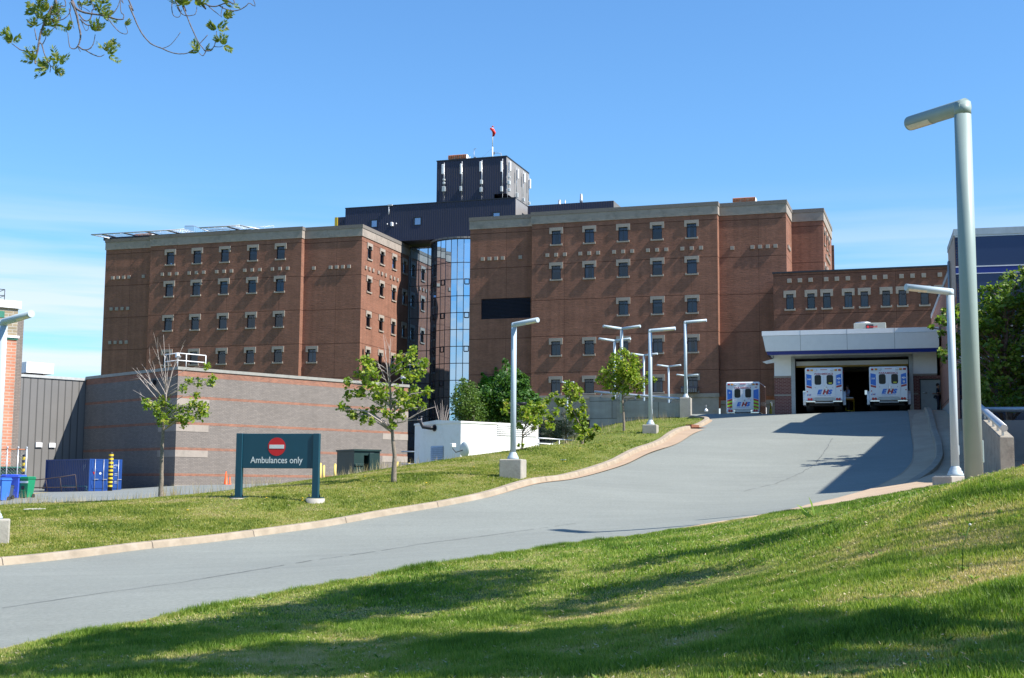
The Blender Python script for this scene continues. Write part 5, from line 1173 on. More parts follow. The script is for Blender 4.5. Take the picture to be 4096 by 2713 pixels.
# ---- wheelie bins
def bin_(loc, rot, h, col, label, group=None):
    mt = mat('bin_plastic_'+label.split()[0], col, .5, var=.06); w = h*.27
    t = thing('wheeled_bin', loc, rot, label, 'wheelie bin', group); b = MB(); s = .78
    b.add([(-w*s, -w*s, .06), (w*s, -w*s, .06), (w*s, w*s, .06), (-w*s, w*s, .06), (-w, -w, h*.88), (w, -w, h*.88), (w, w*1.1, h*.88), (-w, w*1.1, h*.88)], [(0, 3, 2, 1), (4, 5, 6, 7), (0, 1, 5, 4), (1, 2, 6, 5), (2, 3, 7, 6), (3, 0, 4, 7)])
    b.box(-w*.45, w*.45, -w*.99, -w*.9, h*.33, h*.37); b.build('body', mt, t)
    b = MB(); b.cbox(-w*.3, w*.3, -w*.93, -w*.88, h*.40, h*.56, .01); b.build('grip_recess', M_frame, t)
    b = MB(); b.cbox(-w*1.12, w*1.12, -w*1.12, w*1.15, h*.86, h*.92, .02); b.cbox(-w*1.05, w*1.05, -w*1.0, w*1.15, h*.915, h*.97, .03); b.tube([(-w*.8, w*1.25, h*.93), (w*.8, w*1.25, h*.93)], .02, 6); b.build('lid', mt, t)
    for x in (-w*.85, w*.75): b = MB(); b.lathe([(.05, 0), (.12, .01), (.12, .06)], (x, w*.8, .12), 12, axis='x'); b.build('wheel', M_black, t)
    return t, w, h
P = base(3, 1978, 62); bin_(P, R(-20), 1.13, (.04, .16, .62), 'pale blue wheeled bin cut by the left edge, behind the lamp post')
P = base(62, 1976, 66); bin_(P, R(-12), 1.22, (.05, .11, .62), 'mid blue wheeled bin with a white label next to the green one'); tb = bpy.data.objects
P = base(38, 1972, 70); bin_(P, R(-12), 1.2, (.05, .10, .52), 'blue wheeled bin standing behind the other two blue bins')
P = base(103, 1975, 66); t_, w_, h_ = bin_(P, R(-14), 1.12, (.008, .22, .10), 'green wheeled bin with a white band, rightmost in the row')
b = MB(); b.box(-w_*.97, w_*.97, -w_*.99, -w_*.95, h_*.68, h_*.77); b.build('white_label', M_white, t_)
P = base(30, 1978, 64); t_, w_, h_ = bin_(P, R(-12), .72, (.05, .07, .11), 'small slate grey bin wedged between the blue bins')
# ---- chain link fence with its gate frame
t = thing('chain_link_fence', (0, 0, 0), 0, 'chain link fence with rusty top rail behind the bins', 'fence'); Yf = 72
def fmesh():
    M = bpy.data.materials.new('chain_link'); M.use_nodes = True; n = M.node_tree; b_ = n.nodes['Principled BSDF']; b_.inputs['Base Color'].default_value = (.25, .27, .28, 1); b_.inputs['Metallic'].default_value = .5
    return M
M_ch = fmesh(); zf1 = atY(100, 1797, Yf).z; zf0 = atY(100, 1965, Yf).z-.3
L0, L1 = atY(-120, 1900, Yf), atY(102, 1900, Yf)
for px in (25, 68, 102):
    A_ = atY(px, 1900, Yf); b = MB(); b.tube([(A_.x, Yf, zf0), (A_.x, Yf, zf1+.05)], .05 if px > 100 else .035, 8); b.lathe([(.06, 0), (.06, .05), (.02, .09)], (A_.x, Yf, zf1+.05), 8); b.build('post', M_galv, t)
b = MB(); b.tube([(L0.x, Yf, zf1-.02), (L1.x, Yf, zf1-.02)], .03, 6); b.build('top_rail', M_rust, t)
b = MB(); s_ = .11; x = L0.x-(zf1-zf0)
while x < L1.x:
    for sg in (1, -1):
        xa, xb = (x, x+(zf1-zf0)) if sg > 0 else (x+(zf1-zf0), x); za, zb_ = zf0, zf1
        lo, hi = min(xa, xb), max(xa, xb)
        k0 = max(0, (L0.x-lo)/(hi-lo)); k1 = min(1, (L1.x-lo)/(hi-lo))
        if k1 > k0:
            if sg > 0: b.tube([(lo+(hi-lo)*k0, Yf, zf0+(zf1-zf0)*k0), (lo+(hi-lo)*k1, Yf, zf0+(zf1-zf0)*k1)], .006, 3, cap=False)
            else: b.tube([(lo+(hi-lo)*k0, Yf+.01, zf1-(zf1-zf0)*k0), (lo+(hi-lo)*k1, Yf+.01, zf1-(zf1-zf0)*k1)], .006, 3, cap=False)
    x += s_*1.5
b.build('mesh', M_ch, t)
P = base(20, 1960, 76); t = thing('dumpster', P, R(10), 'dark green bin enclosure behind the chain link fence', 'dumpster'); b = MB(); b.cbox(-1.6, .55, 0, 1.6, .15, 1.5, .04); b.build('body', mat('dumpster_dark_green', (.012, .05, .04), .5), t); b = MB(); b.box(-1.7, .65, -.08, 1.7, 1.5, 1.58); b.build('lid', mat('green_lid', (.02, .16, .11), .5), t)
# ---- folding barrow by the container
t = thing('hand_cart', base(290, 1964, 90), 0, 'dark teal flat cart in front of the blue container', 'cart'); b = MB(); b.box(-.8, .8, 0, .5, .42, .47); b.build('deck', M_teal, t)
for x in (-.7, .0, .7):
    b = MB(); b.tube([(x, .1, 0), (x+.25, .1, .42)], .02, 5); b.build('leg', M_teal, t); b = MB(); b.tube([(x+.25, .4, 0), (x, .4, .42)], .02, 5); b.build('leg', M_teal, t)
# ---- cones
M_cone = mat('cone_orange', (.80, .10, .015), .5, var=.06)
def cone(loc, h, label):
    t = thing('traffic_cone', loc, 0, label, 'traffic cone', 'orange cones at the grey brick wall'); b = MB(); b.lathe([(.19*h, .03), (.16*h, .06), (.035*h, h), (.03*h, h)], (0, 0, 0), 16); b.build('cone_body', M_cone, t); b = MB(); b.cbox(-.24*h, .24*h, -.24*h, .24*h, 0, .035, .01); b.build('base', M_black if h > .9 else M_cone, t)
P = base(903, 1944, 99); cone(P, 1.0, 'tall orange cone with a black base by the grey brick wall'); P = base(919, 1944, 98); cone(P, .6, 'small orange cone leaning close to the tall one')
# ---- yellow bollards
for px, py, pt, Y in ((1280, 1924, 1853, 84), (1294, 1920, 1862, 88), (1339, 1916, 1856, 86), (1404, 1902, 1851, 82), (1500, 1886, 1847, 80), (1589, 1872, 1848, 82), (1636, 1868, 1853, 88)):
    P = base(px, py, Y); zt_ = atY(px, pt, Y).z; z0 = min(P.z, zt_-1.0)
    labs = ['pale yellow bollard touching the right edge of the teal sign', 'shortest yellow bollard just right of the sign post', 'yellow bollard midway between the sign and the dumpster', 'yellow bollard in front of the dumpster left corner', 'yellow bollard in front of the dumpster right door', 'yellow bollard right of the sapling behind the crest', 'low yellow bollard top by the white generator container']
    t = thing('bollard', (P.x, P.y, z0), 0, labs[[1280, 1294, 1339, 1404, 1500, 1589, 1636].index(px)], 'bollard', 'yellow bollards before the dumpster'); r = .085
    b = MB(); b.tube([(0, 0, 0), (0, 0, zt_-z0-r*.5)], r, 14); b.build('post', M_yelpale, t); b = MB(); b.lathe([(r, -.002), (r*.85, r*.4), (r*.4, r*.7), (.002, r*.8)], (0, 0, zt_-z0-r*.5), 14); b.build('domed_cap', M_yelpale, t)
# ---- dumpster
M_dg = mat('compactor_green', (.010, .034, .030), .45, var=.1, dirt=(.02, .05, .045)); P = base(1415, 1900, 78); zd = min(P.z, .9)
t = thing('dumpster', (P.x, P.y, zd), R(30), 'big dark green steel compactor box with an open door behind the bollards', 'dumpster'); k_ = 5287/78
zt_ = atY(1415, 1797, 78).z-zd; w_ = (1527-1415)/k_*1.0
b = MB(); wallmesh(b, 0, w_, 0, zt_-.1, [(w_*.38, w_*.56, .2, zt_-.35)], front_at(0), .6); b.add([(0, 0, 0), (0, 2.6, 0), (0, 2.6, zt_-.1), (0, 0, zt_-.1)], [(3, 2, 1, 0)]); b.box(0, w_, 2.5, 2.6, 0, zt_-.1); b.box(w_-.05, w_, .05, 2.5, 0, zt_-.1); b.build('body', M_dg, t)
b = MB(); b.box(-.06, w_+.06, -.08, 2.66, zt_-.1, zt_); b.build('lid', M_dg, t)
for z in (.75, 1.25): b = MB(); b.cbox(.03, w_*.37, -.06, -.003, z, z+.14, .02); b.build('side_rib', M_dg, t)
b = MB(); b.cbox(w_*.57, w_*.76, -.10, -.003, .15, zt_-.2, .02); b.build('door', M_dg, t); b = MB(); b.cbox(w_*.78, w_*.98, -.05, -.003, .8, 1.25, .02); b.build('side_rib', M_dg, t)
b = MB(); b.box(.4, w_-.4, .61, .65, .1, zt_-.2); b.build('dark_inside', M_dark, t)
# ---- white generator container
Pg = atY(1843, 1760, 72); FG = Frame((Pg.x, Pg.y, 0), R(40))
GC = thing('generator_container', FG.o, FG.a, 'white generator container with louvres and an exhaust elbow', 'container'); gu = FG.front('b6', 1637, 400)[0]; gw = FG.side('b6', 173, 500)[0]; gz = FG.front('b6', 740, 250)[1]; g0_ = -.3
M_gw = mat('container_white', (.80, .79, .77), .5, var=.025, dirt=(.72, .70, .66), dscale=2)
b = MB(); b.box(0, gu, 0, gw, g0_, gz-.1); b.build('casing', M_gw, GC)
b = MB(); b.prism([(-.04, gz-.1), (-.04, gz), (gw*.5, gz+.12), (gw+.04, gz-.02), (gw+.04, gz-.12)], 'x', -.04, gu+.04); b.build('roof', M_gw, GC)
la = FG.front('b6', 1153, 300); lb = FG.front('b6', 1617, 440); n = 6; zz1 = FG.front('b6', 1160, 290)[1]; zz0 = FG.front('b6', 1160, 425)[1]
for i in range(n):
    z = zz0+(zz1-zz0)*i/n; b = MB(); b.add([(la[0], -.02, z), (lb[0], -.02, z), (lb[0], -.0, z+.05), (la[0], -.0, z+.05)], [(0, 1, 2, 3)]); b.add([(la[0], -.05, z+.05), (lb[0], -.05, z+.05), (lb[0], .0, z+(zz1-zz0)/n*.9), (la[0], .0, z+(zz1-zz0)/n*.9)], [(0, 1, 2, 3)]); b.build('louvre', M_gw, GC)
    b = MB(); b.box(la[0], lb[0], -.004, -.002, z, z+.06); b.build('louvre_gap', M_frame, GC)
s0, s1 = FG.side('b6', 515, 650), FG.side('b6', 367, 650); zt2, zb2 = FG.side('b6', 440, 545)[1], FG.side('b6', 440, 745)[1]
b = MB(); b.box(-.004, -.002, s0[0], s1[0], zb2, zt2); b.build('louvre_back', M_frame, GC)
for i in range(9):
    z = zb2+(zt2-zb2)*i/9; b = MB(); b.add([(-.05, s0[0], z), (-.05, s1[0], z), (-.006, s1[0], z+.10), (-.006, s0[0], z+.10)], [(3, 2, 1, 0)]); b.build('louvre', M_galv, GC)
e_ = FG.side('b6', 412, 333); e2 = FG.side('b6', 335, 200)
b = MB(); yb = e_[0]; b.tube([(0, yb, e_[1]), (-.25, yb+.05, e_[1]), (-.55, yb+.35, e_[1]+.05), (-.62, yb+.5, e_[1]+.35), (-.62, yb+.5, e2[1])], .11, 12); b.lathe([(.14, 0), (.14, .05)], (-.62, yb+.5, e2[1]-.05), 12); b.build('exhaust_pipe', M_frame, GC)
b = MB(); b.tube([(-.02, yb, e_[1]), (-.04, yb, e_[1])], .19, 16); b.build('pipe_flange', M_frame, GC)
# ---- satellite dish beside it
P = atY(1858, 1799, 68); P2 = atY(1882, 1772, 67)
t = thing('satellite_dish', (P.x, P.y, P.z), R(-52), 'pale round satellite dish at the corner of the white generator container', 'satellite dish')
b = MB(); pr_ = [(.02, -.13), (.2, -.115), (.36, -.06), (.42, 0), (.42, .015), (.36, -.045), (.2, -.095), (.02, -.11)]; b.lathe(pr_, (0, 0, 0), 24, axis='y'); b.build('dish', mat('dish_paint', (.62, .64, .60), .5), t)
b = MB(); b.tube([(0, .0, 0), (0, -.55, -.15), (0, -.75, .05)], .025, 6); b.build('feed_arm', M_frame, t); b = MB(); b.cbox(-.1, .1, -.85, -.6, .1, .3, .02); b.build('receiver', M_white, t)
b = MB(); b.tube([(0, .05, -.05), (0, .12, H(P.x, P.y)-P.z)], .035, 6); b.build('mast', M_galv, t)
# ---- concrete ramp wall and rail
A_, B_ = atY(2358, 1680, 87.7), atY(2724, 1660, 85); dv = B_-A_; Lw = math.hypot(dv.x, dv.y); ra = math.atan2(dv.y, dv.x); FW = Frame((A_.x, A_.y, 0), ra)
RWl = thing('retaining_wall', FW.o, FW.a, 'board marked concrete ramp wall sloping down to the lamp pier', 'wall')
w0 = FW.front('b5', 578, 866); w1 = FW.front('b5', 1380, 930); M_cw = brick('cast_concrete', (.36, .345, .31), (.33, .315, .285), (.18, .17, .15), bw=3.2, bh=1.15, msize=.03, bump=.3, tint=.2)
b = MB(); b.prism([(0, -.2), (Lw, .8), (Lw, w1[1]), (0, w0[1])], 'y', 0, .3); b.build('wall', M_cw, RWl)
xb = FW.front('b5', 855, 900)[0]; b = MB(); b.box(xb-.2, xb+.2, -.12, -.002, .5, w0[1]+(w1[1]-w0[1])*xb/Lw+.12); b.build('buttress', M_conc, RWl)
t = thing('handrail', FW.o, FW.a, 'grey pipe handrail along the top of the concrete ramp wall', 'railing')
f = lambda x, dz: (x, .15, w0[1]+(w1[1]-w0[1])*x/Lw+dz)
b = MB(); b.tube([f(.3, .35), f(xb, .33), f(Lw-.1, .30)], .085, 8); b.build('rail', M_galv, t)
for k in range(5): b = MB(); x = .7+k*(Lw-1)/4.4; b.tube([f(x, -.02), f(x+.15, .3)], .05, 6); b.build('bracket', M_galv, t)
# ---- pipe rail between the generator container and the ramp wall
A_, B_ = atY(2152, 1753, 74), atY(2356, 1749, 79); t = thing('pipe_railing', (A_.x, A_.y, 0), math.atan2(B_.y-A_.y, B_.x-A_.x), 'white two bar pipe railing between the generator container and the ramp wall', 'railing'); Lr = (B_-A_).length
for z in (A_.z, A_.z-.30): b = MB(); b.tube([(0, 0, z), (Lr, 0, z)], .045, 8); b.build('rail', M_galv, t)
for x in (.05, Lr*.4, Lr): b = MB(); b.tube([(x, 0, A_.z-1.2), (x, 0, A_.z)], .035, 6); b.build('post', M_galv, t)
A_, B_ = atY(1632, 1807, 80), atY(1662, 1806, 80); t = thing('pipe_railing', (A_.x, A_.y, 0), 0, 'short white rail between the grey brick corner and the generator container', 'railing')
for z in (A_.z, A_.z-.75): b = MB(); b.tube([(-.4, 0, z), (1.2, 0, z)], .04, 6); b.build('rail', M_galv, t)
# ---- retaining wall with pipe rail by the sidewalk on the right
c0, c1 = atY(*q('d6', 955, 1240), 38), atY(*q('d6', 1120, 1240), 38); zt_ = atY(*q('d6', 1055, 785), 38).z; FR = Frame((c0.x, c0.y, 0), R(-15.5)); Wd = (c1-c0).length*1.0
t = thing('retaining_wall', FR.o, FR.a, 'weathered concrete wall end with streaks beside the sidewalk on the right', 'wall'); zfar = zt_+1.25; Lw = 17.5
b = MB(); v = [(0, 0, -.4), (Wd, 0, -.4), (Wd, Lw, -.4), (0, Lw, -.4), (0, 0, zt_), (Wd, 0, zt_), (Wd, Lw, zfar+1.0), (0, Lw, zfar+1.0)]
b.add(v, [(0, 3, 2, 1), (4, 5, 6, 7), (0, 1, 5, 4), (1, 2, 6, 5), (2, 3, 7, 6), (3, 0, 4, 7)]); b.build('wall', mat('streaked_concrete', (.30, .27, .22), .9, var=.2, scale=4, bump=.4, dirt=(.15, .12, .10), dscale=2.2), t)
t = thing('handrail', FR.o, FR.a, 'thick galvanised pipe handrail with a round end on the right retaining wall', 'railing')
fz = lambda y: zt_+(zfar+1.0-zt_)*y/Lw
b = MB(); b.tube([(Wd*.35, .1, fz(0)+.27), (Wd*.35, Lw*.82, fz(Lw*.82)+.27)], .105, 14); b.build('rail', M_galv, t)
for k in range(9): y = .6+k*1.6; b = MB(); b.box(Wd*.35-.03, Wd*.35+.03, y-.05, y+.05, fz(y)-.02, fz(y)+.2); b.build('bracket', M_galv, t)
# cross wall behind it
t = thing('retaining_wall', FR.world(Wd, 14.5, 0), FR.a, 'dark shaded concrete cross wall with a pipe rail behind the right retaining wall', 'wall'); b = MB(); zc2 = atY(*q('d6', 900, 575), 52).z; b.box(.02, 12, 0, .3, -.4, zc2); b.build('wall', M_concwall, t); b = MB(); b.tube([(-.4, .1, zc2+.42), (12, .1, zc2+.42)], .105, 10); b.build('rail', M_galv, t)
for k in range(5): b = MB(); b.box(.5+k*2, .6+k*2, .07, .13, zc2, zc2+.35); b.build('bracket', M_galv, t)
# ---- fire hydrant at the right edge
P = base(4094, 1893, 30); P.z = atY(4090, 1902, 30).z; t = thing('fire_hydrant', P, 0, 'orange red fire hydrant cap cut by the right edge', 'hydrant'); b = MB(); b.lathe([(.11, -.4), (.11, .05), (.15, .06), (.15, .09), (.11, .1), (.10, .16), (.05, .2)], (0, 0, 0), 14); b.build('barrel', mat('hydrant_orange', (.50, .07, .02), .5), t); b = MB(); b.lathe([(.03, 0), (.03, .05)], (0, 0, .2), 6); b.build('operating_nut', mat('hydrant_nut', (.42, .06, .02), .5), t)
b = MB(); b.lathe([(.05, -.17), (.05, .17)], (0, 0, -.02), 10, axis='x'); b.build('outlet', bpy.data.materials['hydrant_orange'], t)
# ---- litter on the lawn
P = onground(139, 2056); t = thing('cardboard_sheet', (P.x, P.y, P.z+.13), R(12), 'pale flattened cardboard lying on the lawn left of the tree', 'litter'); b = MB(); b.add([(-.30, -.15, 0), (.28, -.18, .01), (.34, .0, .02), (.26, .15, .03), (-.2, .17, .02), (-.36, .08, .0), (-.30, -.15, .012), (.28, -.18, .022), (.34, .0, .032), (.26, .15, .042), (-.2, .17, .032), (-.36, .08, .012)], [(5, 4, 3, 2, 1, 0), (6, 7, 8, 9, 10, 11)]+[(i, (i+1) % 6, 6+(i+1) % 6, 6+i) for i in range(6)]); b.build('sheet', mat('cardboard', (.50, .46, .38), .8), t)
P = onground(2252, 1854); t = thing('white_scrap', (P.x, P.y, P.z+.13), R(-20), 'small white scrap lying on the lawn right of the central lamp', 'litter'); b = MB(); b.add([(-.12, -.03, 0), (.12, -.04, .02), (.13, .03, .02), (-.12, .03, 0), (-.12, -.03, .015), (.12, -.04, .035), (.13, .03, .035), (-.12, .03, .015)], [(3, 2, 1, 0), (4, 5, 6, 7), (0, 1, 5, 4), (1, 2, 6, 5), (2, 3, 7, 6), (3, 0, 4, 7)]); b.build('scrap', M_white, t)
# storm drain in the kerb of the ramp head
P = atY(2780, 1722, 73); t = thing('storm_drain', (P.x, P.y, H(P.x, P.y)+.02), R(52), 'rusty storm drain inlet in the kerb near the top of the ramp', 'drain'); b = MB(); b.box(-.45, .45, -.55, -.05, 0, .02); b.build('grate', mat('rusty_iron', (.22, .09, .05), .8), t); b = MB(); b.box(-.42, .42, -.03, .35, .0, .19); b.build('inlet', bpy.data.materials['rusty_iron'], t)
# parking lot paint
def stripe(pts, w, mt, label):
    b = MB(); P_ = [onground(*p, 40, 130) for p in pts]
    for a, c in zip(P_, P_[1:]):
        n = max(1, int((c-a).length/1.0)); 
        for i in range(n):
            p0, p1 = a.lerp(c, i/n), a.lerp(c, (i+1)/n); d = (p1-p0).normalized(); s = Vector((-d.y, d.x, 0))*w/2
            V_ = [p0-s, p1-s, p1+s, p0+s]; b.add([(v_.x, v_.y, H(v_.x, v_.y)+.036) for v_ in V_], [(0, 1, 2, 3)])
    o = b.build('painted_line', mt); tag(o, kind='structure', label=label)
M_line = mat('worn_line_white', (.55, .56, .54), .8, var=.2, scale=4); M_liney = mat('worn_line_yellow', (.50, .36, .05), .8, var=.2, scale=4)
stripe([(-20, 1998), (300, 1990), (560, 1981), (760, 1972)], .10, M_line, 'faded white line across the parking lot')
stripe([(0, 2010), (260, 2004), (520, 1992)], .10, M_line, 'second faded white line in the parking lot')
stripe([(220, 2016), (330, 2013)], .14, M_line, 'short white mark near the lawn edge')
stripe([(-20, 1987), (90, 1984), (190, 1972)], .16, M_liney, 'worn yellow line before the bins')
stripe([(480, 1963), (545, 1958)], .12, M_liney, 'short yellow line right of the striped post')
# ================================================================ VEGETATION
_cr['e'] = (1780, 1400, 3.383); _cr['f'] = (3750, 1050, 2.613)
MAPLE = [(0.10, (.08, .14, .015)), (.4, (.17, .26, .025)), (.7, (.30, .36, .05)), (.92, (.40, .36, .08)), (1.0, (.34, .15, .06))]
BUSH = [(0.0, (.025, .070, .012)), (.5, (.055, .135, .024)), (1.0, (.12, .22, .04))]
M_maple = leafmat('maple_leaf', MAPLE, .4); M_bush = leafmat('bush_leaf', BUSH, .3); M_birch = leafmat('birch_leaf', [(0, (.045, .09, .02)), (.6, (.10, .17, .035)), (1, (.19, .26, .06))], .3)
M_ivy = leafmat('ivy_leaf', [(0, (.03, .12, .008)), (1, (.08, .24, .02))], .2); M_pine = leafmat('pine_needle', [(0, (.012, .03, .014)), (.7, (.035, .06, .03)), (1, (.10, .11, .06))], .1)
M_rowan = leafmat('ash_leaf', [(0, (.10, .16, .03)), (.6, (.22, .28, .06)), (.85, (.32, .30, .08)), (1, (.20, .08, .05))], .35); M_shade = leafmat('shade_leaf', BUSH, .15)
M_sumac = leafmat('sumac_leaf', [(0, (.045, .10, .012)), (.5, (.11, .20, .025)), (.85, (.25, .32, .06)), (1, (.34, .24, .07))], .35)
def rawmesh(name, V, F, mt, parent=None, rnd=None, local=None, smooth=False):
    """V (n,3), F (m,k) arrays -> object; rnd: per-face value in attribute 'rnd'"""
    V = np.asarray(V, np.float32)
    if local is not None: V = V-np.array(local, np.float32)
    F = np.asarray(F, np.int32); k = F.shape[1]; me = bpy.data.meshes.new(name)
    me.vertices.add(len(V)); me.vertices.foreach_set('co', V.ravel()); me.loops.add(F.size); me.loops.foreach_set('vertex_index', F.ravel())
    me.polygons.add(len(F)); me.polygons.foreach_set('loop_start', np.arange(0, F.size, k, dtype=np.int32)); me.polygons.foreach_set('loop_total', np.full(len(F), k, np.int32))
    me.update(calc_edges=True)
    if rnd is not None: a = me.attributes.new('rnd', 'FLOAT', 'FACE'); a.data.foreach_set('value', np.asarray(rnd, np.float32))
    me.materials.append(mt); o = bpy.data.objects.new(name, me); COL.objects.link(o)
    if parent: o.parent = parent; KIDS.setdefault(parent.name, []).append(o)
    return o
SHAPES = {'maple': [(0, 0, 0), (.42, .25, .10), (.50, .62, .02), (.18, .66, .05), (0, 1.05, -.12), (-.18, .66, .05), (-.50, .62, .02), (-.42, .25, .10)],
          'oval': [(0, 0, 0), (.26, .35, .06), (.20, .75, .02), (0, 1, -.1), (-.20, .75, .02), (-.26, .35, .06)],
          'ash': [(0, 0, 0), (.22, .35, .05), (.14, .75, .02), (0, 1.05, -.05), (-.14, .75, .02), (-.22, .35, .05)],
          'lance': [(0, 0, 0), (.13, .3, .03), (.10, .7, .02), (0, 1, -.05), (-.10, .7, .02), (-.13, .3, .03)],
          'needle': [(0, 0, 0), (.035, .5, 0), (0, 1, 0), (-.035, .5, 0)]}
def leaves(centres, sizes, shape, down=.35, dirs=None):
    """centres (n,3), sizes (n,) -> V, F"""
    S = np.array(SHAPES[shape]); S = S-[0, .5, 0]; n = len(centres); k = len(S)
    if dirs is None:
        a = rng.uniform(0, 2*np.pi, n); d = np.c_[np.cos(a), np.sin(a), rng.normal(-down, .45, n)]
    else: d = dirs
    d = d/np.linalg.norm(d, axis=1, keepdims=True); r_ = rng.normal(size=(n, 3)); r_[:, 2] += .9
    x = np.cross(d, r_); x /= np.linalg.norm(x, axis=1, keepdims=True)+1e-9; z = np.cross(x, d)
    V = centres[:, None, :]+sizes[:, None, None]*(S[None, :, 0, None]*x[:, None, :]+S[None, :, 1, None]*d[:, None, :]+S[None, :, 2, None]*z[:, None, :])
    return V.reshape(-1, 3), np.arange(n*k).reshape(n, k)
def tree(name, label, cat, trunk, clumps, Y, crop, leaf, size, per, mt, r0, dj=.8, shape='maple', dead=(), bark=None, group=None, spread=1.0, twigs=3, flat=1.0, deadmat=None, lift=.35):
    """trunk: [(px,py)] on the crop; clumps: [(x,y,r)] on the crop. Every clump gets its own depth."""
    W_ = lambda x, y, yy: atY(*q(crop, x, y), yy); s = _cr[crop][2]; m_ = Y/F_PX/s
    T = [W_(x, y, Y) for x, y in trunk]; B0 = T[0].copy(); B0.z = min(B0.z, H(B0.x, B0.y)+.05); T[0] = B0
    root = thing(name, B0, 0, label, cat, group)
    tb = MB(); bm_ = MB(); N = len(T); rad = [r0*(1-.72*i/(N-1)) for i in range(N)]; rad[0] *= 1.25
    dense = []; 
    for i in range(N-1):
        for k in range(5): dense.append((T[i].lerp(T[i+1], k/5), rad[i]+(rad[i+1]-rad[i])*k/5))
    dense.append((T[-1], rad[-1]))
    tb.tube([d[0]-B0+Vector((random.uniform(-.1, .1)*d[1], random.uniform(-.1, .1)*d[1], 0)) for d in dense], [d[1] for d in dense], 9)
    C, Sz = [], []
    CC = []
    for cx_, cy_, cr_ in clumps:
        for _ in range(2 if cr_*m_ > .35 else 1):
            yy = Y+random.gauss(0, dj); yy = max(Y-1.9*dj, min(Y+1.9*dj, yy)); P = W_(cx_+random.uniform(-.25, .25)*cr_, cy_+random.uniform(-.25, .25)*cr_, yy); CC.append((P, cr_*m_*(yy/Y)))
    ztop = T[-1].z
    for P, rr in CC:
        best = min(dense, key=lambda d: abs((P.z-d[0].z)-max(.15, lift*math.hypot(P.x-d[0].x, P.y-d[0].y)+.1))+.15*(P-d[0]).length)
        a = best[0]; mid = a.lerp(P, .55)+Vector((0, 0, .12*(P-a).length)); rb = max(.006, min(best[1]*.55, .012+.012*(P-a).length))
        bm_.tube([a-B0, a.lerp(mid, .5)-B0+Vector((0, 0, .02)), mid-B0, P-B0], [rb, rb*.8, rb*.6, rb*.3], 5)
        for _ in range(twigs):
            e = P+Vector(rng.normal(size=3))*rr*.5; bm_.tube([mid.lerp(P, random.uniform(.2, .9))-B0, e-B0], [rb*.3, rb*.12], 3, cap=False)
        n = int(4.2*per*(rr/(.3))**1.6)+6; d = rng.normal(size=(n, 3)); d /= np.linalg.norm(d, axis=1, keepdims=True); rad_ = rr*spread*1.35*rng.uniform(.1, 1.05, n)**.8
        pts = np.array(P)[None]+d*rad_[:, None]*np.array([1, 1, flat]); C.append(pts); Sz.append(size*rng.uniform(.6, 1.25, n))
    for path in dead:
        pts = [W_(x, y, Y+random.uniform(-.4, .4)*(0 if i == 0 else 1)) for i, (x, y) in enumerate(path)]; L_ = (pts[-1]-pts[0]).length
        bm_.tube([p-B0 for p in pts], [.022*(1-.8*i/(len(pts)-1)) for i in range(len(pts))], 5)
        for _ in range(4):
            k = random.uniform(.25, .95); i = min(len(pts)-2, int(k*(len(pts)-1))); p = pts[i].lerp(pts[i+1], k*(len(pts)-1)-i); dd = (pts[-1]-pts[0]).normalized()
            e = p+(dd+Vector((random.uniform(-.5, .5), random.uniform(-.3, .3), random.uniform(.0, .5)))).normalized()*L_*random.uniform(.15, .35); bm_.tube([p-B0, p.lerp(e, .5)-B0+Vector((random.uniform(-.03, .03), 0, 0)), e-B0], [.009, .006, .003], 3, cap=False)
    tb.build('trunk', bark or M_bark, root); br = bm_.build('branches', deadmat or bark or M_bark, root)
    C = np.concatenate(C); Sz = np.concatenate(Sz); V, F = leaves(C, Sz, shape)
    rawmesh('leaves', V, F, mt, root, rng.beta(2.2, 2.4, len(F)), local=B0)
    return root
cl1 = [(1480, 1370, 55), (1420, 1460, 50), (1330, 1390, 40), (1290, 1365, 25), (1640, 1250, 35), (1700, 1180, 35), (1790, 1190, 40), (1880, 1180, 40), (1910, 1140, 25), (1860, 1050, 28), (1720, 1390, 50), (1830, 1440, 50), (1650, 1450, 50), (1550, 1510, 50), (1470, 1500, 55),
       (1750, 1290, 30), (1800, 1500, 40), (1640, 1540, 40), (1700, 1500, 45), (1400, 1400, 40), (1500, 1440, 50), (1440, 1550, 35), (1560, 1420, 35), (1610, 1500, 40), (1780, 1410, 35), (1850, 1400, 25)]
cr1 = ((1478, 1560), (1480, 1400), (1490, 1300))
dead1 = [cr1[1:]+(e1, e2) for e1, e2 in (((1478, 1000), (1465, 760)), ((1430, 1000), (1398, 850)), ((1570, 1000), (1645, 855)), ((1390, 1120), (1330, 985)), ((1540, 1100), (1600, 960)), ((1500, 1100), (1530, 900)))]+[((1470, 1420), (1380, 1300), (1250, 1150), (1160, 1165)), ((1470, 1420), (1370, 1360), (1245, 1290)), ((1475, 1350), (1350, 1180), (1310, 1075)), ((1470, 1330), (1290, 1150), (1215, 1085)), ((1480, 1450), (1330, 1400), (1262, 1345))]
tree('maple_sapling', 'leftmost sapling, half bare, with leaves only on its lower right', 'tree', [q('c6', 1435, 932), q('c6', 1448, 700), q('c6', 1452, 450), q('c6', 1462, 230), q('c1', 1478, 1470), q('c1', 1488, 1330), q('c1', 1480, 1150)],
     [(*q('c1', a, b), c/2.24) for a, b, c in cl1], 50, 'p', None, .12, 26, M_maple, .085, .35, dead=[[q('c1', *p_) for p_ in d_] for d_ in dead1], group='young maples on the lawn', deadmat=M_deadbark)
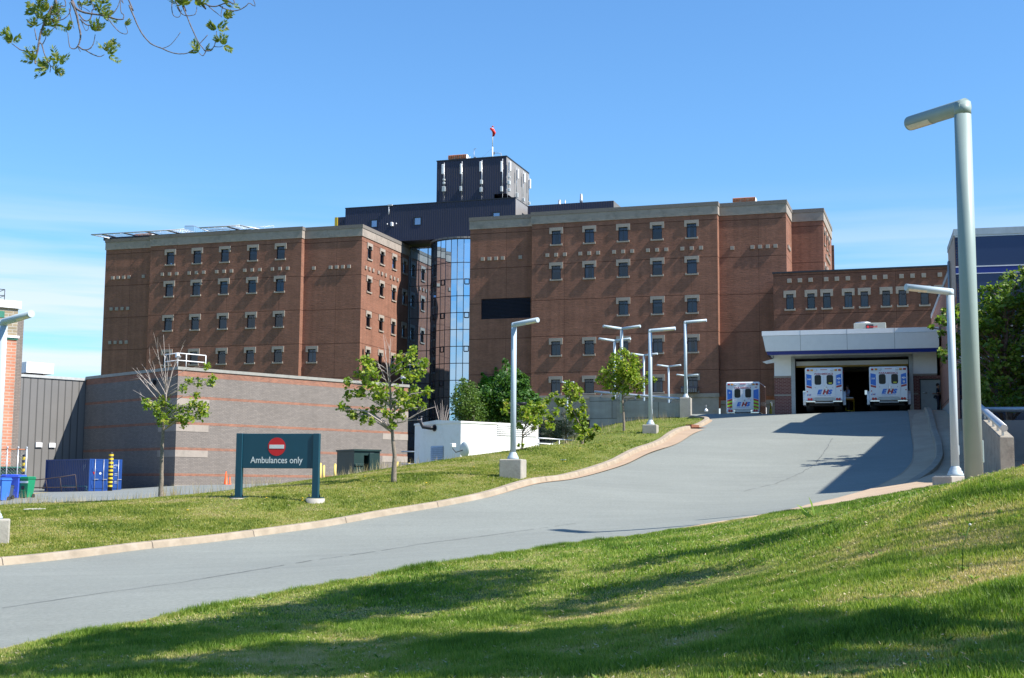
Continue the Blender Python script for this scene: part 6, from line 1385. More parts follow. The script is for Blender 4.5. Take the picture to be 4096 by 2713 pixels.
cl2 = [(1240, 990, 50), (1300, 1050, 55), (1200, 1120, 45), (1330, 1120, 60), (1690, 890, 30), (1560, 960, 40), (1660, 980, 50), (1560, 1050, 55), (1790, 1020, 50), (1720, 1090, 60), (1640, 1130, 50), (1100, 1190, 40), (1110, 1300, 45), (1210, 1270, 60), (1330, 1230, 60), (1420, 1260, 60),
       (1440, 1340, 60), (1810, 1270, 40), (1700, 1290, 60), (1590, 1290, 50), (1700, 1370, 50), (1620, 1390, 55), (1050, 1400, 35), (1130, 1455, 35), (1230, 1470, 50), (1340, 1440, 45), (1450, 1470, 45), (1240, 1530, 35), (1320, 1540, 30), (1500, 1560, 38), (1560, 1470, 50), (1260, 1180, 45), (1660, 930, 30), (1780, 1400, 30), (1350, 1330, 40), (1520, 1390, 50), (1100, 1430, 25), (1160, 1500, 30), (1540, 1250, 35)]
dead2 = [((1480, 1300), (1450, 1050), (1420, 760)), ((1480, 1300), (1470, 1000), (1485, 790)), ((1470, 1250), (1410, 1100), (1380, 1030)), ((1500, 1560), (1600, 1540), (1700, 1480), (1800, 1430), (1890, 1405)), ((1500, 1560), (1640, 1530), (1760, 1520))]
tree('maple_sapling', 'largest sapling, broad open crown, before the right end of the grey brick wall', 'tree', [q('c7', 1512, 985), q('c7', 1518, 720), q('c7', 1500, 520), q('c7', 1492, 400), q('c2', 1480, 1250), q('c2', 1470, 1050)],
     [(*q('c2', a, b), c/2.24) for a, b, c in cl2], 46, 'p', None, .125, 31, M_maple, .085, .45, dead=[[q('c2', *p_) for p_ in d_] for d_ in dead2], group='young maples on the lawn', deadmat=M_deadbark)
tree('maple_sapling', 'thin stemmed sapling in front of the white generator container', 'tree', [(1040, 1440), (1045, 1250), (1050, 1120), (1090, 1020), (1180, 900), (1250, 760)],
     [(820, 720, 40), (800, 830, 40), (1080, 800, 55), (1180, 860, 70), (1300, 750, 65), (1380, 690, 45), (1330, 860, 65), (1450, 620, 30), (1490, 850, 50), (1120, 950, 60), (1010, 1010, 40), (1250, 960, 70), (1400, 1000, 45), (1450, 1040, 35), (1040, 1060, 32), (1200, 1050, 45), (1160, 720, 40), (1500, 590, 25), (1420, 920, 40), (1030, 900, 45), (1230, 800, 50), (1000, 1300, 20), (1050, 1290, 18), (860, 770, 30)],
     60, 'e', None, .15, 26, M_maple, .05, .5, group='young maples on the lawn')
tree('maple_sapling', 'narrow twisted sapling on the crest left of the concrete ramp wall', 'tree', [(1855, 1275), (1870, 1180), (1840, 1050), (1770, 900), (1700, 740), (1670, 560)],
     [(1670, 470, 40), (1650, 560, 55), (1740, 510, 50), (1800, 560, 50), (1540, 700, 45), (1510, 680, 30), (1600, 700, 45), (1700, 650, 60), (1790, 650, 50), (1850, 690, 35), (1580, 740, 35), (1680, 800, 50), (1750, 830, 50), (1880, 790, 40), (1720, 900, 55), (1820, 900, 45), (1890, 900, 40), (1780, 970, 50), (1800, 1050, 50), (1890, 1010, 35), (1870, 1100, 50), (1950, 1110, 50), (1830, 1190, 40), (2000, 1160, 35), (2040, 1030, 28), (2070, 1080, 28), (1870, 1230, 40), (1940, 1170, 45)],
     66, 'e', None, .155, 31, M_maple, .055, .5, group='young maples on the lawn')
tree('maple_sapling', 'round yellow green sapling in front of the double headed lamps', 'tree', [(888, 1192), (882, 1000), (872, 880), (880, 700), (872, 520)],
     [(800, 510, 35), (900, 490, 45), (970, 520, 40), (860, 560, 50), (1000, 580, 45), (780, 590, 40), (930, 620, 60), (830, 650, 60), (720, 650, 40), (680, 710, 35), (760, 720, 50), (860, 730, 60), (960, 700, 60), (1020, 720, 40), (1100, 680, 25), (1150, 715, 25), (1090, 740, 25), (900, 800, 45), (820, 800, 35), (1000, 780, 40), (1010, 865, 14), (1040, 790, 26), (730, 770, 30), (790, 880, 12), (870, 470, 25), (980, 640, 45), (700, 630, 25)],
     76, 'b5', None, .16, 26, M_maple, .075, .55, group='young maples on the lawn', dead=[[(872, 520), (855, 440), (848, 395)], [(872, 520), (880, 450), (895, 425)]])
tree('birch_tree', 'dusty green birch against the glass stair tower, leftmost of the shrub trees', 'tree', [(390, 1000), (385, 850), (340, 650), (270, 430)],
     [(250, 400, 35), (270, 450, 45), (370, 480, 35), (240, 540, 70), (330, 560, 80), (150, 610, 35), (130, 700, 40), (250, 680, 100), (380, 680, 100), (250, 820, 110), (400, 820, 110), (300, 910, 80), (200, 900, 50), (170, 780, 50), (430, 740, 60), (330, 770, 90), (180, 860, 40)],
     92, 'e', None, .17, 36, M_birch, .10, .9, shape='oval', spread=1.25)
tree('shrub_maple', 'tall dark green bushy tree behind the central lamp post', 'tree', [(850, 1050), (860, 800), (850, 500), (835, 250)],
     [(815, 160, 28), (830, 230, 40), (860, 320, 55), (960, 300, 45), (760, 360, 45), (1090, 400, 45), (1010, 400, 70), (850, 430, 100), (1080, 470, 55), (960, 520, 100), (740, 500, 80), (620, 600, 90), (780, 640, 100), (900, 700, 100), (1050, 620, 70), (600, 740, 110), (760, 800, 110), (650, 880, 90), (850, 900, 90), (1060, 700, 70), (500, 640, 70), (520, 790, 90), (960, 830, 90), (1100, 560, 50), (900, 600, 90), (690, 700, 90), (500, 880, 70)],
     95, 'e', None, .19, 40, M_bush, .12, 1.1, shape='maple', spread=1.2)
tree('shrub_maple', 'lighter green bush right of the central lamp, under the stone podium', 'tree', [(1150, 1050), (1150, 850), (1160, 700)],
     [(1180, 620, 50), (1230, 640, 45), (1100, 640, 60), (1040, 590, 40), (1210, 700, 50), (1130, 760, 70), (1000, 740, 60), (1270, 690, 35), (1080, 850, 70), (1200, 820, 60)], 90, 'e', None, .22, 28, M_bush, .08, .8)
tree('pine_shrub', 'dark pine shrub left of the two by the white rail', 'shrub', [(1430, 1230), (1420, 1050), (1400, 900)], [(1400, 900, 50), (1420, 970, 70), (1340, 1050, 60), (1450, 1080, 80), (1330, 1130, 60), (1400, 1160, 80), (1500, 1000, 60), (1510, 1150, 60), (1300, 1000, 45)],
     84, 'e', None, .26, 75, M_pine, .07, .6, shape='needle', twigs=5)
tree('pine_shrub', 'dark pine shrub behind the narrow sapling by the ramp wall', 'shrub', [(1640, 1230), (1630, 1050), (1610, 880)], [(1600, 880, 35), (1620, 950, 65), (1570, 1030, 70), (1680, 1000, 70), (1640, 1080, 80), (1560, 1150, 60), (1700, 1130, 70), (1750, 1060, 45), (1760, 1170, 50)],
     84, 'e', None, .26, 75, M_pine, .07, .6, shape='needle', twigs=5)
# climbing plant on the recessed brick bay
iv = thing('climbing_plant', RW.location+FA.ex*(-23.5)+FA.ey*.7, 0, 'bright green ivy climbing the shaded brick bay behind the shrubs', 'climbing plant'); iv.location.z = 9
C = []
for x, y, r_ in ((510, 330, 25), (540, 400, 50), (500, 470, 50), (690, 255, 18), (700, 320, 35), (650, 420, 70), (580, 450, 60), (720, 400, 50), (500, 560, 70), (620, 520, 90), (720, 540, 90), (1140, 560, 50), (560, 640, 100), (700, 680, 100)):
    u, z = FA.front('e', x, y, .75); rr = r_/3.383*148/F_PX; n = int(900*rr*rr)+10; a = rng.uniform(0, 6.283, n); d = rr*np.sqrt(rng.uniform(0, 1, n))
    for k in range(n): C.append(FA.world(u+d[k]*math.cos(a[k]), .76-random.uniform(.0, .2), z+d[k]*math.sin(a[k])))
C = np.array([tuple(c) for c in C]); V, F = leaves(C, .24*rng.uniform(.6, 1.2, len(C)), 'oval', .6); rawmesh('leaves', V, F, M_ivy, iv, rng.uniform(0, 1, len(F)), local=iv.location)
# dead shrub in front of the stair tower
b = MB(); t = thing('bare_shrub', atY(*q('b6', 505, 300), 86), 0, 'leafless twiggy shrub behind the white container in front of the tower glass', 'shrub'); o_ = t.location
for px, py in ((405, 10), (440, 60), (480, 40), (520, 70), (560, 60), (590, 90), (470, 120), (540, 130), (610, 140), (420, 90), (500, 0), (575, 110)):
    e = atY(*q('b6', px, py), 86+random.uniform(-.4, .4)); b.tube([(0, 0, -1.5), (Vector(e)-o_)*.5+Vector((0, 0, -.3)), Vector(e)-o_], [.03, .016, .005], 4)
b.build('twigs', M_deadbark, t)
# ---- big shrub tree at the right edge
random.seed(5); fill = []
for yy in range(400, 1500, 95):
    for xx in range(470, 1250, 100):
        if xx > 480+max(0, (560-yy))*1.3-60: fill.append((xx+random.uniform(-40, 40), yy+random.uniform(-35, 35), 75))
tree('sumac_tree', 'broad leafy tree at the right edge, sunlit on top and shaded below', 'tree', [(760, 1600), (740, 1300), (700, 1000), (720, 700), (760, 400)],
     [(770, 120, 50), (880, 90, 50), (700, 160, 38), (740, 230, 50), (620, 260, 42), (520, 275, 45), (460, 300, 50), (580, 330, 60), (700, 330, 60), (800, 260, 60), (900, 200, 60), (480, 400, 60), (600, 430, 65), (730, 420, 60), (540, 500, 65), (450, 500, 50), (500, 600, 55), (620, 540, 50), (450, 690, 50), (210, 480, 45), (60, 520, 32), (60, 620, 50), (210, 560, 50), (40, 740, 32), (210, 660, 50), (10, 590, 35), (-60, 672, 22), (210, 860, 50), (210, 960, 50), (50, 940, 45), (80, 1000, 30), (240, 1080, 34), (220, 760, 45), (330, 550, 60), (330, 700, 60), (340, 850, 60), (330, 1000, 50), (150, 640, 40), (1000, 120, 60), (1000, 260, 70), (850, 350, 70), (950, 400, 80), (300, 620, 60), (130, 900, 36), (430, 800, 55), (430, 960, 50)]+fill,
     56, 'f', None, .22, 17, M_sumac, .16, .9, shape='oval', twigs=2, lift=.6, bark=mat('sumac_bark', (.16, .11, .09), .95, var=.3, scale=10))

# ---- branches hanging into the top left corner
HT = thing('ash_tree', (-6.5, 3.2, H(-6.5, 3.2)), 0, 'tree whose budding branches hang into the top left corner of the picture', 'tree'); o_ = HT.location; Yh = 7.0; PXM = Yh/F_PX/2.3125
M_twig = mat('hanging_twig_bark', (.135, .115, .12), .9, var=.35, scale=40, bump=.5)
b = MB(); b.tube([(0, 0, -.3), (.1, 0, 1.5), (.15, .1, 3.2), (.5, .8, 5.2), (1.2, 1.6, 6.4)], [.26, .2, .17, .12, .08], 12); b.build('trunk', M_bark, HT)
paths = [([(500, -60), (480, 60), (440, 150), (400, 240), (370, 330), (360, 400), (345, 480), (325, 560), (330, 595)], 15), ([(640, -60), (660, 20), (720, 90), (800, 120), (900, 135), (985, 150), (1080, 178), (1140, 178)], 14), ([(660, 20), (690, 80), (712, 150), (728, 230), (745, 320), (738, 380), (722, 425)], 13),
         ([(1140, 178), (1145, 140), (1120, 110), (1110, 0), (1100, -60)], 5), ([(985, 150), (1040, 130), (1085, 70), (1110, 0)], 6), ([(722, 425), (690, 452), (650, 440), (635, 380), (628, 300)], 6), ([(722, 425), (770, 460), (830, 450), (865, 400), (880, 320)], 7), ([(790, 465), (850, 500), (905, 522), (940, 520), (965, 505)], 6), ([(722, 440), (745, 480)], 5),
         ([(360, 395), (385, 410), (405, 480), (430, 550), (465, 610), (462, 670)], 7), ([(465, 610), (520, 630), (540, 600)], 5), ([(340, 470), (280, 478), (200, 465), (150, 435), (110, 405)], 7), ([(375, 140), (310, 125)], 5), ([(450, 140), (530, 120), (560, 60), (575, -60)], 7), ([(460, 170), (520, 188), (580, 180), (630, 140), (655, 80), (640, 20)], 6),
         ([(540, 120), (545, 180), (520, 240), (480, 275)], 6), ([(340, 370), (325, 300), (320, 260)], 6), ([(395, 410), (420, 360), (425, 330)], 5), ([(640, 80), (660, 180), (685, 265)], 5), ([(730, 130), (780, 190), (830, 180), (850, 100), (820, -40)], 7), ([(740, 180), (800, 230), (850, 230), (900, 200), (925, 150)], 7), ([(750, 190), (790, 280), (815, 270), (820, 240)], 4),
         ([(995, 165), (1050, 240), (1110, 300), (1165, 315), (1180, 290), (1155, 230)], 5), ([(885, 230), (905, 280), (915, 200)], 4),
         ([(1165, -60), (1195, 50), (1240, 160), (1300, 290), (1390, 400), (1500, 450), (1600, 490), (1700, 498), (1770, 475), (1840, 410), (1920, 325)], 8), ([(1500, 450), (1570, 420), (1630, 355), (1670, 297)], 4), ([(1640, -60), (1690, 60), (1720, 130), (1770, 250), (1830, 380), (1890, 465)], 9), ([(1890, 468), (1940, 470), (1980, 430), (1998, 360), (2003, 290)], 6), ([(1985, 432), (2035, 435), (2060, 425)], 4), ([(1905, 475), (1880, 515), (1855, 505), (1840, 485)], 5),
         ([(1600, -40), (1640, 70), (1700, 140), (1790, 140), (1815, 110), (1820, 60)], 6), ([(1595, -20), (1590, 90), (1610, 150), (1660, 155), (1680, 90)], 5), ([(1790, -40), (1870, 20), (1950, 58), (2030, 50), (2100, 10), (2140, -60)], 9), ([(1930, 60), (1990, 110), (2040, 150)], 5), ([(2030, 55), (2100, 90), (2170, 100), (2240, 80), (2300, 30), (2330, -40)], 6), ([(2060, 60), (2045, 130), (2050, 160)], 4), ([(500, 55), (555, 35)], 4), ([(720, -60), (715, 30), (790, 80), (830, 110)], 5)]
b = MB(); limb = Vector(o_)+Vector((1.2, 1.6, 6.4))
for pts, w_ in paths:
    yj = random.uniform(-.25, .25); W3 = []
    for i, (x, y) in enumerate(pts): W3.append(atY(x/2.3125, y/2.3125, Yh+yj*0)-o_)
    if pts[0][1] < -30: up = W3[0]+(W3[0]-W3[1]).normalized()*.5+Vector((-.3, -.2, .5)); W3 = [limb-o_+Vector((random.uniform(-.1, .3), 0, 0)), up]+W3
    if pts[-1][1] < -30: up = W3[-1]+Vector((-.3, -.1, .6)); W3 = W3+[up, limb-o_]
    r_ = w_*PXM; # subdivide for smooth bends
    D3 = []
    for i in range(len(W3)-1):
        p0, p1, p2, p3 = W3[max(i-1, 0)], W3[i], W3[i+1], W3[min(i+2, len(W3)-1)]
        for k in range(5):
            t_ = k/5; D3.append(.5*((2*p1)+(p2-p0)*t_+(2*p0-5*p1+4*p2-p3)*t_*t_+(3*p1-p0-3*p2+p3)*t_**3))
    D3.append(W3[-1]); n = len(D3); b.tube([p+Vector((random.uniform(-1, 1), random.uniform(-1, 1), random.uniform(-1, 1)))*r_*.12 for p in D3], [max(.0016, r_*(1.0-.55*i/n)*random.uniform(.9, 1.12)) for i in range(n)], 7)
b.build('branches', M_twig, HT)
buds = [(115, 400, 1.2, 90), (320, 250, .8, 90), (330, 110, 1.2, 110), (430, 120, 1.3, 80), (440, 250, 1.0, 60), (495, 230, 1.1, 40), (425, 340, .7, 80), (625, 290, .8, 90), (320, 570, 1.1, 100), (540, 590, 1.2, 70), (460, 640, 1.2, 150), (500, 660, .8, 20), (440, 600, .8, 130), (880, 300, 1.0, 90), (770, 50, .8, 90), (930, 90, 1.0, 80), (950, 160, 1.0, 60), (960, 40, .9, 60), (990, 420, .9, 80), (1000, 510, 1.0, 30), (960, 470, .7, 90), (1160, 235, .55, 60), (2005, 280, 1.0, 80), (2060, 425, 1.0, 30), (1850, 480, 1.0, 120), (1900, 465, .5, 60), (1690, 60, 1.2, 80), (1820, 60, .9, 80), (2060, 30, 1.1, 60), (2060, 160, .9, 60), (2030, 390, .6, 100), (520, 90, .7, 60), (860, 20, .6, 90), (380, 190, .9, 70)]
Cn, Sn, Dn = [], [], []
for x, y, s_, deg in buds:
    P = np.array(atY(x/2.3125, y/2.3125, Yh)); 
    for k in range(random.randint(3, 5)):            # each bud opens into a few toothed compound leaves
        a = R(deg+random.uniform(-75, 75)); d = np.array([math.cos(a), random.uniform(-.7, .7), math.sin(a)*.95+.1]); d /= np.linalg.norm(d); Lf = .060*s_*random.uniform(.75, 1.15)
        side = np.cross(d, [0, 1, 0])+rng.normal(size=3)*.3; side /= np.linalg.norm(side)
        for j in range(7):
            t_ = (j+1)/7; c0 = P+d*Lf*t_
            for sg in (-1, 1):
                dd = d*.8+side*sg*.75; Cn.append(c0+dd*.012*s_); Sn.append(.031*s_*(1-.4*t_)); Dn.append(dd)
        Cn.append(P+d*Lf*1.1); Sn.append(.026*s_); Dn.append(d)
V, F = leaves(np.array(Cn), np.array(Sn), 'ash', dirs=np.array(Dn)); rawmesh('leaves', V, F, M_rowan, HT, rng.beta(2, 2.2, len(F)), local=o_)
def inpoly(X, Y, poly):
    ins = np.zeros(len(X), bool); n = len(poly)
    for i in range(n):
        x0, y0 = poly[i][:2]; x1, y1 = poly[(i+1) % n][:2]
        c = ((y0 > Y) != (y1 > Y)); 
        if y1 != y0: ins ^= c & (X < (x1-x0)*(Y-y0)/(y1-y0)+x0)
    return ins
# ---- two trees outside the frame on the right: their crowns shade the lawn
random.seed(11)
def _fill(poly, sx, sy):
    out = []; y = min(p[1] for p in poly)
    while y < max(p[1] for p in poly):
        x = random.uniform(0, sx)
        while x < 2367:
            if inpoly(np.array([x]), np.array([y]), poly)[0]: out.append((x+random.uniform(-14, 14), y+random.uniform(-5, 5)))
            x += sx
        y += sy
    return out
shade = _fill([(0, 1545), (300, 1478), (600, 1420), (900, 1352), (1180, 1318), (1255, 1325), (1170, 1372), (1010, 1408), (860, 1438), (600, 1478), (300, 1528), (0, 1566)], 70, 13)
shade += _fill([(0, 1568), (350, 1545), (560, 1522), (800, 1500), (1000, 1488), (1300, 1468), (1390, 1490), (1430, 1530), (1350, 1566), (1000, 1567)], 80, 14)
shade += _fill([(1280, 1472), (1500, 1470), (1800, 1458), (1960, 1452), (2060, 1468), (1950, 1495), (1750, 1515), (1400, 1552)], 85, 15)
shade += [(1470, 1312), (1540, 1295), (1600, 1285), (1660, 1276), (1720, 1266), (1775, 1260), (1560, 1345), (1500, 1356), (1440, 1368), (1390, 1385), (1340, 1400), (1640, 1338), (1240, 1420), (1330, 1425)]
shade = [p_ for p_ in shade if random.random() > .07]
def shade_tree(root_xy, pts, label):
    x0, y0 = root_xy; z0 = H(x0, y0); t = thing('shade_tree', (x0, y0, z0), 0, label, 'tree', 'trees shading the foreground lawn'); o_ = t.location; top = z0+7.2
    tb = MB(); tb.tube([(0, 0, -.3), (.05, .1, 2.5), (0, 0, 5), (.1, 0, 7.0)], [.3, .24, .17, .08], 12); tb.build('trunk', M_bark, t)
    bm_ = MB(); C = []
    for x, y, hh, rr in pts:
        g = onground(x*1.7304, y*1.7304, 6, 60)
        while True:
            P = g+sun_dir*(hh/sun_dir.z); f_ = P.dot(cF)
            if P.dot(cR)/f_ > .455 or P.dot(cU)/f_ > .315: break
            hh += .4
        a = Vector((x0, y0, z0+random.uniform(3.5, 6.5)))
        if random.random() < .35: bm_.tube([a-o_, a.lerp(P, .5)+Vector((0, 0, .3))-o_, P-o_], [.05, .03, .01], 4)
        n = int(125*(rr/.5)**2); d = rng.normal(size=(n, 3)); d /= np.linalg.norm(d, axis=1, keepdims=True); C.append(np.array(P)+d*(rr*rng.uniform(.1, 1.1, n)**.7)[:, None]*np.array([1.05, 1.05, .45]))
    bm_.build('branches', M_bark, t); C = np.concatenate(C); V, F = leaves(C, .19*rng.uniform(.7, 1.3, len(C)), 'oval'); rawmesh('leaves', V, F, M_shade, t, rng.uniform(0, 1, len(F)), local=o_)
near = [(x, y, random.uniform(6.5, 8.5), random.uniform(.42, .66)) for x, y in shade if y > 1395 or x < 700]; far = [(x, y, random.uniform(7.5, 9.0), random.uniform(.40, .60)) for x, y in shade if not (y > 1395 or x < 700)]
shade_tree((11.0, 4.5), near, 'shade tree just outside the right edge beside the viewer'); shade_tree((14.0, 6.0), far, 'second shade tree outside the right edge, farther up the lawn')

# ---- grass
_g = rng.uniform(0, 1, (256, 256))
def vnoise(X, Y, f):
    x, y = X*f+500.3*f, Y*f+300.7*f; i, j = np.floor(x).astype(int), np.floor(y).astype(int); u, v = x-i, y-j; u = u*u*(3-2*u); v = v*v*(3-2*v)
    G = lambda a, b: _g[a % 256, b % 256]
    return (G(i, j)*(1-u)+G(i+1, j)*u)*(1-v)+(G(i, j+1)*(1-u)+G(i+1, j+1)*u)*v
def blades(name, n, region, h, w, mt, label, lean=.5, dz=0.0, hp=None):
    X, Y = region(n); Z = Hn(X, Y)+dz; m_ = len(X); a = rng.uniform(0, 2*np.pi, m_); hh = h*rng.uniform(.5, 1.3, m_); 
    if hp is not None: hh = hh*hp(X, Y)
    # patchy tone: slow waves plus blade noise
    pt = vnoise(X, Y, .7)*.5+vnoise(X, Y, 2.3)*.3+vnoise(X, Y, 6.5)*.2; pt = (pt-.5)*2.5+.5; r_ = np.clip(.62*pt+.40*rng.uniform(0, 1, m_), 0, 1); hh *= .55+.9*(1-pt).clip(0, 1)
    ww = w*rng.uniform(.6, 1.3, m_)
    dx, dy = np.cos(a)*ww/2, np.sin(a)*ww/2; l = rng.uniform(-1, 1, (m_, 2))*lean*hh[:, None]
    V = np.empty((m_, 3, 3), np.float32); V[:, 0] = np.c_[X-dx, Y-dy, Z]; V[:, 1] = np.c_[X+dx, Y+dy, Z]; V[:, 2] = np.c_[X+l[:, 0], Y+l[:, 1], Z+hh]
    o = rawmesh(name, V.reshape(-1, 3), np.arange(m_*3).reshape(-1, 3), mt, rnd=r_); return tag(o, label=label, kind='stuff', cat='grass')
GR = [(0, (.055, .115, .012)), (.26, (.125, .215, .024)), (.52, (.215, .295, .045)), (.74, (.34, .34, .10)), (1.0, (.50, .40, .23))]
M_blade = leafmat('grass_blade', GR, .35, .6); M_blade2 = leafmat('olive_grass_blade', [(0, (.085, .135, .016)), (.28, (.16, .205, .028)), (.54, (.26, .275, .05)), (.78, (.38, .33, .11)), (1.0, (.44, .34, .20))], .35, .6); M_straw = leafmat('dry_straw', [(0, (.30, .24, .12)), (1, (.52, .44, .28))], .2)
def sampler(poly, y0, y1, lim=.47, power=1.0):
    def f(n):
        Y = y0+(y1-y0)*rng.uniform(0, 1, n)**power; X = rng.uniform(-lim, lim, n)*Y
        k = inpoly(X, Y, poly); return X[k], Y[k]
    return f
blades('grass', 620000, sampler(lawnR, 7.5, 17, power=.9), .062, .017, M_blade, 'fresh green grass blades on the foreground lawn', dz=.03)
blades('grass', 300000, sampler(lawnR, 17, 37), .05, .024, M_blade, 'grass blades on the far part of the foreground lawn', dz=.03)
blades('grass', 620000, sampler(lawnL, 28, 60), .05, .03, M_blade2, 'patchy grass blades on the left lawn bank', dz=.10)
blades('grass', 140000, sampler(lawnL, 60, 90), .055, .05, M_blade2, 'grass blades on the upper left lawn', dz=.10)
blades('grass_clippings', 9000, sampler(lawnR, 7.5, 30), .02, .022, M_straw, 'dry clippings and dead blades lying in the foreground lawn', lean=2.5, dz=.075)
blades('grass_clippings', 9000, sampler(lawnL, 28, 70), .025, .05, M_straw, 'dry clippings lying on the left lawn bank', lean=2.5, dz=.13)
# ragged edge over the asphalt and kerb, and broad weeds
def along(P, wd, off):
    P = np.array([(p[0], p[1]) for p in P]); 
    def f(n):
        i = rng.integers(0, len(P)-1, n); t_ = rng.uniform(0, 1, n)[:, None]; c = P[i]*(1-t_)+P[i+1]*t_; d = P[i+1]-P[i]; d = d/np.linalg.norm(d, axis=1, keepdims=True)
        o_ = (off+rng.normal(0, wd, n))[:, None]; c = c+np.c_[-d[:, 1], d[:, 0]]*o_; return c[:, 0], c[:, 1]
    return f
blades('grass', 26000, along([p for p in SR if p.y < 29], .05, -.02), .08, .015, M_blade, 'ragged grass fringe hanging over the lower asphalt edge', dz=.02)
blades('grass', 22000, along([tuple(p[:2]) for p in SW_in], .05, 0), .06, .02, M_blade, 'ragged grass fringe along the sidewalk', dz=.03)
blades('dry_grass', 1100, along(crest_back, .25, 0), .36, .014, M_straw, 'tall dry straw along the parking lot edge of the lawn', lean=.25, dz=.1)
blades('dry_grass', 1700, along([(-8.2, 57), (-5.5, 60), (-2.5, 63), (0.5, 66), (3.2, 71), (4.6, 80), (5.2, 86), (10.5, 84.3)], .8, 0), .34, .018, M_straw, 'dry straw along the crest of the upper lawn', lean=.3, dz=.1)
M_weed = leafmat('broad_weed_leaf', [(0, (.09, .17, .03)), (1, (.22, .33, .07))], .4)
def weeds(n, region, size, label):
    X, Y = region(n); Z = Hn(X, Y)+.05; Cw, Sw, Dw = [], [], []
    for x, y, z in zip(X, Y, Z):
        for k in range(7): a = rng.uniform(0, 6.283); d = np.array([math.cos(a), math.sin(a), rng.uniform(.2, .8)]); s_ = size*rng.uniform(.6, 1.2); Cw.append((x+d[0]*s_*.4, y+d[1]*s_*.4, z+d[2]*s_*.4)); Sw.append(s_); Dw.append(d)
    V, F = leaves(np.array(Cw), np.array(Sw), 'lance', dirs=np.array(Dw)); o = rawmesh('weeds', V, F, M_weed, rnd=rng.uniform(0, 1, len(F))); tag(o, label=label, kind='stuff', cat='weeds')
weeds(1100, sampler(lawnR, 8, 26), .075, 'broad leaved weeds scattered in the foreground lawn'); weeds(500, sampler(lawnL, 29, 58), .11, 'broad leaved weeds in the left lawn bank')
# dandelions: countable yellow dots
M_dand = mat('dandelion_yellow', (.75, .48, .01), .6); M_fluff = mat('dandelion_clock', (.55, .55, .5), .9)
D0 = thing('dandelion', (0, 0, 0), 0, 'yellow dandelion in bloom on the left lawn bank', 'flower', 'dandelions on the lawns')
b = MB(); b.tube([(0, 0, 0), (.01, 0, .11)], .004, 5); b.build('stem', M_weed, D0); b = MB(); b.lathe([(.006, 0), (.032, .014), (.03, .024), (.005, .03)], (.01, 0, .105), 10); b.build('flower_head', M_dand, D0)
first = True
for c_, x, y in (('c6', 1675, 1055), ('c7', 365, 1165), ('c7', 688, 1188), ('c7', 690, 1168), ('c7', 1800, 1025), ('c7', 1250, 965), ('b6', 305, 1060), ('b6', 868, 862), ('b6', 1087, 930), ('b6', 1450, 925), ('b6', 1225, 660), ('b6', 1935, 612), ('b6', 2130, 632), ('b6', 1950, 795), ('b6', 165, 820)):
    P = onground(*q(c_, x, y), 25, 90); o = D0 if first else copy_tree(D0); first = False; o.location = (P.x, P.y, P.z+.10)
P = onground(2600+1975/1.583, 1900+650/1.583, 6, 40); t = thing('dandelion', (P.x, P.y, P.z), 0, 'tall dandelion gone to seed with a pale clock on the right lawn', 'flower', None); hs_ = atY(2600+2045/1.583, 1900+315/1.583, P.y).z-P.z; b = MB(); b.tube([(0, 0, 0), (.02, 0, hs_*.6), (.09, 0, hs_)], .005, 5); b.build('stem', M_weed, t); b = MB(); b.lathe([(.003, -.012), (.011, -.008), (.014, 0), (.011, .008), (.003, .012)], (.09, 0, hs_), 12); b.build('seed_head', M_fluff, t)
P = onground(3250, 2075, 20, 60); b = MB(); o = thing('dock_plant', (P.x, P.y, P.z), 0, 'upright broad leaved weed standing at the lawn edge right of centre', 'plant')
V, F = leaves(np.array([[0, 0, .2], [-.15, 0, .15], [.1, .05, .12], [.2, 0, .06], [-.1, -.05, .06]]), np.array([.45, .4, .35, .4, .3]), 'lance', dirs=np.array([[-.2, 0, 1], [-1, 0, .9], [.6, 0, 1], [1, 0, .4], [-.8, .2, .5]], float)); rawmesh('leaves', V, F, M_weed, o, rng.uniform(.5, 1, len(F)))
# ================================================================ ROOFTOP EQUIPMENT
def antenna(side, x, y0, y1, px0, px1, py0, py1, boxes, label):
    g = (lambda x_, y_: FA.side('c8', x_, y_, tu1+.25)) if side else (lambda x_, y_: FA.front('c8', x_, y_, WT-.25))
    a = g(x, y0); z1 = g(x, y0)[1]; z0 = g(x, y1)[1]; o = FA.world(tu1+.25, a[0], 0) if side else FA.world(a[0], WT-.25, 0)
    t = thing('cell_antenna', (o.x, o.y, z0), FA.a+(R(90) if side else 0), label, 'antenna', 'cell antennas on the navy tower')
    b = MB(); b.tube([(0, 0, 0), (0, 0, z1-z0)], .055, 8); b.build('pole', M_galv, t)
    sc = 1 if not side else 1
    u0, u1 = g(px0, py0)[0]-a[0], g(px1, py0)[0]-a[0]; 
    if side: u0, u1 = -.16, .16
    zz0, zz1 = g((px0+px1)/2, py1)[1]-z0, g((px0+px1)/2, py0)[1]-z0
    b = MB(); b.cbox(u0, max(u1, u0+.22), -.28, -.12, zz0, zz1, .04); pn_ = b.build('panel', M_white, t)
    b = MB(); b.box(-.05, .05, -.13, .0, zz1-.3, zz1-.2).box(-.05, .05, -.13, .0, zz0+.2, zz0+.3); b.build('clamp', M_grey, pn_)
    for bx0, bx1, by0, by1 in boxes:
        w_ = max(.22, (bx1-bx0)/2.851/36); c_ = 0 if side else g((bx0+bx1)/2, by0)[0]-a[0]
        b = MB(); b.cbox(c_-w_/2, c_+w_/2, -.22, .1, g(x, by1)[1]-z0, g(x, by0)[1]-z0, .03); b.build('radio_box', M_ubox, t)
    b = MB(); b.tube([(.02, .1, 0), (-.03, .12, -.6), (.02, .12, -1.0)], .02, 4); b.build('cable', M_grey, t)
M_ubox = mat('radio_grey', (.50, .53, .53), .5, var=.1)
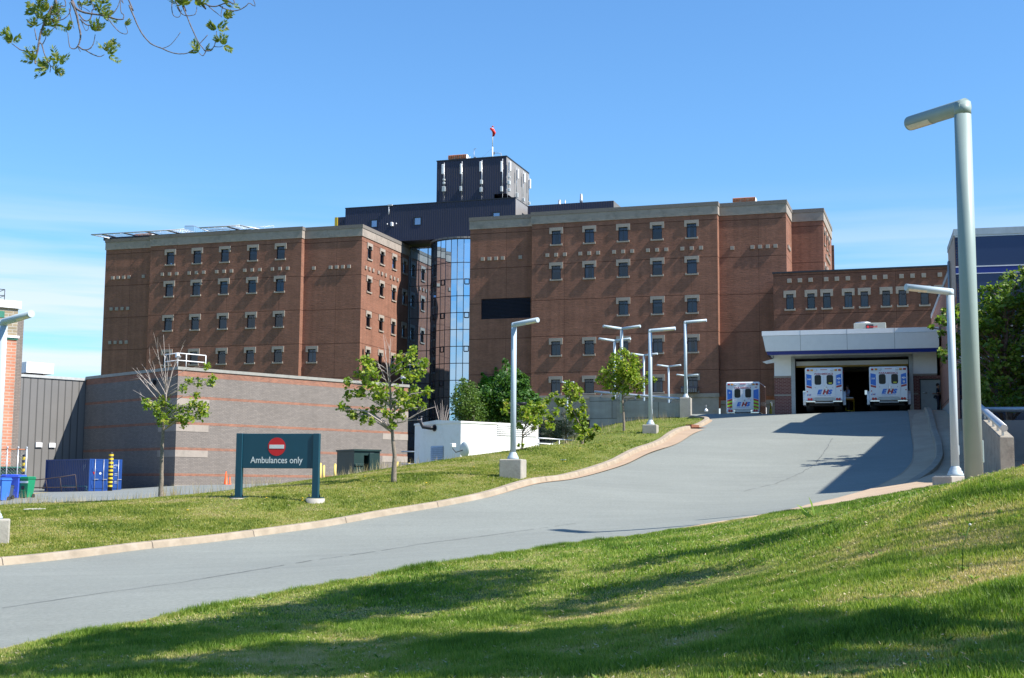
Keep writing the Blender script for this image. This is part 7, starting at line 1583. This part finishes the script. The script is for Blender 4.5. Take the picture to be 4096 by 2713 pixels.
antenna(0, 220, 575, 950, 197, 227, 597, 708, [(205, 233, 760, 780), (205, 233, 797, 820), (195, 240, 848, 905)], 'first antenna from the left on the dark tower front, with three boxes')
antenna(0, 423, 560, 935, 407, 428, 590, 708, [(397, 428, 845, 900)], 'second antenna from the left on the dark tower front')
antenna(0, 650, 545, 930, 628, 655, 565, 680, [(630, 660, 772, 820), (625, 660, 855, 910)], 'third antenna from the left on the tower front, with two stacked boxes')
antenna(0, 885, 530, 915, 868, 888, 562, 682, [(862, 890, 845, 905)], 'antenna nearest the right corner of the dark tower front')
antenna(1, 955, 545, 905, 958, 983, 570, 685, [(950, 970, 730, 750), (960, 1000, 782, 828), (955, 975, 870, 905)], 'nearest antenna on the sunlit tower side, just round the corner')
antenna(1, 1045, 620, 975, 1050, 1063, 655, 768, [(1030, 1053, 920, 975)], 'second antenna along the sunlit side of the tower')
antenna(1, 1120, 668, 1022, 1127, 1143, 703, 815, [(1112, 1138, 978, 1020)], 'third antenna along the sunlit side of the tower')
antenna(1, 1183, 720, 1055, 1192, 1207, 772, 885, [(1175, 1195, 1022, 1055)], 'farthest antenna at the back edge of the sunlit tower side')
def hood(crop, x0, x1, y0, y1, w, label):
    a = FA.front(crop, x0, y1, w); c = FA.front(crop, x1, y0, w); L_ = c[0]-a[0]; hgt = c[1]-FA.front(crop, x1, y1, w)[1]; z0 = FA.front(crop, x1, y1, w)[1]
    t = thing('roof_vent', FA.world(a[0], w, z0), FA.a, label, 'roof vent', 'rusty hooded roof vents')
    b = MB(); b.prism([(0, .15*hgt), (0, .85*hgt), (.35, hgt), (1.5, hgt*.95), (1.5, .1*hgt)], 'x', 0, L_); b.build('hood', M_white, t)
    n = 9; b = MB(); b.prism([(-.03, .12*hgt), (-.03, .85*hgt), (.33, hgt+.03), (.33, .97*hgt), (0, .8*hgt), (0, .12*hgt)], 'x', 0, L_); r_ = b.build('rusty_face', M_rust, t)
    for i in range(n+1): b = MB(); x = L_*i/n; b.box(x-.03, x+.03, -.06, -.031, .12*hgt, .86*hgt); b.build('rib', M_rust, r_)
    b = MB(); b.box(.3, L_-.3, .3, 1.4, -.9, .1*hgt); b.build('curb', M_frame, t)
hood('c8', 268, 470, 470, 530, WT+2, 'rusty ribbed roof vent on top of the navy tower')
hood('b8', 527, 716, 227, 274, 4, 'rusty ribbed roof vent near the left end of the left wing roof')
hood('d3', 662, 985, 132, 208, 4.5, 'rusty ribbed roof vent on the right wing roof')
# windsock
u, z1 = FA.front('c8', 772, 162, WT+3); t = thing('windsock', FA.world(u, WT+3, tz), FA.a, 'limp red windsock on a thin white mast above the navy tower', 'windsock'); hh = z1-tz
b = MB(); b.tube([(0, 0, 0), (0, 0, hh*.45)], .085, 8); b.tube([(0, 0, hh*.45), (0, 0, hh)], .055, 8); b.build('mast', M_white, t)
b = MB(); b.tube([(0, 0, hh*.42), (-2.6, 0, 0)], .012, 3); b.tube([(0, 0, hh*.42), (2.4, 0, 0)], .012, 3); b.build('guy_wires', M_grey, t)
zs_ = FA.front('c8', 772, 185, WT+3)[1]-tz; ze = FA.front('c8', 772, 265, WT+3)[1]-tz
b = MB(); b.tube([(-.25, -.15, zs_), (.1, -.2, zs_-.25), (.32, -.2, zs_-.7), (.3, -.2, zs_-(zs_-ze)*.7), (.15, -.2, ze-.15)], [.12, .21, .2, .17, .12], 12); b.build('sock', mat('windsock_red', (.72, .03, .02), .6), t)
b = MB(); b.lathe([(.04, 0), (.12, .05), (.12, .15), (.04, .2)], (0, 0, hh-.1), 10); b.build('beacon', M_red, t)
for (x, ya, yb, arm, lab) in ((560, 418, 525, 0, 'thin instrument mast behind the roof vent on the navy tower'), (868, 466, 503, 1, 'small wind vane mast at the right corner of the navy tower roof')):
    u, z1 = FA.front('c8', x, ya, WT+2.2); z0 = tz; t = thing('instrument_mast', FA.world(u, WT+2.2, z0), FA.a, lab, 'mast'); b = MB(); b.tube([(0, 0, 0), (0, 0, z1-z0)], .035, 5); b.build('mast', M_grey, t)
    b = MB(); 
    if arm: b.tube([(0, 0, z1-z0), (-.95, 0, z1-z0+.1)], .03, 4); b.box(-1.05, -.85, -.03, .03, z1-z0-.1, z1-z0+.25)
    else: b.box(-.02, .3, -.1, .1, (z1-z0)*.3, (z1-z0)*.45); b.tube([(0, 0, z1-z0), (.3, 0, z1-z0+.05)], .03, 4)
    b.build('sensor', M_grey, t)
for x, ya, w_, lab in ((1535, 998, 36, 'short wide metal flue, leftmost on the right roof'), (1598, 998, 14, 'thin short metal flue between the two wide ones'), (1782, 930, 36, 'tall metal flue on the right roof')):
    u, z1 = FA.front('c8', x, ya, 18); t = thing('flue', FA.world(u, 18, rz_-.3), FA.a, lab, 'flue', 'metal flues on the right roof'); r_ = w_/2.851/2/32; h_ = z1-rz_+.3
    b = MB(); b.lathe([(r_*.9, 0), (r_*.9, h_*.5), (r_*1.05, h_*.5+.02), (r_*1.05, h_*.62), (r_*.9, h_*.66), (r_*.75, h_)], (0, 0, 0), 14); b.build('pipe', M_galv, t)
# fittings on the penthouse front
u, z = FA.front('d2', 713, 345, WP-.15); z2 = FA.front('d2', 713, 440, WP-.15)[1]; t = thing('wall_conduit', FA.world(u, WP-.15, z2), FA.a, 'white vertical pipe with a cap hanging on the penthouse front', 'pipe'); b = MB(); b.tube([(0, 0, 0), (0, 0, z-z2)], .06, 6); b.build('pipe', M_white, t); b = MB(); b.box(-.15, .45, -.1, .4, z-z2, z-z2+.16); b.build('cap', M_ubox, t)
u, z = FA.front('d2', 745, 550, WP-.2); t = thing('wall_equipment', FA.world(u, WP-.2, z), FA.a, 'white box between two small lamps on the penthouse front', 'equipment'); b = MB(); b.cbox(-.14, .14, -.15, .2, -.25, .25, .04); b.build('box', M_white, t)
for x in (-.62, .60): b = MB(); b.lathe([(.02, -.1), (.09, 0), (.02, .1)], (x, 0, .05), 8); b.build('lamp', M_white, t)
# ---- helicopter deck and its safety net
HD = thing('helicopter_deck', FA.o, FA.a, 'helicopter deck with an outward sloping safety net on the left wing roof', 'helipad')
wo, wi = -1.0, 1.6
def F1(x, y, w): u, z = FA.front('b8', x, y, w); return Vector((u, w, z))
e0, e1 = F1(40, 248, wo), F1(1082, 187, wo); f0, f1 = F1(1245, 172, wo), F1(1700, 144, wo)
zd_ = F1(900, 240, wi).z; i0 = F1(215, 300, wi); i1 = F1(1740, 195, wi); zin = zd_
b = MB(); b.box(i0.x-.5, i1.x+1, wi, 20, zin-.35, zin); b.build('deck', M_frame, HD)
pipe = MB(); net = MB()
for a, c in ((e0, e1), (f0, f1)):
    pipe.tube([a, c], .07, 6)
    n = max(2, int((c-a).length/.9)); 
    for i in range(n+1):
        p = a.lerp(c, i/n); net.tube([p, (p.x+(.6 if i == 0 and a == e0 else 0), wi, zin)], .018, 3)
    for k in range(1, 6): net.tube([a.lerp(Vector((a.x, wi, zin)), k/6), c.lerp(Vector((c.x, wi, zin)), k/6)], .018, 3)
pipe.tube([e0, (e0.x+2.6, wi+6, zin-.1)], .07, 6); pipe.tube([f1, (f1.x+2.2, wi+2.5, zin-.1)], .08, 6)
pipe.build('net_frame', M_galv, HD); net.build('safety_net', M_galv, HD)
for x, y, x2, y2 in ((165, 245, 247, 298), (405, 230, 485, 283), (648, 213, 672, 228), (890, 200, 952, 238), (1560, 160, 1612, 195)):
    p = F1(x, y, wo); b = MB(); b.tube([p, (p.x+.3, wi, zin-.1)], .09, 5); b.build('bracket', M_frame, HD)
b = MB(); h0, h1 = F1(1085, 152, 1.2), F1(1185, 150, 1.2); 
for k in range(12): p = h0.lerp(h1, k/11); b.tube([(p.x, 1.2, zin-.3), p], .02, 3)
b.tube([h0, h1, (h1.x+2.4, 1.2, zin-.2)], .035, 4)
for k in range(8): b.tube([(h1.x+.3*k, 1.2, zin-.3), (h1.x+.3*k, 1.2, h1.z-(h1.z-zin)*k/8)], .018, 3)
g0, g1 = F1(1290, 205, 3), F1(2075, 150, 5); b.tube([g0, g1], .03, 4)
for k in range(9): p = g0.lerp(g1, k/8); b.tube([(p.x, p.y, zin-.3), p], .02, 3)
b.build('stair_railing', M_galv, HD)
# small cameras along the roof edges omitted; wall lamp and sign details on the podium
# ================================================================ PEOPLE
M_skin = mat('skin', (.42, .24, .17), .6, var=.06); M_hair = mat('dark_hair', (.03, .02, .015), .7); M_uni = mat('navy_uniform', (.012, .014, .030), .8, var=.15); M_shirt = mat('pale_blue_shirt', (.30, .38, .62), .8, var=.1); M_boot = mat('black_boot', (.012, .012, .012), .5)
def skin_mesh(name, verts, edges, radii, mt, parent, root=0, sub=1):
    me = bpy.data.meshes.new(name); me.from_pydata(verts, edges, []); o = bpy.data.objects.new(name, me); COL.objects.link(o); md = o.modifiers.new('s', 'SKIN'); md.use_smooth_shade = True
    for i, r_ in enumerate(radii):
        sv = me.skin_vertices[0].data[i]; sv.radius = (r_, r_) if not hasattr(r_, '__len__') else r_; sv.use_root = (i == root)
    if sub: o.modifiers.new('b', 'SUBSURF').levels = sub
    dg = bpy.context.evaluated_depsgraph_get(); dg.update(); m2 = bpy.data.meshes.new_from_object(o.evaluated_get(dg)); bpy.data.objects.remove(o); bpy.data.meshes.remove(me)
    m2.name = name; m2.materials.clear(); m2.materials.append(mt); r = bpy.data.objects.new(name, m2); COL.objects.link(r)
    if parent: r.parent = parent; KIDS.setdefault(parent.name, []).append(r)
    return r
def person(loc, rot, h, label, shirt, arms='folded', lean=0):
    t = thing('person', loc, rot, label, 'person'); s = h/1.75
    # facing -y; joints in metres for a height of 1.75
    J = dict(pelvis=(0, 0, .95), waist=(0, 0, 1.08), chest=(0, .01, 1.30), neck=(0, .01, 1.48), head0=(0, .0, 1.56), head1=(0, -.01, 1.64), head2=(0, -.005, 1.71),
             ls=(-.17, .01, 1.42), rs=(.17, .01, 1.42), lh=(-.095, 0, .92), rh=(.095, 0, .92), lk=(-.11, -.02, .50), rk=(.11, .01, .50), la=(-.12, .02, .09), ra=(.12, .03, .09), lt=(-.13, -.12, .04), rt=(.14, -.11, .04))
    if arms == 'folded': J.update(le=(-.25, .0, 1.16), re=(.25, .0, 1.16), lw=(-.03, -.22, 1.18), rw=(.04, -.2, 1.12))
    elif arms == 'hips': J.update(le=(-.30, .06, 1.18), re=(.24, -.02, 1.13), lw=(-.17, -.10, 1.02), rw=(.10, -.26, 1.10))
    else: J.update(le=(-.25, -.08, 1.16), re=(.25, -.08, 1.16), lw=(-.20, -.32, 1.05), rw=(.20, -.32, 1.05))
    K = list(J); idx = {k: i for i, k in enumerate(K)}; V = [tuple(c*s for c in J[k]) for k in K]
    Rd = dict(pelvis=(.13, .10), waist=(.12, .09), chest=(.15, .10), neck=.055, head0=(.07, .08), head1=(.078, .095), head2=(.06, .075), ls=.06, rs=.06, lh=.085, rh=.085, lk=.055, rk=.055, la=.04, ra=.04, lt=.035, rt=.035, le=.04, re=.04, lw=.026, rw=.026)
    E_ = [('pelvis', 'waist'), ('waist', 'chest'), ('chest', 'neck'), ('neck', 'head0'), ('head0', 'head1'), ('head1', 'head2'), ('chest', 'ls'), ('chest', 'rs'), ('ls', 'le'), ('le', 'lw'), ('rs', 're'), ('re', 'rw'), ('pelvis', 'lh'), ('pelvis', 'rh'), ('lh', 'lk'), ('lk', 'la'), ('la', 'lt'), ('rh', 'rk'), ('rk', 'ra'), ('ra', 'rt')]
    Ed = [(idx[a], idx[b_]) for a, b_ in E_]; rad = [Rd[k] if not hasattr(Rd[k], '__len__') else tuple(c*s for c in Rd[k]) for k in K]
    for w_, e_, sg in (('lw', 'le', 1), ('rw', 're', -1)):           # palm, four fingers and a thumb
        w0 = Vector(J[w_]); d = (w0-Vector(J[e_])).normalized(); sd = Vector((-d.z*0, 0, 1)); sd = (sd-d*sd.dot(d)).normalized()
        V.append(tuple((w0+d*.055)*s)); rad.append(.03); pi = len(V)-1; Ed.append((idx[w_], pi))
        for k, (off, ln) in enumerate(((-.03, .065), (-.01, .078), (.01, .074), (.03, .06))):
            V.append(tuple((w0+d*.09+sd*off)*s)); rad.append(.0095); a_ = len(V)-1; Ed.append((pi, a_)); V.append(tuple((w0+d*(.09+ln)+sd*off*1.2+Vector((0, 0, -.02)))*s)); rad.append(.007); Ed.append((a_, a_+1))
        V.append(tuple((w0+d*.05+sd*.055)*s)); rad.append(.011); a_ = len(V)-1; Ed.append((pi, a_)); V.append(tuple((w0+d*.085+sd*.075)*s)); rad.append(.008); Ed.append((a_, a_+1))
    V.append(tuple(c*s for c in (0, -.105, 1.625))); rad.append(.013); Ed.append((idx['head1'], len(V)-1))      # nose
    for sg in (-1, 1): V.append(tuple(c*s for c in (sg*.085, .01, 1.63))); rad.append(.013); Ed.append((idx['head1'], len(V)-1))   # ears
    skin_mesh('body', V, Ed, rad, M_skin, t)
    def wear(name, ks, es, grow, mt):
        I = {k: i for i, k in enumerate(ks)}; skin_mesh(name, [tuple(c*s for c in J[k]) for k in ks], [(I[a], I[b_]) for a, b_ in es], [(Rd[k][0]+grow, Rd[k][1]+grow) if hasattr(Rd[k], '__len__') else Rd[k]+grow for k in ks], mt, t)
    wear('trousers', ['pelvis', 'lh', 'rh', 'lk', 'rk', 'la', 'ra'], [('pelvis', 'lh'), ('pelvis', 'rh'), ('lh', 'lk'), ('lk', 'la'), ('rh', 'rk'), ('rk', 'ra')], .018, M_uni)
    wear('shirt', ['pelvis', 'waist', 'chest', 'ls', 'rs', 'le', 're'], [('pelvis', 'waist'), ('waist', 'chest'), ('chest', 'ls'), ('chest', 'rs'), ('ls', 'le'), ('rs', 're')], .016, shirt)
    for a in ('l', 'r'):
        b = MB(); ax, ay = J[a+'a'][0]*s, J[a+'a'][1]*s; b.cbox(ax-.05, ax+.05, ay-.21, ay+.07, -.0, .10, .02); b.build('boot', M_boot, t)
    b = MB(); b.lathe([(.088*s, -.10), (.098*s, -.03), (.09*s, .03), (.06*s, .075), (.01, .09)], (0, .022, 1.70*s), 14); hr_ = b.build('hair', M_hair, t)
    for sg in (-1, 1): b = MB(); b.lathe([(.011, 0), (.011, .004)], (sg*.03, -.098*s, 1.645*s), 8, axis='y'); b.build('eye', M_black, t)
    b = MB(); b.box(-.024, .024, -.097*s, -.09*s, 1.583*s, 1.59*s); b.build('mouth', M_ared, t)
    return t
P = atY(3734, 1560, 81.6); person((P.x, P.y, 4.86), R(-35), 1.78, 'person in a dark short sleeved uniform facing the other one by the side door', M_uni, 'hips')
P = atY(3752, 1560, 81.2); person((P.x, P.y, 4.86), R(60), 1.72, 'person in dark uniform with back to the brick wall, right one by the side door', M_uni, 'folded')
P = atY(3389, 1560, 83.6); person((P.x, P.y, 4.88), R(-70), 1.74, 'person in a pale blue shirt standing beside the left ambulance', M_shirt, 'reach')
# stretcher beside that ambulance
P = atY(3398, 1610, 83.0); t = thing('stretcher', (P.x, P.y, 4.88), R(-16), 'orange and yellow ambulance stretcher beside the left ambulance', 'stretcher')
b = MB(); b.cbox(-.28, .28, 0, 1.9, .78, .88, .03); b.build('mattress', mat('orange_mattress', (.55, .22, .02), .7), t); b = MB(); b.cbox(-.24, .24, .02, .5, .885, .96, .03); b.build('pillow', M_offwhite, t)
b = MB()
for x in (-.25, .25): b.tube([(x, .2, .75), (x, 1.5, .12)], .02, 6); b.tube([(x, 1.5, .75), (x, .2, .12)], .02, 6); b.tube([(x, .1, .75), (x, 1.8, .75)], .02, 6)
b.tube([(-.25, .2, .12), (.25, .2, .12)], .02, 6); b.tube([(-.25, 1.5, .12), (.25, 1.5, .12)], .02, 6); b.build('frame', M_yel, t)
for x in (-.25, .25):
    for y in (.2, 1.5): b = MB(); b.lathe([(.07, -.015), (.07, .015)], (x, y, .07), 12, axis='x'); b.build('wheel', M_black, t)
# yellow post beside the far ambulance
P = atY(3083, 1640, 97); t = thing('bollard', (P.x, P.y, 5.0), 0, 'yellow pole between the chevron ambulance and the brick pier', 'bollard'); b = MB(); b.tube([(0, 0, 0), (0, 0, .9)], .11, 10); b.tube([(0, 0, .9), (0, 0, 1.35)], .05, 8); b.build('post', M_yel, t)
# awning unit in the lowest right hand window of the right wing, and a small bell lamp under it
u, z = FA.front('b5', 1400, 830, -.5); u2, z2 = FA.front('b5', 1545, 770, -.5); t = thing('window_unit', FA.world(u, 0, z), FA.a, 'brown ribbed curved air unit under the lowest right window of the wing', 'air unit')
b = MB(); L_ = u2-u; b.prism([(0, 0), (-.75, 0), (-.75, (z2-z)*.6), (-.5, (z2-z)*.95), (0, z2-z)], 'x', 0, L_); b.build('casing', mat('brown_casing', (.12, .09, .08), .5), t)
for k in range(7): b = MB(); x = L_*(k+.5)/7; b.box(x-.02, x+.02, -.78, -.752, 0, (z2-z)*.6); b.build('rib', M_grey, t)
P = atY(*q('b5', 1623, 1000), 120); t = thing('yard_lamp', (P.x, P.y, P.z-.3), 0, 'small white bell shaped lamp behind the road crest', 'lamp'); b = MB(); b.lathe([(.14, .3), (.17, .35), (.14, .48), (.05, .55), (.02, .6)], (0, 0, 0), 12); b.build('bell', M_offwhite, t); b = MB(); b.tube([(0, 0, .5), (0, 0, .9)], .02, 5); b.build('stem', M_grey, t)
